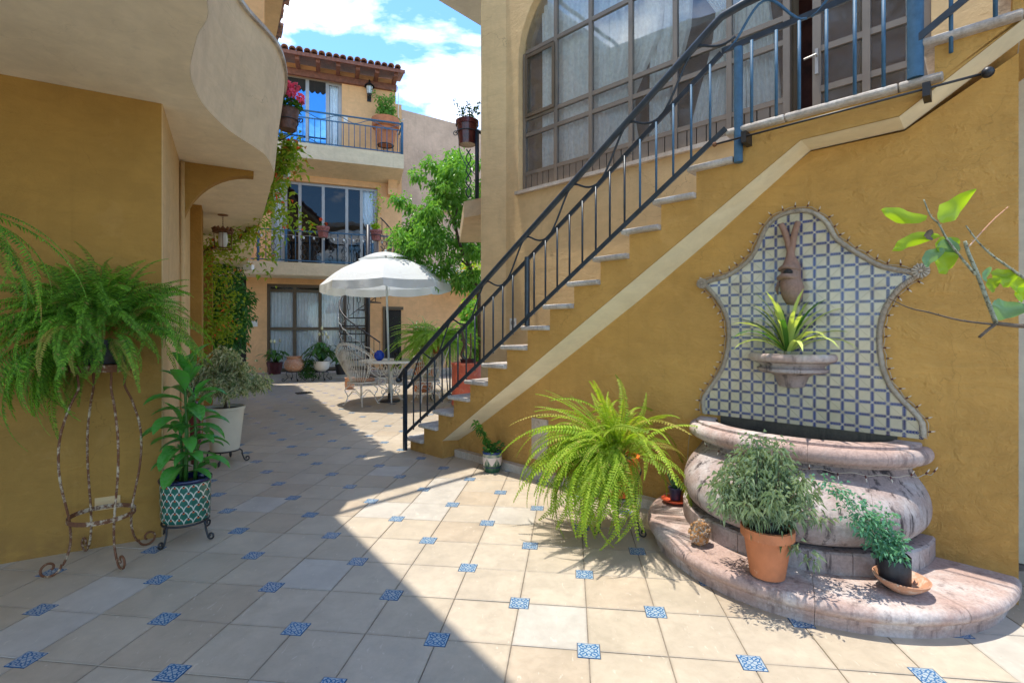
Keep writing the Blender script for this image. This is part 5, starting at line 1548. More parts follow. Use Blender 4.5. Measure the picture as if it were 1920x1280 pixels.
def scroll_leg(prof, rr, foot, r, mat, root, n, ang0=0.0, nm='leg'):
    """legs: profile (radius, z) down to the floor, ending in a scroll of radius foot turning outwards"""
    base = catmull([(a, 0, z) for a, z in prof], 5)
    e = base[-1]
    sc2 = scroll((e.x + foot, foot + r), foot, foot * 0.25, math.pi * 1.0, math.pi * 3.3)
    me = mesh(nm, MB().tube(base[:-1] + [v for v in sc2], r, 7), True, mat)
    for k in range(n): put(nm, me, root, (0, 0, 0), (0, 0, ang0 + 2 * math.pi * k / n))
def ring_tube(mb, r_, z, t, n=24, m=6, c=(0, 0)):
    mb.tube([(c[0] + r_ * math.cos(2 * math.pi * k / n), c[1] + r_ * math.sin(2 * math.pi * k / n), z) for k in range(n)], t, m, closed=True); return mb

# ------------------------------------------------------------------ right-hand fern in an orange pot
FR = thing('boston_fern', 'bright green fern spilling from an orange pot on an iron stand', 'fern', (0.74, 3.44, 0), 0)
add_pot(FR, pot_prof(0.135, 0.10, 0.27, 0.008, 0.03), 'orangepot', 0.26, 0.50, 0.115)
fm = [frond_mesh('frond', 0.62 + 0.05 * k, R(78 - 6 * k), R(-62 - 8 * (k % 3)), 0.046, 'fern', 40, seed=k, thin=0.42) for k in range(5)]
fm2 = [frond_mesh('frond', 0.52, R(86 - 5 * k), R(10 - 22 * k), 0.036, 'fern', 38, seed=20 + k, thin=0.42) for k in range(4)]
fm3 = [frond_mesh('frond', 0.74, R(50), R(-88), 0.046, 'fern', 46, seed=30 + k, thin=0.42) for k in range(3)]
def az_r3(rd):
    return R(rd.uniform(170, 265)) if rd.random() < 0.9 else R(rd.uniform(-40, 150))
def az_r2(rd):
    return R(rd.uniform(60, 300)) if rd.random() < 0.7 else R(rd.uniform(0, 120))
def az_r(rd):
    return R(rd.uniform(70, 285)) if rd.random() < 0.35 else (R(rd.uniform(-20, 70)) if rd.random() < .08 else R(rd.uniform(150, 262)))
fern(FR, fm, 90, 0.53, 0.13, (-10, 28), (0.55, 1.15), az_r, 3, roll=.7)
fern(FR, fm2, 46, 0.53, 0.12, (-15, 40), (0.6, 1.5), az_r2, 4, roll=.8)
fern(FR, fm3, 95, 0.52, 0.13, (-25, 12), (0.5, 1.15), az_r3, 5, roll=.7)
fm4 = [frond_mesh('frond', 0.66 + .06 * k, R(86), R(35 - 30 * k), 0.038, 'fern', 44, seed=120 + k, thin=0.42) for k in range(3)]
fern(FR, fm4, 22, 0.53, 0.10, (-8, 16), (0.7, 1.15), lambda rd: R(rd.uniform(60, 300)), 6, roll=.3)
FS1 = thing('plant_stand', 'black iron ring stand under the orange fern pot', 'plant stand', (0.74, 3.44, 0), R(20), 'iron plant stands')
part('ring', ring_tube(MB(), 0.128, 0.34, 0.006), 'black', FS1, True)
part('ring', ring_tube(MB(), 0.10, 0.255, 0.005), 'black', FS1, True)
scroll_leg([(0.15, 0.47), (0.165, 0.44), (0.135, 0.36), (0.125, 0.25), (0.14, 0.12), (0.15, 0.035)], 0, 0.03, 0.006, 'black', FS1, 3, R(-60))

# small painted pot at the foot of the stairs
q = Vector((-0.195, 4.90, 0))
SP = thing('painted_pot_plant', 'small hand-painted pot with jade leaves and a leaning fern stem by the stair foot', 'potted plant', q, 0)
add_pot(SP, [(0.001, 0.0), (0.075, 0.0), (0.092, 0.05), (0.098, 0.12), (0.095, 0.20), (0.085, 0.20), (0.08, 0.17)], 'lilypot', 0.0, 0.17, 0.082)
rd = random.Random(4); lf = MB()
for k in range(46):
    a = rd.uniform(0, 6.28); r_ = 0.09 * rd.random() ** .5
    leaf_quads(lf, Vector((r_ * math.cos(a), r_ * math.sin(a), 0.18 + rd.random() * 0.10)), Vector((math.cos(a), math.sin(a), rd.uniform(.1, 1.3))), 0.05, 0.04, rd, droop=0.1)
part('jade_leaves', lf, 'darkleaf', SP, kind='stuff')
st = MB(); pts = catmull([(0.0, 0, 0.18), (-0.05, -0.02, 0.30), (-0.11, -0.03, 0.40), (-0.17, -0.05, 0.49)], 6)
st.tube(pts, 0.005, 5); part('leaning_stem', st, 'broad', SP, True)
lf = MB()
for i, p in enumerate(pts):
    for _ in range(7): leaf_quads(lf, p, Vector((rd.uniform(-1, 1), rd.uniform(-1, 1), rd.uniform(-.9, .9))), 0.065, 0.014, rd, droop=.3)
part('stem_leaves', lf, 'broad', SP, kind='stuff')

# agave in a dark pot on a red saucer
AG = thing('agave_pot', 'little spiky agave in a dark blue plastic pot', 'potted plant', (1.185, 3.60, 0.168), 0)
add_pot(AG, pot_prof(0.045, 0.036, 0.085, 0.004, 0.012), 'bluepot', 0.0, 0.07, 0.036)
for a, t, L_ in ((100, 35, .17), (185, 40, .13), (10, 30, .13), (300, 25, .10), (240, 60, .09), (50, 60, .1)):
    mb = MB(); d = Vector((math.cos(R(a)) * math.cos(R(t)), math.sin(R(a)) * math.cos(R(t)), math.sin(R(t)))); sd = d.cross(Vector((0, 0, 1))).normalized()
    b0 = Vector((0, 0, 0.075)); u_ = sd.cross(d)
    for tt, w in ((0, .012), (.35, .016), (.7, .010), (1.0, .001)):
        p = b0 + d * L_ * tt
        mb.vert(p + sd * w); mb.vert(p - u_ * w * .5); mb.vert(p - sd * w); mb.vert(p + u_ * w * -.05)
    for r_ in range(3):
        for k in range(4): mb.f.append([r_ * 4 + k, r_ * 4 + (k + 1) % 4, r_ * 4 + 4 + (k + 1) % 4, r_ * 4 + 4 + k])
    part('leaf', mb, 'agave', AG, True)
SA = part('saucer', MB().lathe([(0.001, 0.0), (0.07, 0.0), (0.098, 0.016), (0.098, 0.022), (0.085, 0.018), (0.065, 0.010), (0.001, 0.010)], 28), 'redsaucer', smooth=True, auto=40)
SA.location = (1.185, 3.60, 0.152); tag(SA, 'red clay saucer under the little agave pot', 'saucer')

# herb bush in terracotta pot on the plinth
HP = thing('herb_pot', 'terracotta pot with a dense grey-green herb bush on the fountain plinth', 'potted plant', (1.305, 2.535, 0.149), 0)
add_pot(HP, pot_prof(0.118, 0.082, 0.245, 0.008, 0.05, 0.011, 0.9), 'terracotta', 0.0, 0.215, 0.10)
rd = random.Random(8); tips = []
for k in range(64):
    a = rd.uniform(0, 6.28); e = rd.random() ** .6
    tips.append((0.26 * e * math.cos(a) - 0.03, 0.25 * e * math.sin(a), 0.22 + (0.50 - 0.30 * e * e) * rd.uniform(.72, 1.05)))
tips += [(0.27, -0.05, 0.30), (0.24, 0.0, 0.38), (0.17, -0.14, 0.12), (-0.26, -.03, .40), (-0.28, .0, .33)]
twig_bush(HP, (0, 0, 0.21), tips, 0.034, 0.010, 'rue', rd, 72, 'bark', 0.0032, 0.75, spread=0.055)

# rue in a black bag, standing in a clay saucer
RS1 = part('clay_bowl', MB().lathe([(0.001, 0.0), (0.05, 0.0), (0.08, 0.022), (0.108, 0.048), (0.115, 0.064), (0.109, 0.066), (0.1, 0.056), (0.075, 0.03), (0.045, 0.016), (0.001, 0.014)], 32), 'terrapale', smooth=True, auto=40)
RS1.location = (1.87, 2.385, 0.149); RS1.rotation_euler = (R(1), R(1), 0)
tag(RS1, 'shallow ribbed clay bowl holding the black grow bag on the plinth', 'bowl')
RB = thing('rue_bag_plant', 'leggy blue-green rue in a black plastic grow bag', 'potted plant', (1.855, 2.40, 0.166), 0)
RB.rotation_euler = (R(2), R(-5), 0)
add_pot(RB, [(0.001, 0), (0.062, 0), (0.066, 0.05), (0.070, 0.14), (0.066, 0.145), (0.064, 0.13)], 'blackpot', 0, 0.125, 0.063, 14)
rd = random.Random(9)
tips = [(-0.05, 0.0, 0.30), (-0.10, 0.02, 0.34), (-0.02, -.05, .25), (0.04, 0, .24), (-0.08, -.06, .22), (-.12, .05, .28), (-0.05, .07, .3), (-.14, -.02, .37), (0.0, .03, .33), (-0.03, -.08, .18), (-.09, .0, .2), (-.05, -.03, .38)]
tips += [(-0.22, 0.02, 0.46), (-0.27, 0.0, 0.54), (-0.24, -.03, .38), (-.31, .02, .56), (-.16, .0, .44)]
twig_bush(RB, (-0.01, 0, 0.12), tips, 0.026, 0.013, 'rueblue', rd, 75, 'palebark', 0.003, 0.35, spread=0.045)

# honeycombed stone
rk = MB(); rd = random.Random(2)
rk.ball((0, 0, 0.06), 0.05, 14, 1.5)
for _ in range(90):
    v = Vector((rd.gauss(0, 1), rd.gauss(0, 1), rd.gauss(0, 1))).normalized()
    rk.ball((v.x * .047, v.y * .045, 0.068 + v.z * 0.068), rd.uniform(.008, .015), 6)
ro = part('ornamental_rock', rk, 'rock', smooth=True); ro.location = (1.105, 2.90, 0.149); ro.rotation_euler = (0, R(-8), 0.4); ro.scale = (1.25, 1, 1)
tag(ro, 'amber honeycombed rock standing on the fountain plinth', 'rock')

# spider plant in the small basin
pb = Frame(FO.x, FO.y, FS.a).w(bc + .0, -0.10, bz - 0.035)
SPD = thing('spider_plant', 'striped spider plant arching out of the small stone basin', 'potted plant', pb, 0)
rd = random.Random(6)
for k in range(48):
    a = k * 2.399 + rd.uniform(-.3, .3); L_ = rd.uniform(.28, .46); el = rd.uniform(25, 85); mb = MB(); n_ = 7
    p = Vector((0.015 * math.cos(a), 0.015 * math.sin(a), 0.07)); w = rd.uniform(.012, .017)
    sd = Vector((-math.sin(a), math.cos(a), 0))
    for q_ in range(n_ + 1):
        t = q_ / n_; e = R(el - 115 * t ** 1.6 * (1.15 - el / 110)); ww = w * (0.6 + 1.6 * t) * (1 - t) ** .6 + .0006
        up_ = Vector((-math.sin(e) * math.cos(a), -math.sin(e) * math.sin(a), math.cos(e)))
        mb.vert(p + sd * ww + up_ * ww * .35); mb.vert(p); mb.vert(p - sd * ww + up_ * ww * .35)
        p = p + Vector((math.cos(e) * math.cos(a), math.cos(e) * math.sin(a), math.sin(e))) * L_ / n_
    for q_ in range(n_):
        for c_ in range(2): u = q_ * 3 + c_; mb.f.append([u, u + 1, u + 4, u + 3])
    part('leaf', mb, 'spider' if k % 5 else 'broad', SPD, True)
part('stem', MB().tube([(0, 0, 0.0), (0, 0, 0.08)], 0.022, 8), 'palebark', SPD, True)

# ------------------------------------------------------------------ lime branch reaching in from the right
LB = thing('lime_branch', 'thorny lime branch with backlit yellow-green leaves reaching in at right', 'branch', at(1960, 612, 1.3), 0)
bo = LB.location.copy()
def bt(px, py, Y=1.3): return at(px, py, Y) - bo
def twig(pts, r0, r1, mat='palebark', nm='twig'):
    c = catmull([bt(*p) for p in pts], 5); n_ = len(c)
    m_ = MB().tube(c, [r0 + (r1 - r0) * i / (n_ - 1) for i in range(n_)], 7)
    rd_ = random.Random(len(pts) * 7 + int(pts[0][0]))
    for i in range(2, n_ - 1, 2):
        d = Vector((rd_.uniform(-1, 1), rd_.uniform(-.5, .5), rd_.uniform(-.2, 1))).normalized()
        m_.tube([c[i], c[i] + d * 0.008], [0.0012, 0.0002], 4)
    part(nm, m_, mat, LB, True)
twig([(1990, 610), (1920, 611), (1868, 606)], 0.0065, 0.0055, 'bark')
twig([(1868, 606), (1850, 560), (1832, 512), (1816, 475), (1809, 452)], 0.0055, 0.004)
twig([(1866, 608), (1850, 620), (1836, 632)], 0.004, 0.0035, 'bark')
twig([(1863, 608, 1.3), (1800, 600, 1.32), (1740, 585, 1.36), (1705, 577, 1.38), (1668, 560, 1.4)], 0.003, 0.0014, 'bark')
twig([(1829, 515), (1800, 480), (1775, 447), (1760, 420), (1745, 405), (1732, 374)], 0.0035, 0.0015)
twig([(1817, 462), (1838, 438), (1865, 410), (1890, 388)], 0.0018, 0.0012, 'terrapale')
twig([(1925, 525), (1890, 500), (1862, 480), (1835, 455), (1811, 423)], 0.0035, 0.0016)
def broad_leaf(px0, py0, px1, py1, w, mat='lime', Y0=1.3, Y1=1.3, bend=0.15, wav=0.0, roll=0.0):
    a, b = bt(px0, py0, Y0), bt(px1, py1, Y1); d = b - a; L_ = d.length; d.normalize()
    sd = d.cross(Vector((0, 1, 0))).normalized()
    sd = (sd * math.cos(roll) + Vector((0, 1, 0)) * math.sin(roll)).normalized(); nr = sd.cross(d)
    W_ = w / 930 * 1.3; mb = MB(); n_ = 10
    for k in range(n_ + 1):
        t = k / n_; ww = W_ / 2 * (math.sin(math.pi * min(1, t * 0.97 + 0.02) ** 0.8)) ** 0.75 * (1 + 0.10 * math.sin(t * 15 + wav)) + 0.0008
        c = a + d * L_ * t + nr * bend * L_ * math.sin(math.pi * t) + sd * 0.04 * L_ * math.sin(t * 5 + wav)
        for j in (-1, -.5, 0, .5, 1): mb.vert(c + sd * ww * j + nr * abs(j) * ww * 0.35 + nr * 0.03 * L_ * math.sin(t * 9 + wav + j))
    for k in range(n_):
        for j in range(4): u = k * 5 + j; mb.f.append([u, u + 1, u + 6, u + 5])
    o = part('leaf', mb, mat, LB, True)
    return o
broad_leaf(1740, 405, 1652, 396, 26, wav=1); broad_leaf(1765, 415, 1830, 357, 36, wav=2); broad_leaf(1762, 440, 1672, 465, 22, wav=3)
broad_leaf(1800, 470, 1757, 462, 34, 'limedark', wav=.5, roll=.5); broad_leaf(1797, 478, 1760, 510, 34, 'lime', wav=4); broad_leaf(1770, 465, 1735, 500, 24, 'limedark', wav=2)
broad_leaf(1800, 448, 1758, 470, 30, wav=1.4); broad_leaf(1880, 535, 1910, 515, 24, 'lime', wav=1); broad_leaf(1905, 512, 1860, 516, 24, 'lime', wav=0); broad_leaf(1876, 522, 1858, 547, 22, 'lime', wav=3)
broad_leaf(1862, 575, 1935, 580, 38, 'limedark', wav=2.2); broad_leaf(1930, 520, 1905, 548, 30, 'lime', wav=2); broad_leaf(1935, 540, 1912, 565, 26, 'lime', wav=2); broad_leaf(1858, 500, 1850, 528, 12, 'limedark', wav=1)
broad_leaf(1745, 430, 1748, 450, 16, 'bark', wav=1)

# ------------------------------------------------------------------ left: rusty stand and shaded fern
RSx, RSy = -2.47, 2.99
RT = thing('rusty_plant_stand', 'tall rusty wrought-iron plant stand with scrolled feet against ochre pier', 'plant stand', (RSx, RSy, 0), R(20))
scroll_leg([(0.115, 1.17), (0.118, 1.12), (0.115, 1.05), (0.155, 0.95), (0.195, 0.80), (0.205, 0.66), (0.195, 0.52), (0.17, 0.38), (0.155, 0.29), (0.15, 0.18), (0.165, 0.10), (0.19, 0.045)], 0, 0.055, 0.0065, 'rust', RT, 4, R(-50))
for z, r_, h_ in ((0.285, 0.160, 0.026), (1.165, 0.145, 0.035)):
    part('hoop', MB().lathe([(r_, z - h_ / 2), (r_ + .004, z - h_ / 2), (r_ + .004, z + h_ / 2), (r_, z + h_ / 2), (r_, z - h_ / 2)], 32), 'rust', RT, True, auto=30)
part('tray', MB().lathe([(0.001, 1.150), (0.140, 1.150), (0.152, 1.155), (0.156, 1.19), (0.150, 1.19), (0.146, 1.16), (0.001, 1.157)], 32), 'rust', RT, True, auto=40)
tg = part('wall_vent', MB().box(-0.35, -0.22, -0.006, 0.0, 0.24, 0.32), 'tan', LH)
LF = thing('large_hanging_fern', 'large deep-green fern draping over the rusty stand in the shade', 'fern', (RSx, RSy, 1.165), 0)
add_pot(LF, pot_prof(0.135, 0.11, 0.14), 'blackpot', 0.03, 0.14, 0.12)
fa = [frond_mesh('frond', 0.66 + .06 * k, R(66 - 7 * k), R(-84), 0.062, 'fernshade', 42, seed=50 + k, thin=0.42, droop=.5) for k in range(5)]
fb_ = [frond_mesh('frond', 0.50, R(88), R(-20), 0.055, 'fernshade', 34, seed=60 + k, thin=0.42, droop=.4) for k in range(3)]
def az_l2(rd):
    return R(rd.uniform(150, 260))
def az_l(rd):
    return rd.uniform(0, 2 * math.pi)
fern(LF, fa, 130, 0.18, 0.24, (-5, 28), (0.42, 0.70), az_l, 11, zs=.26, roll=.6)
fern(LF, fb_, 230, 0.22, 0.22, (-10, 60), (0.45, 0.85), az_l, 12, zs=.30, roll=.8)
fern(LF, fa, 60, 0.10, 0.22, (-40, -10), (0.50, 0.80), az_l2, 13, zs=.1, roll=.5)
fern(LF, fa, 40, 0.14, 0.18, (-35, 0), (0.3, 0.42), lambda rd: R(rd.uniform(-120, -10)), 14, zs=.12, roll=.6)
for k, o in enumerate([o for o in LF.children]): pass
# second fern hanging just outside the frame, its frond tips reaching in
LF2 = thing('left_edge_fern', 'dark fern hanging at the left edge with only long frond tips showing', 'fern', (-2.12, 1.78, 1.78), 0)
add_pot(LF2, pot_prof(0.12, 0.09, 0.16), 'brownpot', -0.1, 0.04, 0.1)
for k in range(3):
    a = 2 * math.pi * k / 3
    part('hanger_wire', MB().tube([(0.12 * math.cos(a), 0.12 * math.sin(a), 0.05), (0, 0, 0.6), (0, 0, 1.135)], 0.002, 4), 'black', LF2)
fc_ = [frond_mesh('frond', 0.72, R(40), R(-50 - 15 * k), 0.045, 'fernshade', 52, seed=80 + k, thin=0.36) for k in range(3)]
fern(LF2, fc_, 22, 0.05, 0.05, (-45, 5), (0.6, 0.95), lambda rd: R(rd.uniform(-70, 110)), 21)
fern(LF2, fc_, 16, 0.05, 0.05, (-30, 20), (0.6, 0.9), lambda rd: R(rd.uniform(100, 290)), 22)

# dieffenbachia in the green scale pot
DP = thing('spotted_leaf_plant', 'tall broad-leaved plant with spotted leaves in a green scale-patterned pot', 'potted plant', (-2.19, 3.33, 0.13), R(10))
sc0 = [(0.001, 0.0), (0.135, 0.0), (0.146, 0.02), (0.150, 0.13), (0.150, 0.255)]
p_ = part('pot', MB().lathe(sc0, 40, sy=0.82), 'scalepot', DP, True, auto=40)
part('pot_rim', MB().lathe([(0.150, 0.2555), (0.158, 0.26), (0.160, 0.275), (0.154, 0.283), (0.144, 0.278), (0.140, 0.24)], 40, sy=0.82), 'navy', DP, True)
part('soil', MB().lathe([(0.14, 0.243), (0.001, 0.25)], 20, sy=0.82), 'soil', DP)
rd = random.Random(31)
for q_, (sx_0, sy_0, hgt) in enumerate(((0.0, 0.0, 0.74), (0.05, 0.02, 0.55), (-0.04, 0.03, 0.36))):
    part('stem', MB().tube(catmull([(sx_0, sy_0, 0.24), (sx_0 + .005, sy_0, 0.24 + hgt * .5), (sx_0 - .01, sy_0, 0.24 + hgt)], 4), [0.013] * 5 + [0.009] * 4, 8), 'broad', DP, True)
    nL = (30, 16, 12)[q_]
    for k in range(nL):
        t = 0.05 + 0.95 * (k + 1) / nL; a = k * 2.4 + q_ * 1.3 + rd.uniform(-.3, .3); z = 0.24 + hgt * t
        L_ = rd.uniform(.17, .26) * (1.0 if q_ == 0 else .85); W_ = L_ * rd.uniform(.36, .46); el = 25 + 50 * max(0, (t - .55) / .45) + rd.uniform(-10, 10); dr = 85 if t < .8 else 45
        mb = MB(); n_ = 8; p = Vector((sx_0, sy_0, z)); sd = Vector((-math.sin(a), math.cos(a), 0))
        for i in range(n_ + 2):
            u = i / (n_ + 1); e = R(el - dr * u); dv = Vector((math.cos(e) * math.cos(a), math.cos(e) * math.sin(a), math.sin(e)))
            ww = 0.004 if u < .16 else W_ / 2 * math.sin(math.pi * ((u - .16) / .84 * .93 + .06)) ** .8
            upv = Vector((-math.sin(e) * math.cos(a), -math.sin(e) * math.sin(a), math.cos(e)))
            for j in (-1, -.5, 0, .5, 1): mb.vert(p + sd * ww * j + upv * abs(j) * ww * .4)
            p = p + dv * L_ / n_
        for i in range(n_ + 1):
            for j in range(4): u = i * 5 + j; mb.f.append([u, u + 1, u + 6, u + 5])
        part('leaf', mb, 'diefleaf', DP, True)
DS = thing('plant_stand', 'black scroll-footed iron stand under the green scale-patterned pot', 'plant stand', (-2.19, 3.33, 0), R(10), 'iron plant stands')
part('ring', ring_tube(MB(), 0.135, 0.122, 0.007), 'black', DS, True)
scroll_leg([(0.135, 0.122), (0.150, 0.115), (0.152, 0.08), (0.165, 0.03)], 0, 0.027, 0.0065, 'black', DS, 4, R(-20))

# variegated bush in the cream pot
VP = thing('variegated_fig', 'cream-variegated weeping fig in a cream pot on a black stand', 'potted plant', (-3.02, 5.22, 0.14), 0)
add_pot(VP, pot_prof(0.185, 0.135, 0.45, 0.006, 0.03), 'creampot', 0.0, 0.42, 0.17)
part('trunk', MB().tube([(0.0, 0, 0.4), (0.01, 0, 0.58), (0.0, 0, 0.75)], [0.018, 0.015, 0.01], 8), 'bark', VP, True)
rd = random.Random(41); tips = []
for k in range(90):
    a = rd.uniform(0, 6.28); e = rd.random() ** .5
    tips.append((0.44 * e * math.cos(a), 0.40 * e * math.sin(a), 0.50 + (0.64 - 0.50 * e ** 2.2) * rd.uniform(.5, 1.0)))
twig_bush(VP, (0, 0, 0.62), tips, 0.062, 0.020, 'varieg', rd, 48, 'bark', 0.0035, 0.7, spread=0.07)
VS = thing('plant_stand', 'black scroll-footed iron stand under the cream pot', 'plant stand', (-3.02, 5.22, 0), R(35), 'iron plant stands')
part('ring', ring_tube(MB(), 0.135, 0.132, 0.008), 'black', VS, True)
scroll_leg([(0.135, 0.132), (0.160, 0.12), (0.165, 0.08), (0.18, 0.035)], 0, 0.03, 0.007, 'black', VS, 4, R(-20))

# folded purple parasol leaning behind the plants
pr = thing('folded_parasol', 'folded dark striped cloth parasol leaning on the wall behind the plants', 'parasol', (-2.72, 4.25, 0), 0)
part('cloth', MB().tube(catmull([(0, 0, 0.25), (0.01, 0, 0.5), (0.0, 0, 0.78)], 4), [0.03] * 3 + [0.045] * 3 + [.05] * 2 + [.025], 10), 'maroon', pr, True)
part('pole', MB().tube([(0, 0, 0.0), (0, 0, 0.9)], 0.01, 6), 'iron', pr, True)

# ------------------------------------------------------------------ climbing vine, hedge and hanging lantern in the passage
VN = thing('climbing_vine', 'yellow-green climbing vine with orange blooms trained up a post along the passage', 'climber', (-5.0, 8.0, 0), 0)
vo = Vector((-5.0, 8.0, 0)); rd = random.Random(51)
path = [at(378, 700, 8.2), at(375, 600, 8.0), at(374, 520, 8.0), at(380, 478, 8.0), at(405, 462, 7.9), at(440, 455, 7.8), at(468, 425, 7.4), at(490, 395, 7.0), at(508, 365, 6.4), at(519, 330, 6.0), at(530, 300, 5.8), at(540, 268, 5.7)]
cpth = catmull([p - vo for p in path], 6)
part('stem', MB().tube(cpth, [0.028 - 0.022 * i / len(cpth) for i in range(len(cpth))], 7), 'bark', VN, True)
lf = MB(); fl_ = MB()
def vleaf(c, r_, n_):
    for _ in range(n_):
        v = Vector((rd.gauss(0, 1), rd.gauss(0, 1), rd.gauss(0, 1)))
        p = c + v * r_ * 0.55
        (leaf_quads)(fl_ if rd.random() < .02 else lf, p, Vector((rd.uniform(-1, 1), rd.uniform(-1, 1), rd.uniform(-1, .6))), 0.085 * rd.uniform(.6, 1.2), 0.05 * rd.uniform(.7, 1.1), rd, droop=.2)
for i, p in enumerate(cpth):
    t = i / len(cpth)
    vleaf(p, 0.12 if t > .75 else 0.20, 26 if t > .3 else 16)
for _ in range(26):
    c = at(rd.uniform(385, 440), rd.uniform(500, 645), rd.uniform(8.6, 9.2)) - vo
    vleaf(c, rd.uniform(.15, .32), 34)
for px, py, Y in ((535, 385, 6.6), (555, 400, 6.6), (575, 425, 6.7), (540, 420, 6.8), (520, 440, 6.9), (500, 460, 7.0), (505, 480, 7.2), (490, 500, 7.4), (525, 410, 6.7), (550, 300, 5.7), (556, 318, 5.7), (535, 340, 5.8), (480, 440, 7.3), (455, 480, 7.6), (430, 480, 7.7), (545, 285, 5.7), (538, 268, 5.7)):
    vleaf(at(px, py, Y) - vo, rd.uniform(.10, .18), 24)
for px, py, Y in ((372, 500, 8.1), (385, 560, 8.3), (368, 610, 8.2), (383, 640, 8.2), (400, 630, 8.4), (415, 600, 8.5)): vleaf(at(px, py, Y) - vo, .2, 30)
part('foliage', lf, 'vine', VN, kind='stuff'); part('orange_blooms', fl_, 'redpetal', VN, kind='stuff')
HD = thing('dark_green_shrub', 'tall dark green shrub in the corner beside the far pillar', 'shrub', at(415, 700, 11.6) * 1, 0); HD.location.z = 0
ho = HD.location.copy()
part('stem', MB().tube([(0, 0, 0), (0.05, 0, 1.0), (0, 0.1, 2.2)], [0.05, 0.04, 0.02], 7), 'bark', HD, True)
lf = MB(); bl = []
for k in range(16):
    bl.append((at(rd.uniform(395, 448), rd.uniform(512, 640), rd.uniform(11.2, 12.2)) - ho, (rd.uniform(.3, .45), .35, rd.uniform(.3, .5))))
clump_foliage(lf, bl, 5200, 0.10, 0.05, rd, .5)
part('foliage', lf, 'darkleaf', HD, kind='stuff')
HL = thing('hanging_lantern', 'rusty crown-topped lantern hanging by a chain from the passage ceiling', 'lantern', at(418, 408, 6.6) * 1, 0); HL.location.z = 2.92
part('ceiling_plate', MB().lathe([(0.001, -0.012), (0.06, -0.01), (0.065, 0.0)], 18), 'rust2', HL, True)
ch = MB()
for k in range(6): 
    M_ = Matrix.Rotation(R(90 * (k % 2)), 4, 'Z'); ch.M = Matrix.Translation((0, 0, -0.03 - k * 0.026)) @ M_
    ch.tube([(0.008 * math.sin(2 * math.pi * q / 8), 0, 0.017 * math.cos(2 * math.pi * q / 8)) for q in range(8)], 0.0025, 4, closed=True)
part('chain', ch, 'rust2', HL, True)
cr_ = MB(); cr_.lathe([(0.02, -0.17), (0.10, -0.21), (0.13, -0.235), (0.12, -0.24), (0.001, -0.22)], 20)
for k in range(12):
    a = 2 * math.pi * k / 12; cr_.tube([(0.10 * math.cos(a), 0.10 * math.sin(a), -0.22), (0.115 * math.cos(a), 0.115 * math.sin(a), -0.185), (0.10 * math.cos(a), .10 * math.sin(a), -0.165)], [0.02, 0.022, 0.005], 5)
part('crown_top', cr_, 'rust2', HL, True)
cg = MB()
for k in range(6):
    a = 2 * math.pi * k / 6; cg.tube([(0.12 * math.cos(a), 0.12 * math.sin(a), -0.23), (0.11 * math.cos(a), .11 * math.sin(a), -0.45)], 0.005, 4)
ring_tube(cg, 0.11, -0.45, 0.006, 18)
part('cage', cg, 'rust2', HL, True)
part('lamp_glass', MB().lathe([(0.05, -0.24), (0.06, -0.34), (0.045, -0.42), (0.001, -0.43)], 16), 'lampglass', HL, True)

# ------------------------------------------------------------------ pots along the far step
def iron_stand_small(loc, r_, h_, label):
    t = thing('plant_stand', label, 'plant stand', loc, 0.3, 'iron plant stands')
    part('ring', ring_tube(MB(), r_, h_, 0.010), 'black', t, True)
    scroll_leg([(r_, h_), (r_ * 1.05, h_ * .75), (r_ * .8, h_ * .45), (r_ * 1.15, 0.05)], 0, 0.05, 0.009, 'black', t, 4, 0.4)
def lily(root, z, n, L, rd, mat='broad', W=.42, flowers=4):
    lf = MB()
    for k in range(n):
        a = k * 2.4 + rd.uniform(-.3, .3); el = rd.uniform(35, 85); Lk = L * rd.uniform(.6, 1.1)
        d = Vector((math.cos(a) * math.cos(R(el)), math.sin(a) * math.cos(R(el)), math.sin(R(el))))
        st_e = Vector((0, 0, z)) + d * Lk
        mb = MB(); mb.tube([(0, 0, z), tuple(st_e)], 0.006, 4)
        d2 = Vector((math.cos(a), math.sin(a), rd.uniform(-.5, .3))).normalized(); sd = d2.cross(Vector((0, 0, 1))).normalized(); up_ = sd.cross(d2)
        ll = rd.uniform(.16, .26); b = len(mb.v)
        for i in range(6):
            t = i / 5; ww = ll * W / 2 * math.sin(math.pi * (t * .9 + .08)); c = st_e + d2 * ll * t - Vector((0, 0, 1)) * ll * .5 * t * t
            for j in (-1, 0, 1): mb.vert(c + sd * ww * j + up_ * abs(j) * ww * .3)
        for i in range(5):
            for j in range(2): u = b + i * 3 + j; mb.f.append([u, u + 1, u + 4, u + 3])
        part('leaf', mb, mat, root, True)
    for k in range(flowers):
        a = rd.uniform(0, 6.28); r_ = rd.uniform(.02, .2); hz = z + L * rd.uniform(1.2, 1.75)
        m_ = MB().tube([(0, 0, z), (r_ * math.cos(a), r_ * math.sin(a), hz)], 0.004, 4); part('flower_stalk', m_, 'broad', root)
        m_ = MB().lathe([(0.001, 0.0), (0.03, 0.03), (0.035, 0.07), (0.005, 0.12)], 8, (r_ * math.cos(a), r_ * math.sin(a), hz)); part('flower', m_, 'whitepetal', root, True)
rd = random.Random(61)
p1 = at(515, 694, 14.0); p1.z = 0.136
t = thing('peace_lily', 'dark-potted peace lily with glossy leaves at the left end of the far step', 'potted plant', p1, 0)
add_pot(t, pot_prof(0.22, 0.16, 0.34), 'maroon', 0, .3, .2); lily(t, 0.3, 34, 0.38, rd, 'broad', .42, 3)
p2_ = at(552, 708, 13.35); p2_.z = 0
iron_stand_small(p2_, 0.20, 0.26, 'low iron stand under the round terracotta jar on the far step')
t = thing('terracotta_jar', 'squat round terracotta jar with flared lip on an iron stand', 'jar', (p2_.x, p2_.y, 0.27), 0)
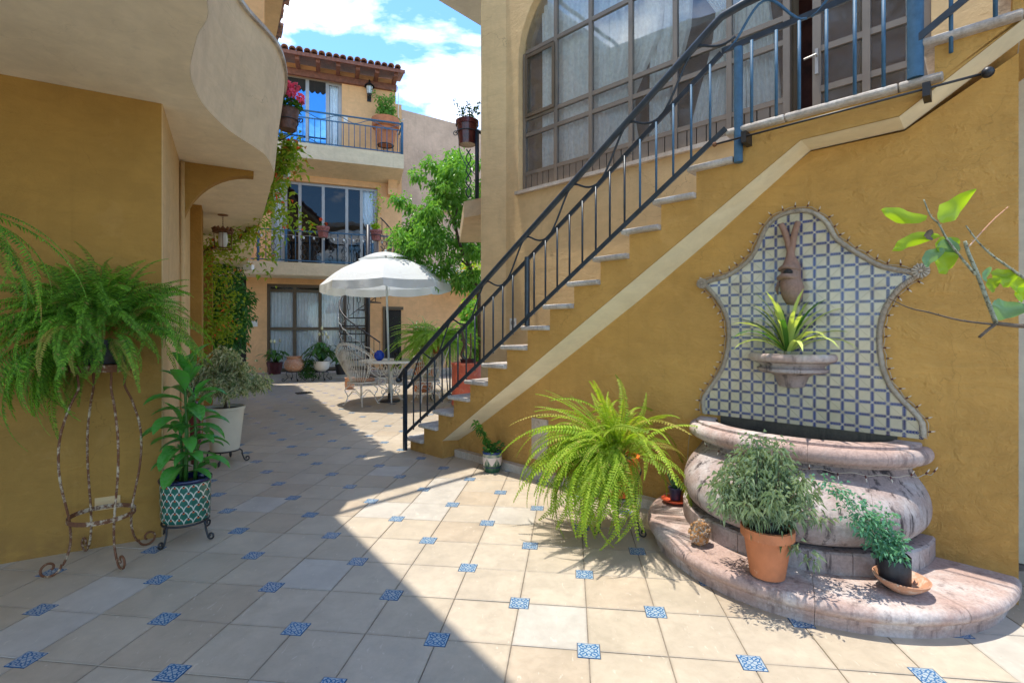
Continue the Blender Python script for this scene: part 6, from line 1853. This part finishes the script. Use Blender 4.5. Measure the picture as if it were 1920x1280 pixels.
part('body', MB().lathe([(0.001, 0.0), (0.15, 0.0), (0.24, 0.08), (0.265, 0.18), (0.23, 0.28), (0.18, 0.33), (0.19, 0.37), (0.215, 0.40), (0.20, 0.40), (0.165, 0.34)], 32), 'terrapale', t, True, auto=50)
add_pot(t, [(0.165, 0.34), (0.001, 0.34)], 'soil')
p3_ = at(603, 705, 13.55); p3_.z = 0
iron_stand_small(p3_, 0.17, 0.24, 'low iron stand under the white bowl-shaped pot on the far step')
t = thing('calla_lily', 'leafy calla lily with pale flowers in a white bowl pot before the curtained window', 'potted plant', (p3_.x, p3_.y, 0.25), 0)
add_pot(t, [(0.001, 0.0), (0.10, 0.0), (0.19, 0.08), (0.215, 0.20), (0.215, 0.28), (0.20, 0.28), (0.19, 0.22)], 'whitepot', 0, .24, .19); lily(t, 0.25, 60, 0.5, rd, 'broad', .5, 5)
lf = MB()
for _ in range(500):
    leaf_quads(lf, Vector((rd.gauss(-0.32, .12), rd.gauss(-.1, .1), rd.uniform(-.15, .35))), Vector((rd.uniform(-1, 1), rd.uniform(-1, 1), rd.uniform(-1, .3))), .09, .03, rd)
part('trailing_leaves', lf, 'broad', t, kind='stuff')
p4 = at(640, 693, 13.9); p4.z = 0.136
t = thing('dark_leaf_plant', 'low dark-leaved plant in a black pot behind the white chair', 'potted plant', p4, 0)
add_pot(t, pot_prof(0.17, 0.13, 0.28), 'blackpot', 0, .25, .15); lily(t, 0.25, 26, 0.28, rd, 'darkleaf', .4, 0)

# ------------------------------------------------------------------ wrought-iron table, chairs and umbrella
TBX, TBY = -2.36, 9.65
TB = thing('garden_table', 'round cream wrought-iron table with scrolled pedestal under the white umbrella', 'table', (TBX, TBY, 0), 0.3)
part('tabletop', MB().lathe([(0.03, 0.76), (0.56, 0.76), (0.60, 0.765), (0.605, 0.785), (0.60, 0.80), (0.03, 0.80)], 36), 'whiteiron', TB, True, auto=40)
part('column', MB().lathe([(0.03, 0.1), (0.05, 0.12), (0.035, 0.3), (0.055, 0.42), (0.035, 0.5), (0.05, 0.74), (0.09, 0.76)], 12), 'whiteiron', TB, True)
brk = MB().tube(catmull([(0.05, 0, 0.22), (0.12, 0, 0.16), (0.19, 0, 0.05), (0.26, 0, 0.012)], 5), 0.013, 6); bl_m = mesh('foot', brk, True, 'whiteiron')
scm = MB().tube(scroll((0.20, 0.62), 0.13, 0.03, R(100), R(640), 26), 0.009, 6)
scm.tube(scroll((0.17, 0.38), 0.10, 0.03, R(-90), R(400), 22), 0.009, 6); scm.tube(scroll((0.16, 0.20), 0.07, 0.02, R(60), R(500), 18), 0.008, 5)
scm.tube(catmull([(0.04, 0, 0.45), (0.2, 0, 0.47), (0.36, 0, 0.55), (0.5, 0, 0.745)], 4), 0.009, 5)
scme = mesh('scroll', scm, True, 'whiteiron')
for k in range(4):
    put('foot', bl_m, TB, (0, 0, 0), (0, 0, k * math.pi / 2)); put('scroll', scme, TB, (0, 0, 0), (0, 0, k * math.pi / 2 + .4))

def make_chair(label, loc, rz):
    """peacock chair; the back is at -x, the seat opens towards +x"""
    t = thing('wire_chair', label, 'chair', loc, rz, 'cream wire peacock chairs round the table')
    st = MB(); zs = 0.42
    el = [(0.24 * math.cos(2 * math.pi * k / 24), 0.25 * math.sin(2 * math.pi * k / 24), zs) for k in range(24)]
    st.tube(el, 0.011, 6, closed=True)
    st.tube([(x, y, z - 0.05) for x, y, z in el], 0.006, 5, closed=True)
    for k in range(24):
        x, y, z = el[k]
        st.tube([(x, y, z), (x * 1.03, y * 1.03, z - .025), (x, y, z - .05)], 0.004, 4)
    for k in range(-4, 5):
        w = 0.25 * math.sqrt(max(0.02, 1 - (k / 4.6) ** 2)); st.tube([(k * .052, -w, zs), (k * .052, w, zs)], 0.004, 4)
        st.tube([(-w * .96, k * .052, zs + .002), (w * .96, k * .052, zs + .002)], 0.004, 4)
    part('seat', st, 'whiteiron', t, True)
    # fan back: a leaning shell of radiating wires
    def bp_(u, v):
        """u -1..1 across, v 0..1 up"""
        halfw = 0.14 + 0.26 * v ** 0.75 * (1 if v < .8 else 1)
        wv = halfw * u; hgt = 0.70 * v * (1 - 0.30 * abs(u) ** 2.2)
        lean = -0.20 - 0.20 * v - 0.02; curve = 0.17 * u * u * (0.8 + .4 * v)
        return Vector((lean + curve, wv, zs + hgt))
    fw = MB(); rim = []
    nW = 17
    for k in range(nW):
        u = -1 + 2 * k / (nW - 1)
        pts = [bp_(u, v / 8) for v in range(9)]; fw.tube(pts, 0.0060, 4); rim.append(pts[-1])
    for k in range(nW - 1):
        u = -1 + 2 * (k + .5) / (nW - 1)
        for q_, (a, b) in enumerate(((0.25, .62), (.45, .9))):
            a1 = bp_(u - 1.0 / (nW - 1), a); b1 = bp_(u, b); c1 = bp_(u + 1.0 / (nW - 1), a)
            fw.tube([a1, b1, c1], 0.0052, 3)
    part('back_wires', fw, 'whiteiron', t, True)
    rr = catmull([bp_(-1, v / 6) for v in range(6)] + [bp_(-1 + k / 6, 1) for k in range(13)] + [bp_(1, 1 - v / 6) for v in range(1, 7)], 2)
    part('back_rim', MB().tube(rr, 0.009, 5), 'whiteiron', t, True)
    inn = [bp_(-.8 + 1.6 * k / 12, .80) for k in range(13)]; part('back_rim', MB().tube(inn, 0.006, 5), 'whiteiron', t, True)
    sc_m = MB(); n_ = len(rr)
    for i in range(3, n_ - 3):
        p = rr[i]; tng = (rr[min(i + 1, n_ - 1)] - rr[i - 1]).normalized()
        o_ = Vector((p.x + .35, p.y, p.z - zs - 0.28)); o_ = (o_ - tng * o_.dot(tng)).normalized()
        for sg in (-1, 1):
            ce = p + o_ * 0.028 + tng * sg * 0.012
            sc_m.tube([ce + (o_ * math.sin(a) + tng * sg * math.cos(a)) * (0.022 - .0016 * q_) for q_, a in enumerate([(-1.6 + q_ * .62) for q_ in range(10)])], 0.0052, 3)
    part('rim_scrolls', sc_m, 'whiteiron', t, True, kind='stuff')
    # arms and cabriole legs
    for sg in (-1, 1):
        part('arm', MB().tube(catmull([bp_(sg * 1, .38), (-0.1, sg * .33, zs + .27), (0.10, sg * .32, zs + .24), (0.2, sg * .28, zs + .12), (0.17, sg * .24, zs)], 4), 0.008, 5), 'whiteiron', t, True)
    for a in (45, 135, 225, 315):
        ca, sa = math.cos(R(a)), math.sin(R(a))
        pts = catmull([(0.20 * ca, 0.20 * sa, zs - .05), (0.29 * ca, 0.29 * sa, zs - .14), (0.24 * ca, 0.24 * sa, .16), (0.29 * ca, 0.29 * sa, .03), (0.335 * ca, .335 * sa, .012)], 5)
        part('leg', MB().tube(pts, 0.010, 6), 'whiteiron', t, True)
    for a in (0, 90, 180, 270):
        c0_ = Vector((0.25 * math.cos(R(a - 45)), 0.25 * math.sin(R(a - 45)), .14)); c1_ = Vector((0.25 * math.cos(R(a + 45)), .25 * math.sin(R(a + 45)), .14))
        part('stretcher', MB().tube(catmull([c0_, (c0_ + c1_) / 2 + Vector((0, 0, .12)), c1_], 5), 0.006, 5), 'whiteiron', t, True)
    return t
make_chair('cream wire peacock chair nearest the sunlit edge, left of the table', (-2.80, 9.22, 0), R(64))
make_chair('cream wire peacock chair right of the table, half behind the stair railing', (-1.62, 9.45, 0), R(212))
make_chair('cream wire peacock chair behind the table with feathery fern beside it', (-1.95, 10.35, 0), R(232))
cu = part('seat_cushion', MB().lathe([(0.001, 0.0), (0.19, 0.0), (0.215, 0.02), (0.20, 0.05), (0.001, 0.065)], 24), 'cushion', smooth=True); cu.location = (-2.78, 9.26, 0.432)
tag(cu, 'orange and grey patterned round cushion on the left wire chair', 'cushion')
cu2 = part('seat_cushion', MB().lathe([(0.001, 0.0), (0.19, 0.0), (0.215, 0.02), (0.20, 0.05), (0.001, 0.065)], 24), 'wire', smooth=True); cu2.location = (-1.62, 9.43, 0.432)
tag(cu2, 'plain tan round cushion on the right wire chair', 'cushion')
va = MB().lathe([(0.001, 0), (0.04, 0), (0.085, 0.04), (0.10, 0.095), (0.085, 0.15), (0.045, 0.18), (0.05, 0.195), (0.04, 0.19)], 24)
vs_ = part('blue_vase', va, 'blueglaze', smooth=True); vs_.location = (TBX - 0.18, TBY - 0.16, 0.801); tag(vs_, 'round cobalt blue vase on the iron table', 'vase')
tp = thing('table_plant', 'black pot of thin dark stems on the iron table beside the umbrella pole', 'potted plant', (TBX + 0.15, TBY - 0.05, 0.801), 0)
add_pot(tp, pot_prof(0.085, 0.07, 0.14), 'blackpot', 0, .12, .075, 16)
rd = random.Random(71)
twig_bush(tp, (0, 0, 0.12), [(rd.uniform(-.07, .07), rd.uniform(-.06, .06), rd.uniform(.35, .75)) for _ in range(10)], .03, .012, 'darkleaf', rd, 16, 'black', .004)

UMX, UMY = -2.47, 9.62
UM = thing('garden_umbrella', 'large white umbrella with scalloped valance standing through the iron table', 'umbrella', (UMX + 0.10, UMY, 0), 0)
UM.rotation_euler = (0, R(-1.6), 0)
part('pole', MB().tube([(0, 0, 0.03), (0, 0, 2.83)], 0.020, 12), 'canvas', UM, True)
part('base', MB().lathe([(0.001, 0.0), (0.2, 0.0), (0.19, 0.03), (0.04, 0.05), (0.035, 0.16), (0.022, 0.17)], 24), 'blackpot', UM, True, auto=40)
NP = 8; RU = 1.23; zr_ = 2.27; za_ = 2.80
def gore(k, r0, r1, z0, z1, bulge=0.0, sag=0.0, n=6, m=8):
    mb = MB(); 
    for i in range(n + 1):
        t = i / n; r_ = r0 + (r1 - r0) * t; z = z0 + (z1 - z0) * t + bulge * math.sin(math.pi * t)
        for j in range(m + 1):
            u = j / m; a = 2 * math.pi * (k + u) / NP + .2
            chord = math.cos(math.pi / NP) / math.cos((u - .5) * 2 * math.pi / NP)
            mb.vert((r_ * chord * math.cos(a), r_ * chord * math.sin(a), z - sag * t * math.sin(math.pi * u)))
    for i in range(n):
        for j in range(m): u = i * (m + 1) + j; mb.f.append([u, u + 1, u + m + 2, u + m + 1])
    return mb
for k in range(NP):
    part('canopy_panel', gore(k, 0.40, RU, za_ - 0.07, zr_, 0.085, 0.015), 'canvas', UM, True)
    part('vent_cap', gore(k, 0.02, 0.52, za_ + 0.10, za_ - 0.045, 0.02, 0.01, 4), 'canvas', UM, True)
    mb = MB(); m = 12
    for r_ in range(2):
        for j in range(m + 1):
            u = j / m; a = 2 * math.pi * (k + u) / NP + .2
            chord = math.cos(math.pi / NP) / math.cos((u - .5) * 2 * math.pi / NP)
            dz = 0 if r_ == 0 else -(0.13 + 0.03 * math.sin(math.pi * u) ** .5)
            rr_ = RU * chord + (0 if r_ == 0 else .02 + .015 * math.sin(u * 14 + k))
            mb.vert((rr_ * math.cos(a), rr_ * math.sin(a), zr_ - (0.015) * math.sin(math.pi * u) + dz))
    for j in range(m): mb.f.append([j, j + 1, m + 1 + j + 1, m + 1 + j])
    part('valance', mb, 'canvas', UM, True)
    a = 2 * math.pi * k / NP + .2
    part('rib', MB().tube([(0.04 * math.cos(a), .04 * math.sin(a), za_ - .05), (RU * .55 * math.cos(a), RU * .55 * math.sin(a), 2.56), (RU * math.cos(a), RU * math.sin(a), zr_ - .01)], 0.006, 5), 'canvas', UM, True)
part('finial', MB().ball((0, 0, 2.92), 0.025, 8), 'canvas', UM, True)

# ------------------------------------------------------------------ tree, red planter, sunny fern and shrubs right of the table
RP = thing('red_planter', 'tall faded red cylindrical planter behind the stair railing', 'planter', (-0.80, 8.95, 0), 0)
part('drum', MB().lathe([(0.001, 0.05), (0.29, 0.05), (0.295, 0.09), (0.285, 0.1), (0.285, 0.76), (0.295, 0.77), (0.295, 0.80), (0.265, 0.80), (0.26, 0.72), (0.001, 0.72)], 36), 'redpaint', RP, True, auto=40)
part('foot', MB().lathe([(0.001, 0), (0.22, 0), (0.22, 0.05), (0.001, .05)], 24), 'redpaint', RP, True, auto=40)
rd = random.Random(81)
CT = thing('cactus_pots', 'dark twisted succulents in a black bowl on top of the red planter', 'potted plant', (-0.80, 8.95, 0.725), 0)
add_pot(CT, pot_prof(0.14, 0.10, 0.14), 'blackpot', 0, .12, .12)
for k in range(5):
    a = rd.uniform(0, 6.28); part('stem', MB().tube(catmull([(0.04 * math.cos(a), .04 * math.sin(a), .1), (0.12 * math.cos(a), .12 * math.sin(a), .22), (.07 * math.cos(a + .6), .07 * math.sin(a + .6), .4), (.12 * math.cos(a), .12 * math.sin(a), .5 + .1 * k % .3)], 4), .018, 6), 'agave' if k % 2 else 'bark', CT, True)
TR = thing('tree', 'young broad-leaved tree with drooping glossy leaves behind the stair railing', 'tree', (-0.62, 9.75, 0), 0)
to = Vector((-0.62, 9.75, 0))
tk = catmull([(0, 0, 0), (0.02, 0, 0.8), (-0.02, 0.02, 1.5), (-0.04, 0.0, 2.1), (-0.20, 0, 2.6), (-0.40, 0, 3.05), (-0.52, 0.0, 3.6)], 5)
part('trunk', MB().tube(tk, [0.065 - 0.045 * i / len(tk) for i in range(len(tk))], 9), 'bark', TR, True)
lb = MB()
for s0_, e_ in (((-0.04, 0, 2.15), (0.35, 0.1, 3.0)), ((-0.2, 0, 2.6), (-0.95, -0.2, 2.95)), ((-0.4, 0, 3.05), (-0.75, 0.2, 3.9)), ((-0.42, 0, 3.1), (0.1, -0.1, 3.9)), ((-0.04, 0, 2.15), (-0.55, 0.25, 2.5)), ((-.52, 0, 3.5), (-.25, 0, 4.3)), ((.1, .0, 2.6), (.4, -.3, 2.4))):
    a = Vector(s0_); b = Vector(e_); c = catmull([a, a.lerp(b, .5) + Vector((0, 0, .12)), b], 4)
    lb.tube(c, [0.022 - .016 * i / len(c) for i in range(len(c))], 6)
part('limbs', lb, 'bark', TR, True)
lf = MB(); T = lambda px, py, dy=0: at(px, py, 9.7 + dy) - to
rd = random.Random(82)
sil = [(838, 318, 40), (812, 355, 45), (865, 350, 55), (780, 405, 50), (830, 400, 60), (880, 410, 60), (765, 440, 38), (812, 450, 52), (862, 460, 55), (893, 500, 40), (790, 478, 30), (845, 505, 36), (893, 350, 35), (850, 300, 22)]
bl = []
for cx_, cy_, rr_ in sil:
    for _ in range(7):
        a = rd.uniform(0, 6.28); q = rr_ * rd.random() ** .5
        r0_ = rd.uniform(.12, .24)
        bl.append((T(cx_ + q * math.cos(a), cy_ + q * math.sin(a), rd.uniform(-.5, .6)), (r0_ * 1.15, r0_ * 1.15, r0_ * rd.uniform(.7, 1.0))))
clump_foliage(lf, bl, 12500, 0.085, 0.045, rd, .45, .2, .6)
part('crown', lf, 'tree', TR, kind='stuff')
GF = thing('sunny_fern', 'big feathery light-green fern in the sun behind the table', 'fern', (-1.42, 9.75, 0.85), 0)
GF.location.y = 9.95
add_pot(GF, pot_prof(0.2, 0.15, 0.25), 'terracotta', 0, .2, .18)
gs = thing('plant_stand', 'black iron stand hidden under the feathery light-green fern', 'plant stand', (-1.42, 9.95, 0), 0.5, 'iron plant stands')
part('ring', ring_tube(MB(), 0.16, 0.84, 0.01), 'black', gs, True); scroll_leg([(.16, .84), (.14, .6), (.17, .3), (.2, .05)], 0, .05, .009, 'black', gs, 4, .4)
ga = [frond_mesh('frond', 0.86 + .1 * k, R(80 - 8 * k), R(-70 + 12 * k), 0.11, 'fernfar', 36, seed=90 + k, thin=0.55, droop=.35) for k in range(4)]
fern(GF, ga, 170, 0.22, 0.14, (-25, 30), (0.6, 1.1), None, 31, zs=.2, roll=.6)
SG = thing('strappy_shrub', 'dark strappy-leaved shrub between the spiral stair and the feathery fern', 'shrub', (-2.0, 11.2, 0), 0)
st = MB(); rd = random.Random(91)
for k in range(130):
    a = rd.uniform(0, 6.28); L_ = rd.uniform(.6, 1.0); el = R(rd.uniform(30, 85)); p = Vector((rd.uniform(-.2, .2), rd.uniform(-.2, .2), 1.0 + rd.uniform(-.3, .3))); sd = Vector((-math.sin(a), math.cos(a), 0)); b = len(st.v)
    for i in range(6):
        t = i / 5; e = el - 2.2 * t; w = .014 * (1 - t * .95)
        st.vert(p + sd * w); st.vert(p - sd * w); p = p + Vector((math.cos(e) * math.cos(a), math.cos(e) * math.sin(a), math.sin(e))) * L_ / 5
    for i in range(5): u = b + i * 2; st.f.append([u, u + 1, u + 3, u + 2])
part('blades', st, 'darkleaf', SG, kind='stuff'); part('pot', MB().lathe(pot_prof(.25, .2, .9), 20), 'terracotta', SG, True, auto=40)
def shrub(loc, blobs, n, L, W, mat, label, nm='shrub', seed=1, stem=1.2):
    t = thing(nm, label, 'shrub', loc, 0); rd_ = random.Random(seed); lf_ = MB()
    clump_foliage(lf_, blobs, n, L, W, rd_, .5); part('foliage', lf_, mat, t, kind='stuff')
    st_ = MB()
    for q in range(3): st_.tube([(.05 * q, 0, 0), (.08 * q - .1, .05, stem * .5), (.15 * q - .15, 0, stem)], [.03, .022, .01], 6)
    part('stems', st_, 'bark', t, True); return t
shrub((-0.45, 10.9, 0), [((0, 0, 1.0), (.5, .4, .8)), ((.3, .1, 1.9), (.45, .4, .5)), ((-.3, 0, 1.7), (.4, .4, .5)), ((0.4, 0, .5), (.5, .4, .45))], 3600, .11, .05, 'tree', 'bushy mid-green shrub filling the corner behind the red planter', seed=3)
shrub((-0.1, 12.3, 0), [((0, 0, 2.3), (.6, .4, .6)), ((-.6, 0, 2.0), (.5, .4, .5)), ((-.2, 0, 1.2), (.7, .4, .8)), ((.2, 0, 3.1), (.5, .4, .5)), ((-.8, 0, 2.9), (.4, .3, .4))], 3600, .11, .05, 'vine', 'yellowish shrub against the far wall behind the tree', seed=4, stem=2.4)
bp2 = thing('blue_pot', 'slate blue pot on the floor behind the right wire chair', 'pot', (-1.07, 9.9, 0), 0)
add_pot(bp2, pot_prof(0.13, 0.09, 0.3), 'blueiron', 0, .27, .12)
PLp = thing('terracotta_jar', 'small terracotta jar on the floor behind the left wire chair', 'jar', (-3.80, 11.6, 0), 0)
part('body', MB().lathe([(0.001, 0), (.09, 0), (.11, .1), (.10, .24), (.12, .27), (.09, .27)], 20), 'terrapale', PLp, True, auto=40)

# ------------------------------------------------------------------ flower pots on walls and railings
def bracket_pot(nm, label, cat, loc, rt, rb, h, mat, plant, ring_h=0.5, rim=0.0):
    t = thing(nm, label, cat, loc, 0); add_pot(t, pot_prof(rt, rb, h, rim, h * .2), mat, 0, h * .9, rt * .85, 20); plant(t, h); return t
def geranium(t, h, n=120, r_=0.16, flowers=8, mat='broad', petal='pinkpetal', seed=1, L=.06):
    rd_ = random.Random(seed); lf_ = MB()
    for _ in range(n):
        a = rd_.uniform(0, 6.28); q = r_ * rd_.random() ** .5
        leaf_quads(lf_, Vector((q * math.cos(a), q * math.sin(a), h + rd_.uniform(-.03, .16) * (1.2 - q / r_))), Vector((math.cos(a), math.sin(a), rd_.uniform(-.3, 1))), L, L * .9, rd_)
    part('foliage', lf_, mat, t, kind='stuff')
    for k in range(flowers):
        a = rd_.uniform(0, 6.28); q = r_ * rd_.uniform(.3, 1.25); c = Vector((q * math.cos(a), q * math.sin(a), h + rd_.uniform(.08, .24)))
        fm_ = MB()
        for _ in range(46):
            v = Vector((rd_.gauss(0, 1), rd_.gauss(0, 1), rd_.gauss(0, 1))).normalized(); leaf_quads(fm_, c + v * .018, v, .038, .03, rd_)
        part('flower_head', fm_, petal, t); part('flower_stalk', MB().tube([(q * .4 * math.cos(a), q * .4 * math.sin(a), h), tuple(c)], .0025, 4), mat, t)
gl = at(540, 244, 5.35)
GP = bracket_pot('geranium_pot', 'rough brown pot of pink geraniums bracketed to the curved balcony', 'potted plant', gl, .115, .085, .22, 'brownpot', lambda t, h: geranium(t, h, 200, .13, 13, seed=3, L=.05))
gb = thing('wall_bracket', 'scrolled black iron bracket holding the geranium pot on the curved balcony', 'bracket', gl, 0)
M2 = MB(); ring_tube(M2, .105, .10, .005)
part('ring', M2, 'black', gb, True)
part('scroll_arm', MB().tube([Vector((-0.16, 0, -0.12)), Vector((-.05, 0, -.10)), Vector((.06, 0, -.03)), Vector((.11, 0, .06))] + scroll((.135, .10), .03, .01, math.pi, math.pi * -1.6, 14), .006, 5), 'black', gb, True)
part('wall_plate', MB().box(-.20, -.16, -.03, .03, -.2, .12), 'black', gb)
rd = random.Random(6)
# pot on the iron post of the side balcony
pp_ = at(876, 272, 6.9)
def sprig(t, h, seed=5, n=9, spread=.16, hh=.26, mat='broad', L=.045, per=16):
    rd_ = random.Random(seed)
    twig_bush(t, (0, 0, h * .9), [(rd_.uniform(-spread, spread), rd_.uniform(-spread, spread), h + rd_.uniform(hh * .4, hh)) for _ in range(n)], L, L * .7, mat, rd_, per, 'bark', .004, .1, spread=.02)
bracket_pot('maroon_pot_plant', 'glazed maroon pot with sparse leggy plant by the tan pier', 'potted plant', pp_, .155, .115, .33, 'maroon', lambda t, h: sprig(t, h, 5, 13, .2, .32), rim=.006)
SR = thing('side_balcony_railing', 'black iron post with twisted scrollwork on the small side balcony', 'railing', (pp_.x, pp_.y, 0), 0)
part('post', MB().tube([(0.14, -.05, 3.2), (0.14, -.05, 4.15)], .028, 8), 'iron', SR, True)
part('top_rail', MB().tube([(0.14, -.05, 4.13), (.5, .35, 4.13)], .022, 8), 'iron', SR, True)
part('ring', ring_tube(MB(), .15, pp_.z + .17, .006), 'iron', SR, True)
for sg in (-1, 1):
    part('twisted_scroll', MB().tube([(0.02 + sg * .035 * math.sin(k * .52), -.02, 3.22 + k * .026) for k in range(27)], .008, 5), 'iron', SR, True)
part('scroll_arm', MB().tube(scroll((-.16, pp_.z + .16), .04, .012, 0, R(500), 16) + [], .006, 5), 'iron', SR, True)
part('scroll_arm', MB().tube(catmull([(-.12, 0, pp_.z + .12), (-.10, 0, pp_.z - .1), (.0, 0, pp_.z - .3), (.14, -.05, pp_.z - .45)], 5), .006, 5), 'iron', SR, True)
part('bar', MB().tube([(.42, .25, 3.2), (.42, .25, 4.13)], .012, 6), 'iron', SR, True)
# large terracotta pot on the top balcony
tb = FK.w(kx(723, -.5), -.5, z_a)
bst = thing('plant_stand', 'round black iron stand on the top balcony under the big terracotta pot', 'plant stand', tb, 0, 'iron plant stands')
part('ring', ring_tube(MB(), .24, .36, .014), 'black', bst, True)
for k in range(4): part('leg', MB().tube([(.22 * math.cos(k * 1.57 + .5), .22 * math.sin(k * 1.57 + .5), .36), (.28 * math.cos(k * 1.57 + .5), .28 * math.sin(k * 1.57 + .5), 0)], .011, 5), 'black', bst, True)
tbp = thing('terracotta_pot_tree', 'big ribbed terracotta pot with a small leafy tree on the top balcony', 'potted plant', tb + Vector((0, 0, .37)), 0)
add_pot(tbp, [(.001, 0), (.24, 0), (.30, .30), (.33, .50), (.40, .52), (.41, .62), (.39, .64), (.42, .78), (.36, .78), (.33, .70)], 'terracotta', 0, .72, .33)
rd = random.Random(17)
twig_bush(tbp, (0, 0, .72), [(rd.uniform(-.32, .32), rd.uniform(-.3, .3), .75 + rd.uniform(.15, .85)) for _ in range(34)] + [(-.38, 0, 1.75), (-.35, 0, 1.6)], .11, .06, 'tree', rd, 22, 'bark', .008, .2)
# two pots on the first-floor railing
for px, nm_, lb_, sd_ in ((606, 'small red-brown pot with a red bloom on the first-floor railing', 'a', 1), (705, 'small red-brown pot with tall yellow-green stems on the railing corner', 'b', 2)):
    q = FK.w(kx(px, -0.9), -.9, zr + hh + 0.0)
    q.z -= .14
    t = thing('railing_pot', nm_, 'potted plant', q, 0); add_pot(t, pot_prof(.17, .12, .30, .01, .06), 'brickpot', 0, .27, .15, 20)
    part('ring', ring_tube(MB(), .165, .15, .01), 'iron', t, True)
    if sd_ == 1: geranium(t, .30, 16, .08, 2, petal='redpetal', seed=9)
    else:
        rd = random.Random(19); twig_bush(t, (0, 0, .28), [(rd.uniform(-.12, .12), rd.uniform(-.1, .1), rd.uniform(.4, .55)) for _ in range(10)] + [(.06, 0, 1.5), (-.18, 0, 1.45), (.1, 0, 1.7), (0.02, 0, 1.2)], .09, .05, 'vine', rd, 20, 'bark', .006)
# wall lantern and small camera
xl_, zl_ = FK.hit(692, 172, 0)
WL = thing('wall_lantern', 'black coach lantern on the peach wall beside the top-floor doors', 'lantern', FK.w(xl_, 0, zl_), FK.a)
part('wall_plate', MB().box(-.06, .06, -.03, -.002, -.32, -.08), 'black', WL)
part('arm', MB().tube(catmull([(0, -.03, -.22), (0, -.14, -.24), (0, -.17, -.16)], 4), .018, 6), 'black', WL, True)
part('lamp_glass', MB().lathe([(.001, -.15), (.07, -.15), (.10, .08), (.001, .08)], 8, (0, -.17, 0)), 'lampglass', WL)
part('cap', MB().lathe([(.16, .07), (.15, .10), (.06, .19), (.03, .21), (.025, .27), (.001, .3)], 12, (0, -.17, 0)), 'black', WL, True, auto=40)
part('base', MB().lathe([(.001, -.22), (.05, -.2), (.08, -.15), (.001, -.14)], 10, (0, -.17, 0)), 'black', WL, True)
cgm = MB()
for k in range(6): a = k * math.pi / 3; cgm.tube([(.072 * math.cos(a), -.17 + .072 * math.sin(a), -.15), (.102 * math.cos(a), -.17 + .102 * math.sin(a), .08)], .006, 4)
part('cage', cgm, 'black', WL)
xc_, zc_ = FK.hit(743, 334, 0)
cm_ = part('security_camera', MB().ball((0, -.08, 0), .07, 10).box(-.05, .05, -.02, -.002, -.05, .08), 'alum_dark', smooth=False); cm_.location = FK.w(xc_, 0, zc_); cm_.rotation_euler = (0, 0, FK.a)
tag(cm_, 'small dome camera on the wall under the top balcony corner', 'camera')
fll = thing('floodlight', 'small white floodlight at the edge of the cream ceiling above the vine', 'floodlight', at(533, 328, 5.95), 0)
part('housing', MB().box(-.06, .06, -.03, .03, -.035, .035), 'plate', fll); part('lens', MB().box(-.045, .045, -.036, -.031, -.025, .025), 'lampglass', fll)
fll2 = thing('floodlight', 'small white floodlight beside the end of the first-floor slab', 'floodlight', at(466, 501, 9.2), 0)
part('housing', MB().box(-.08, .08, -.05, .05, -.045, .045), 'plate', fll2); part('arm', MB().tube([(0, 0, .04), (0, 0, .12)], .01, 5), 'plate', fll2)
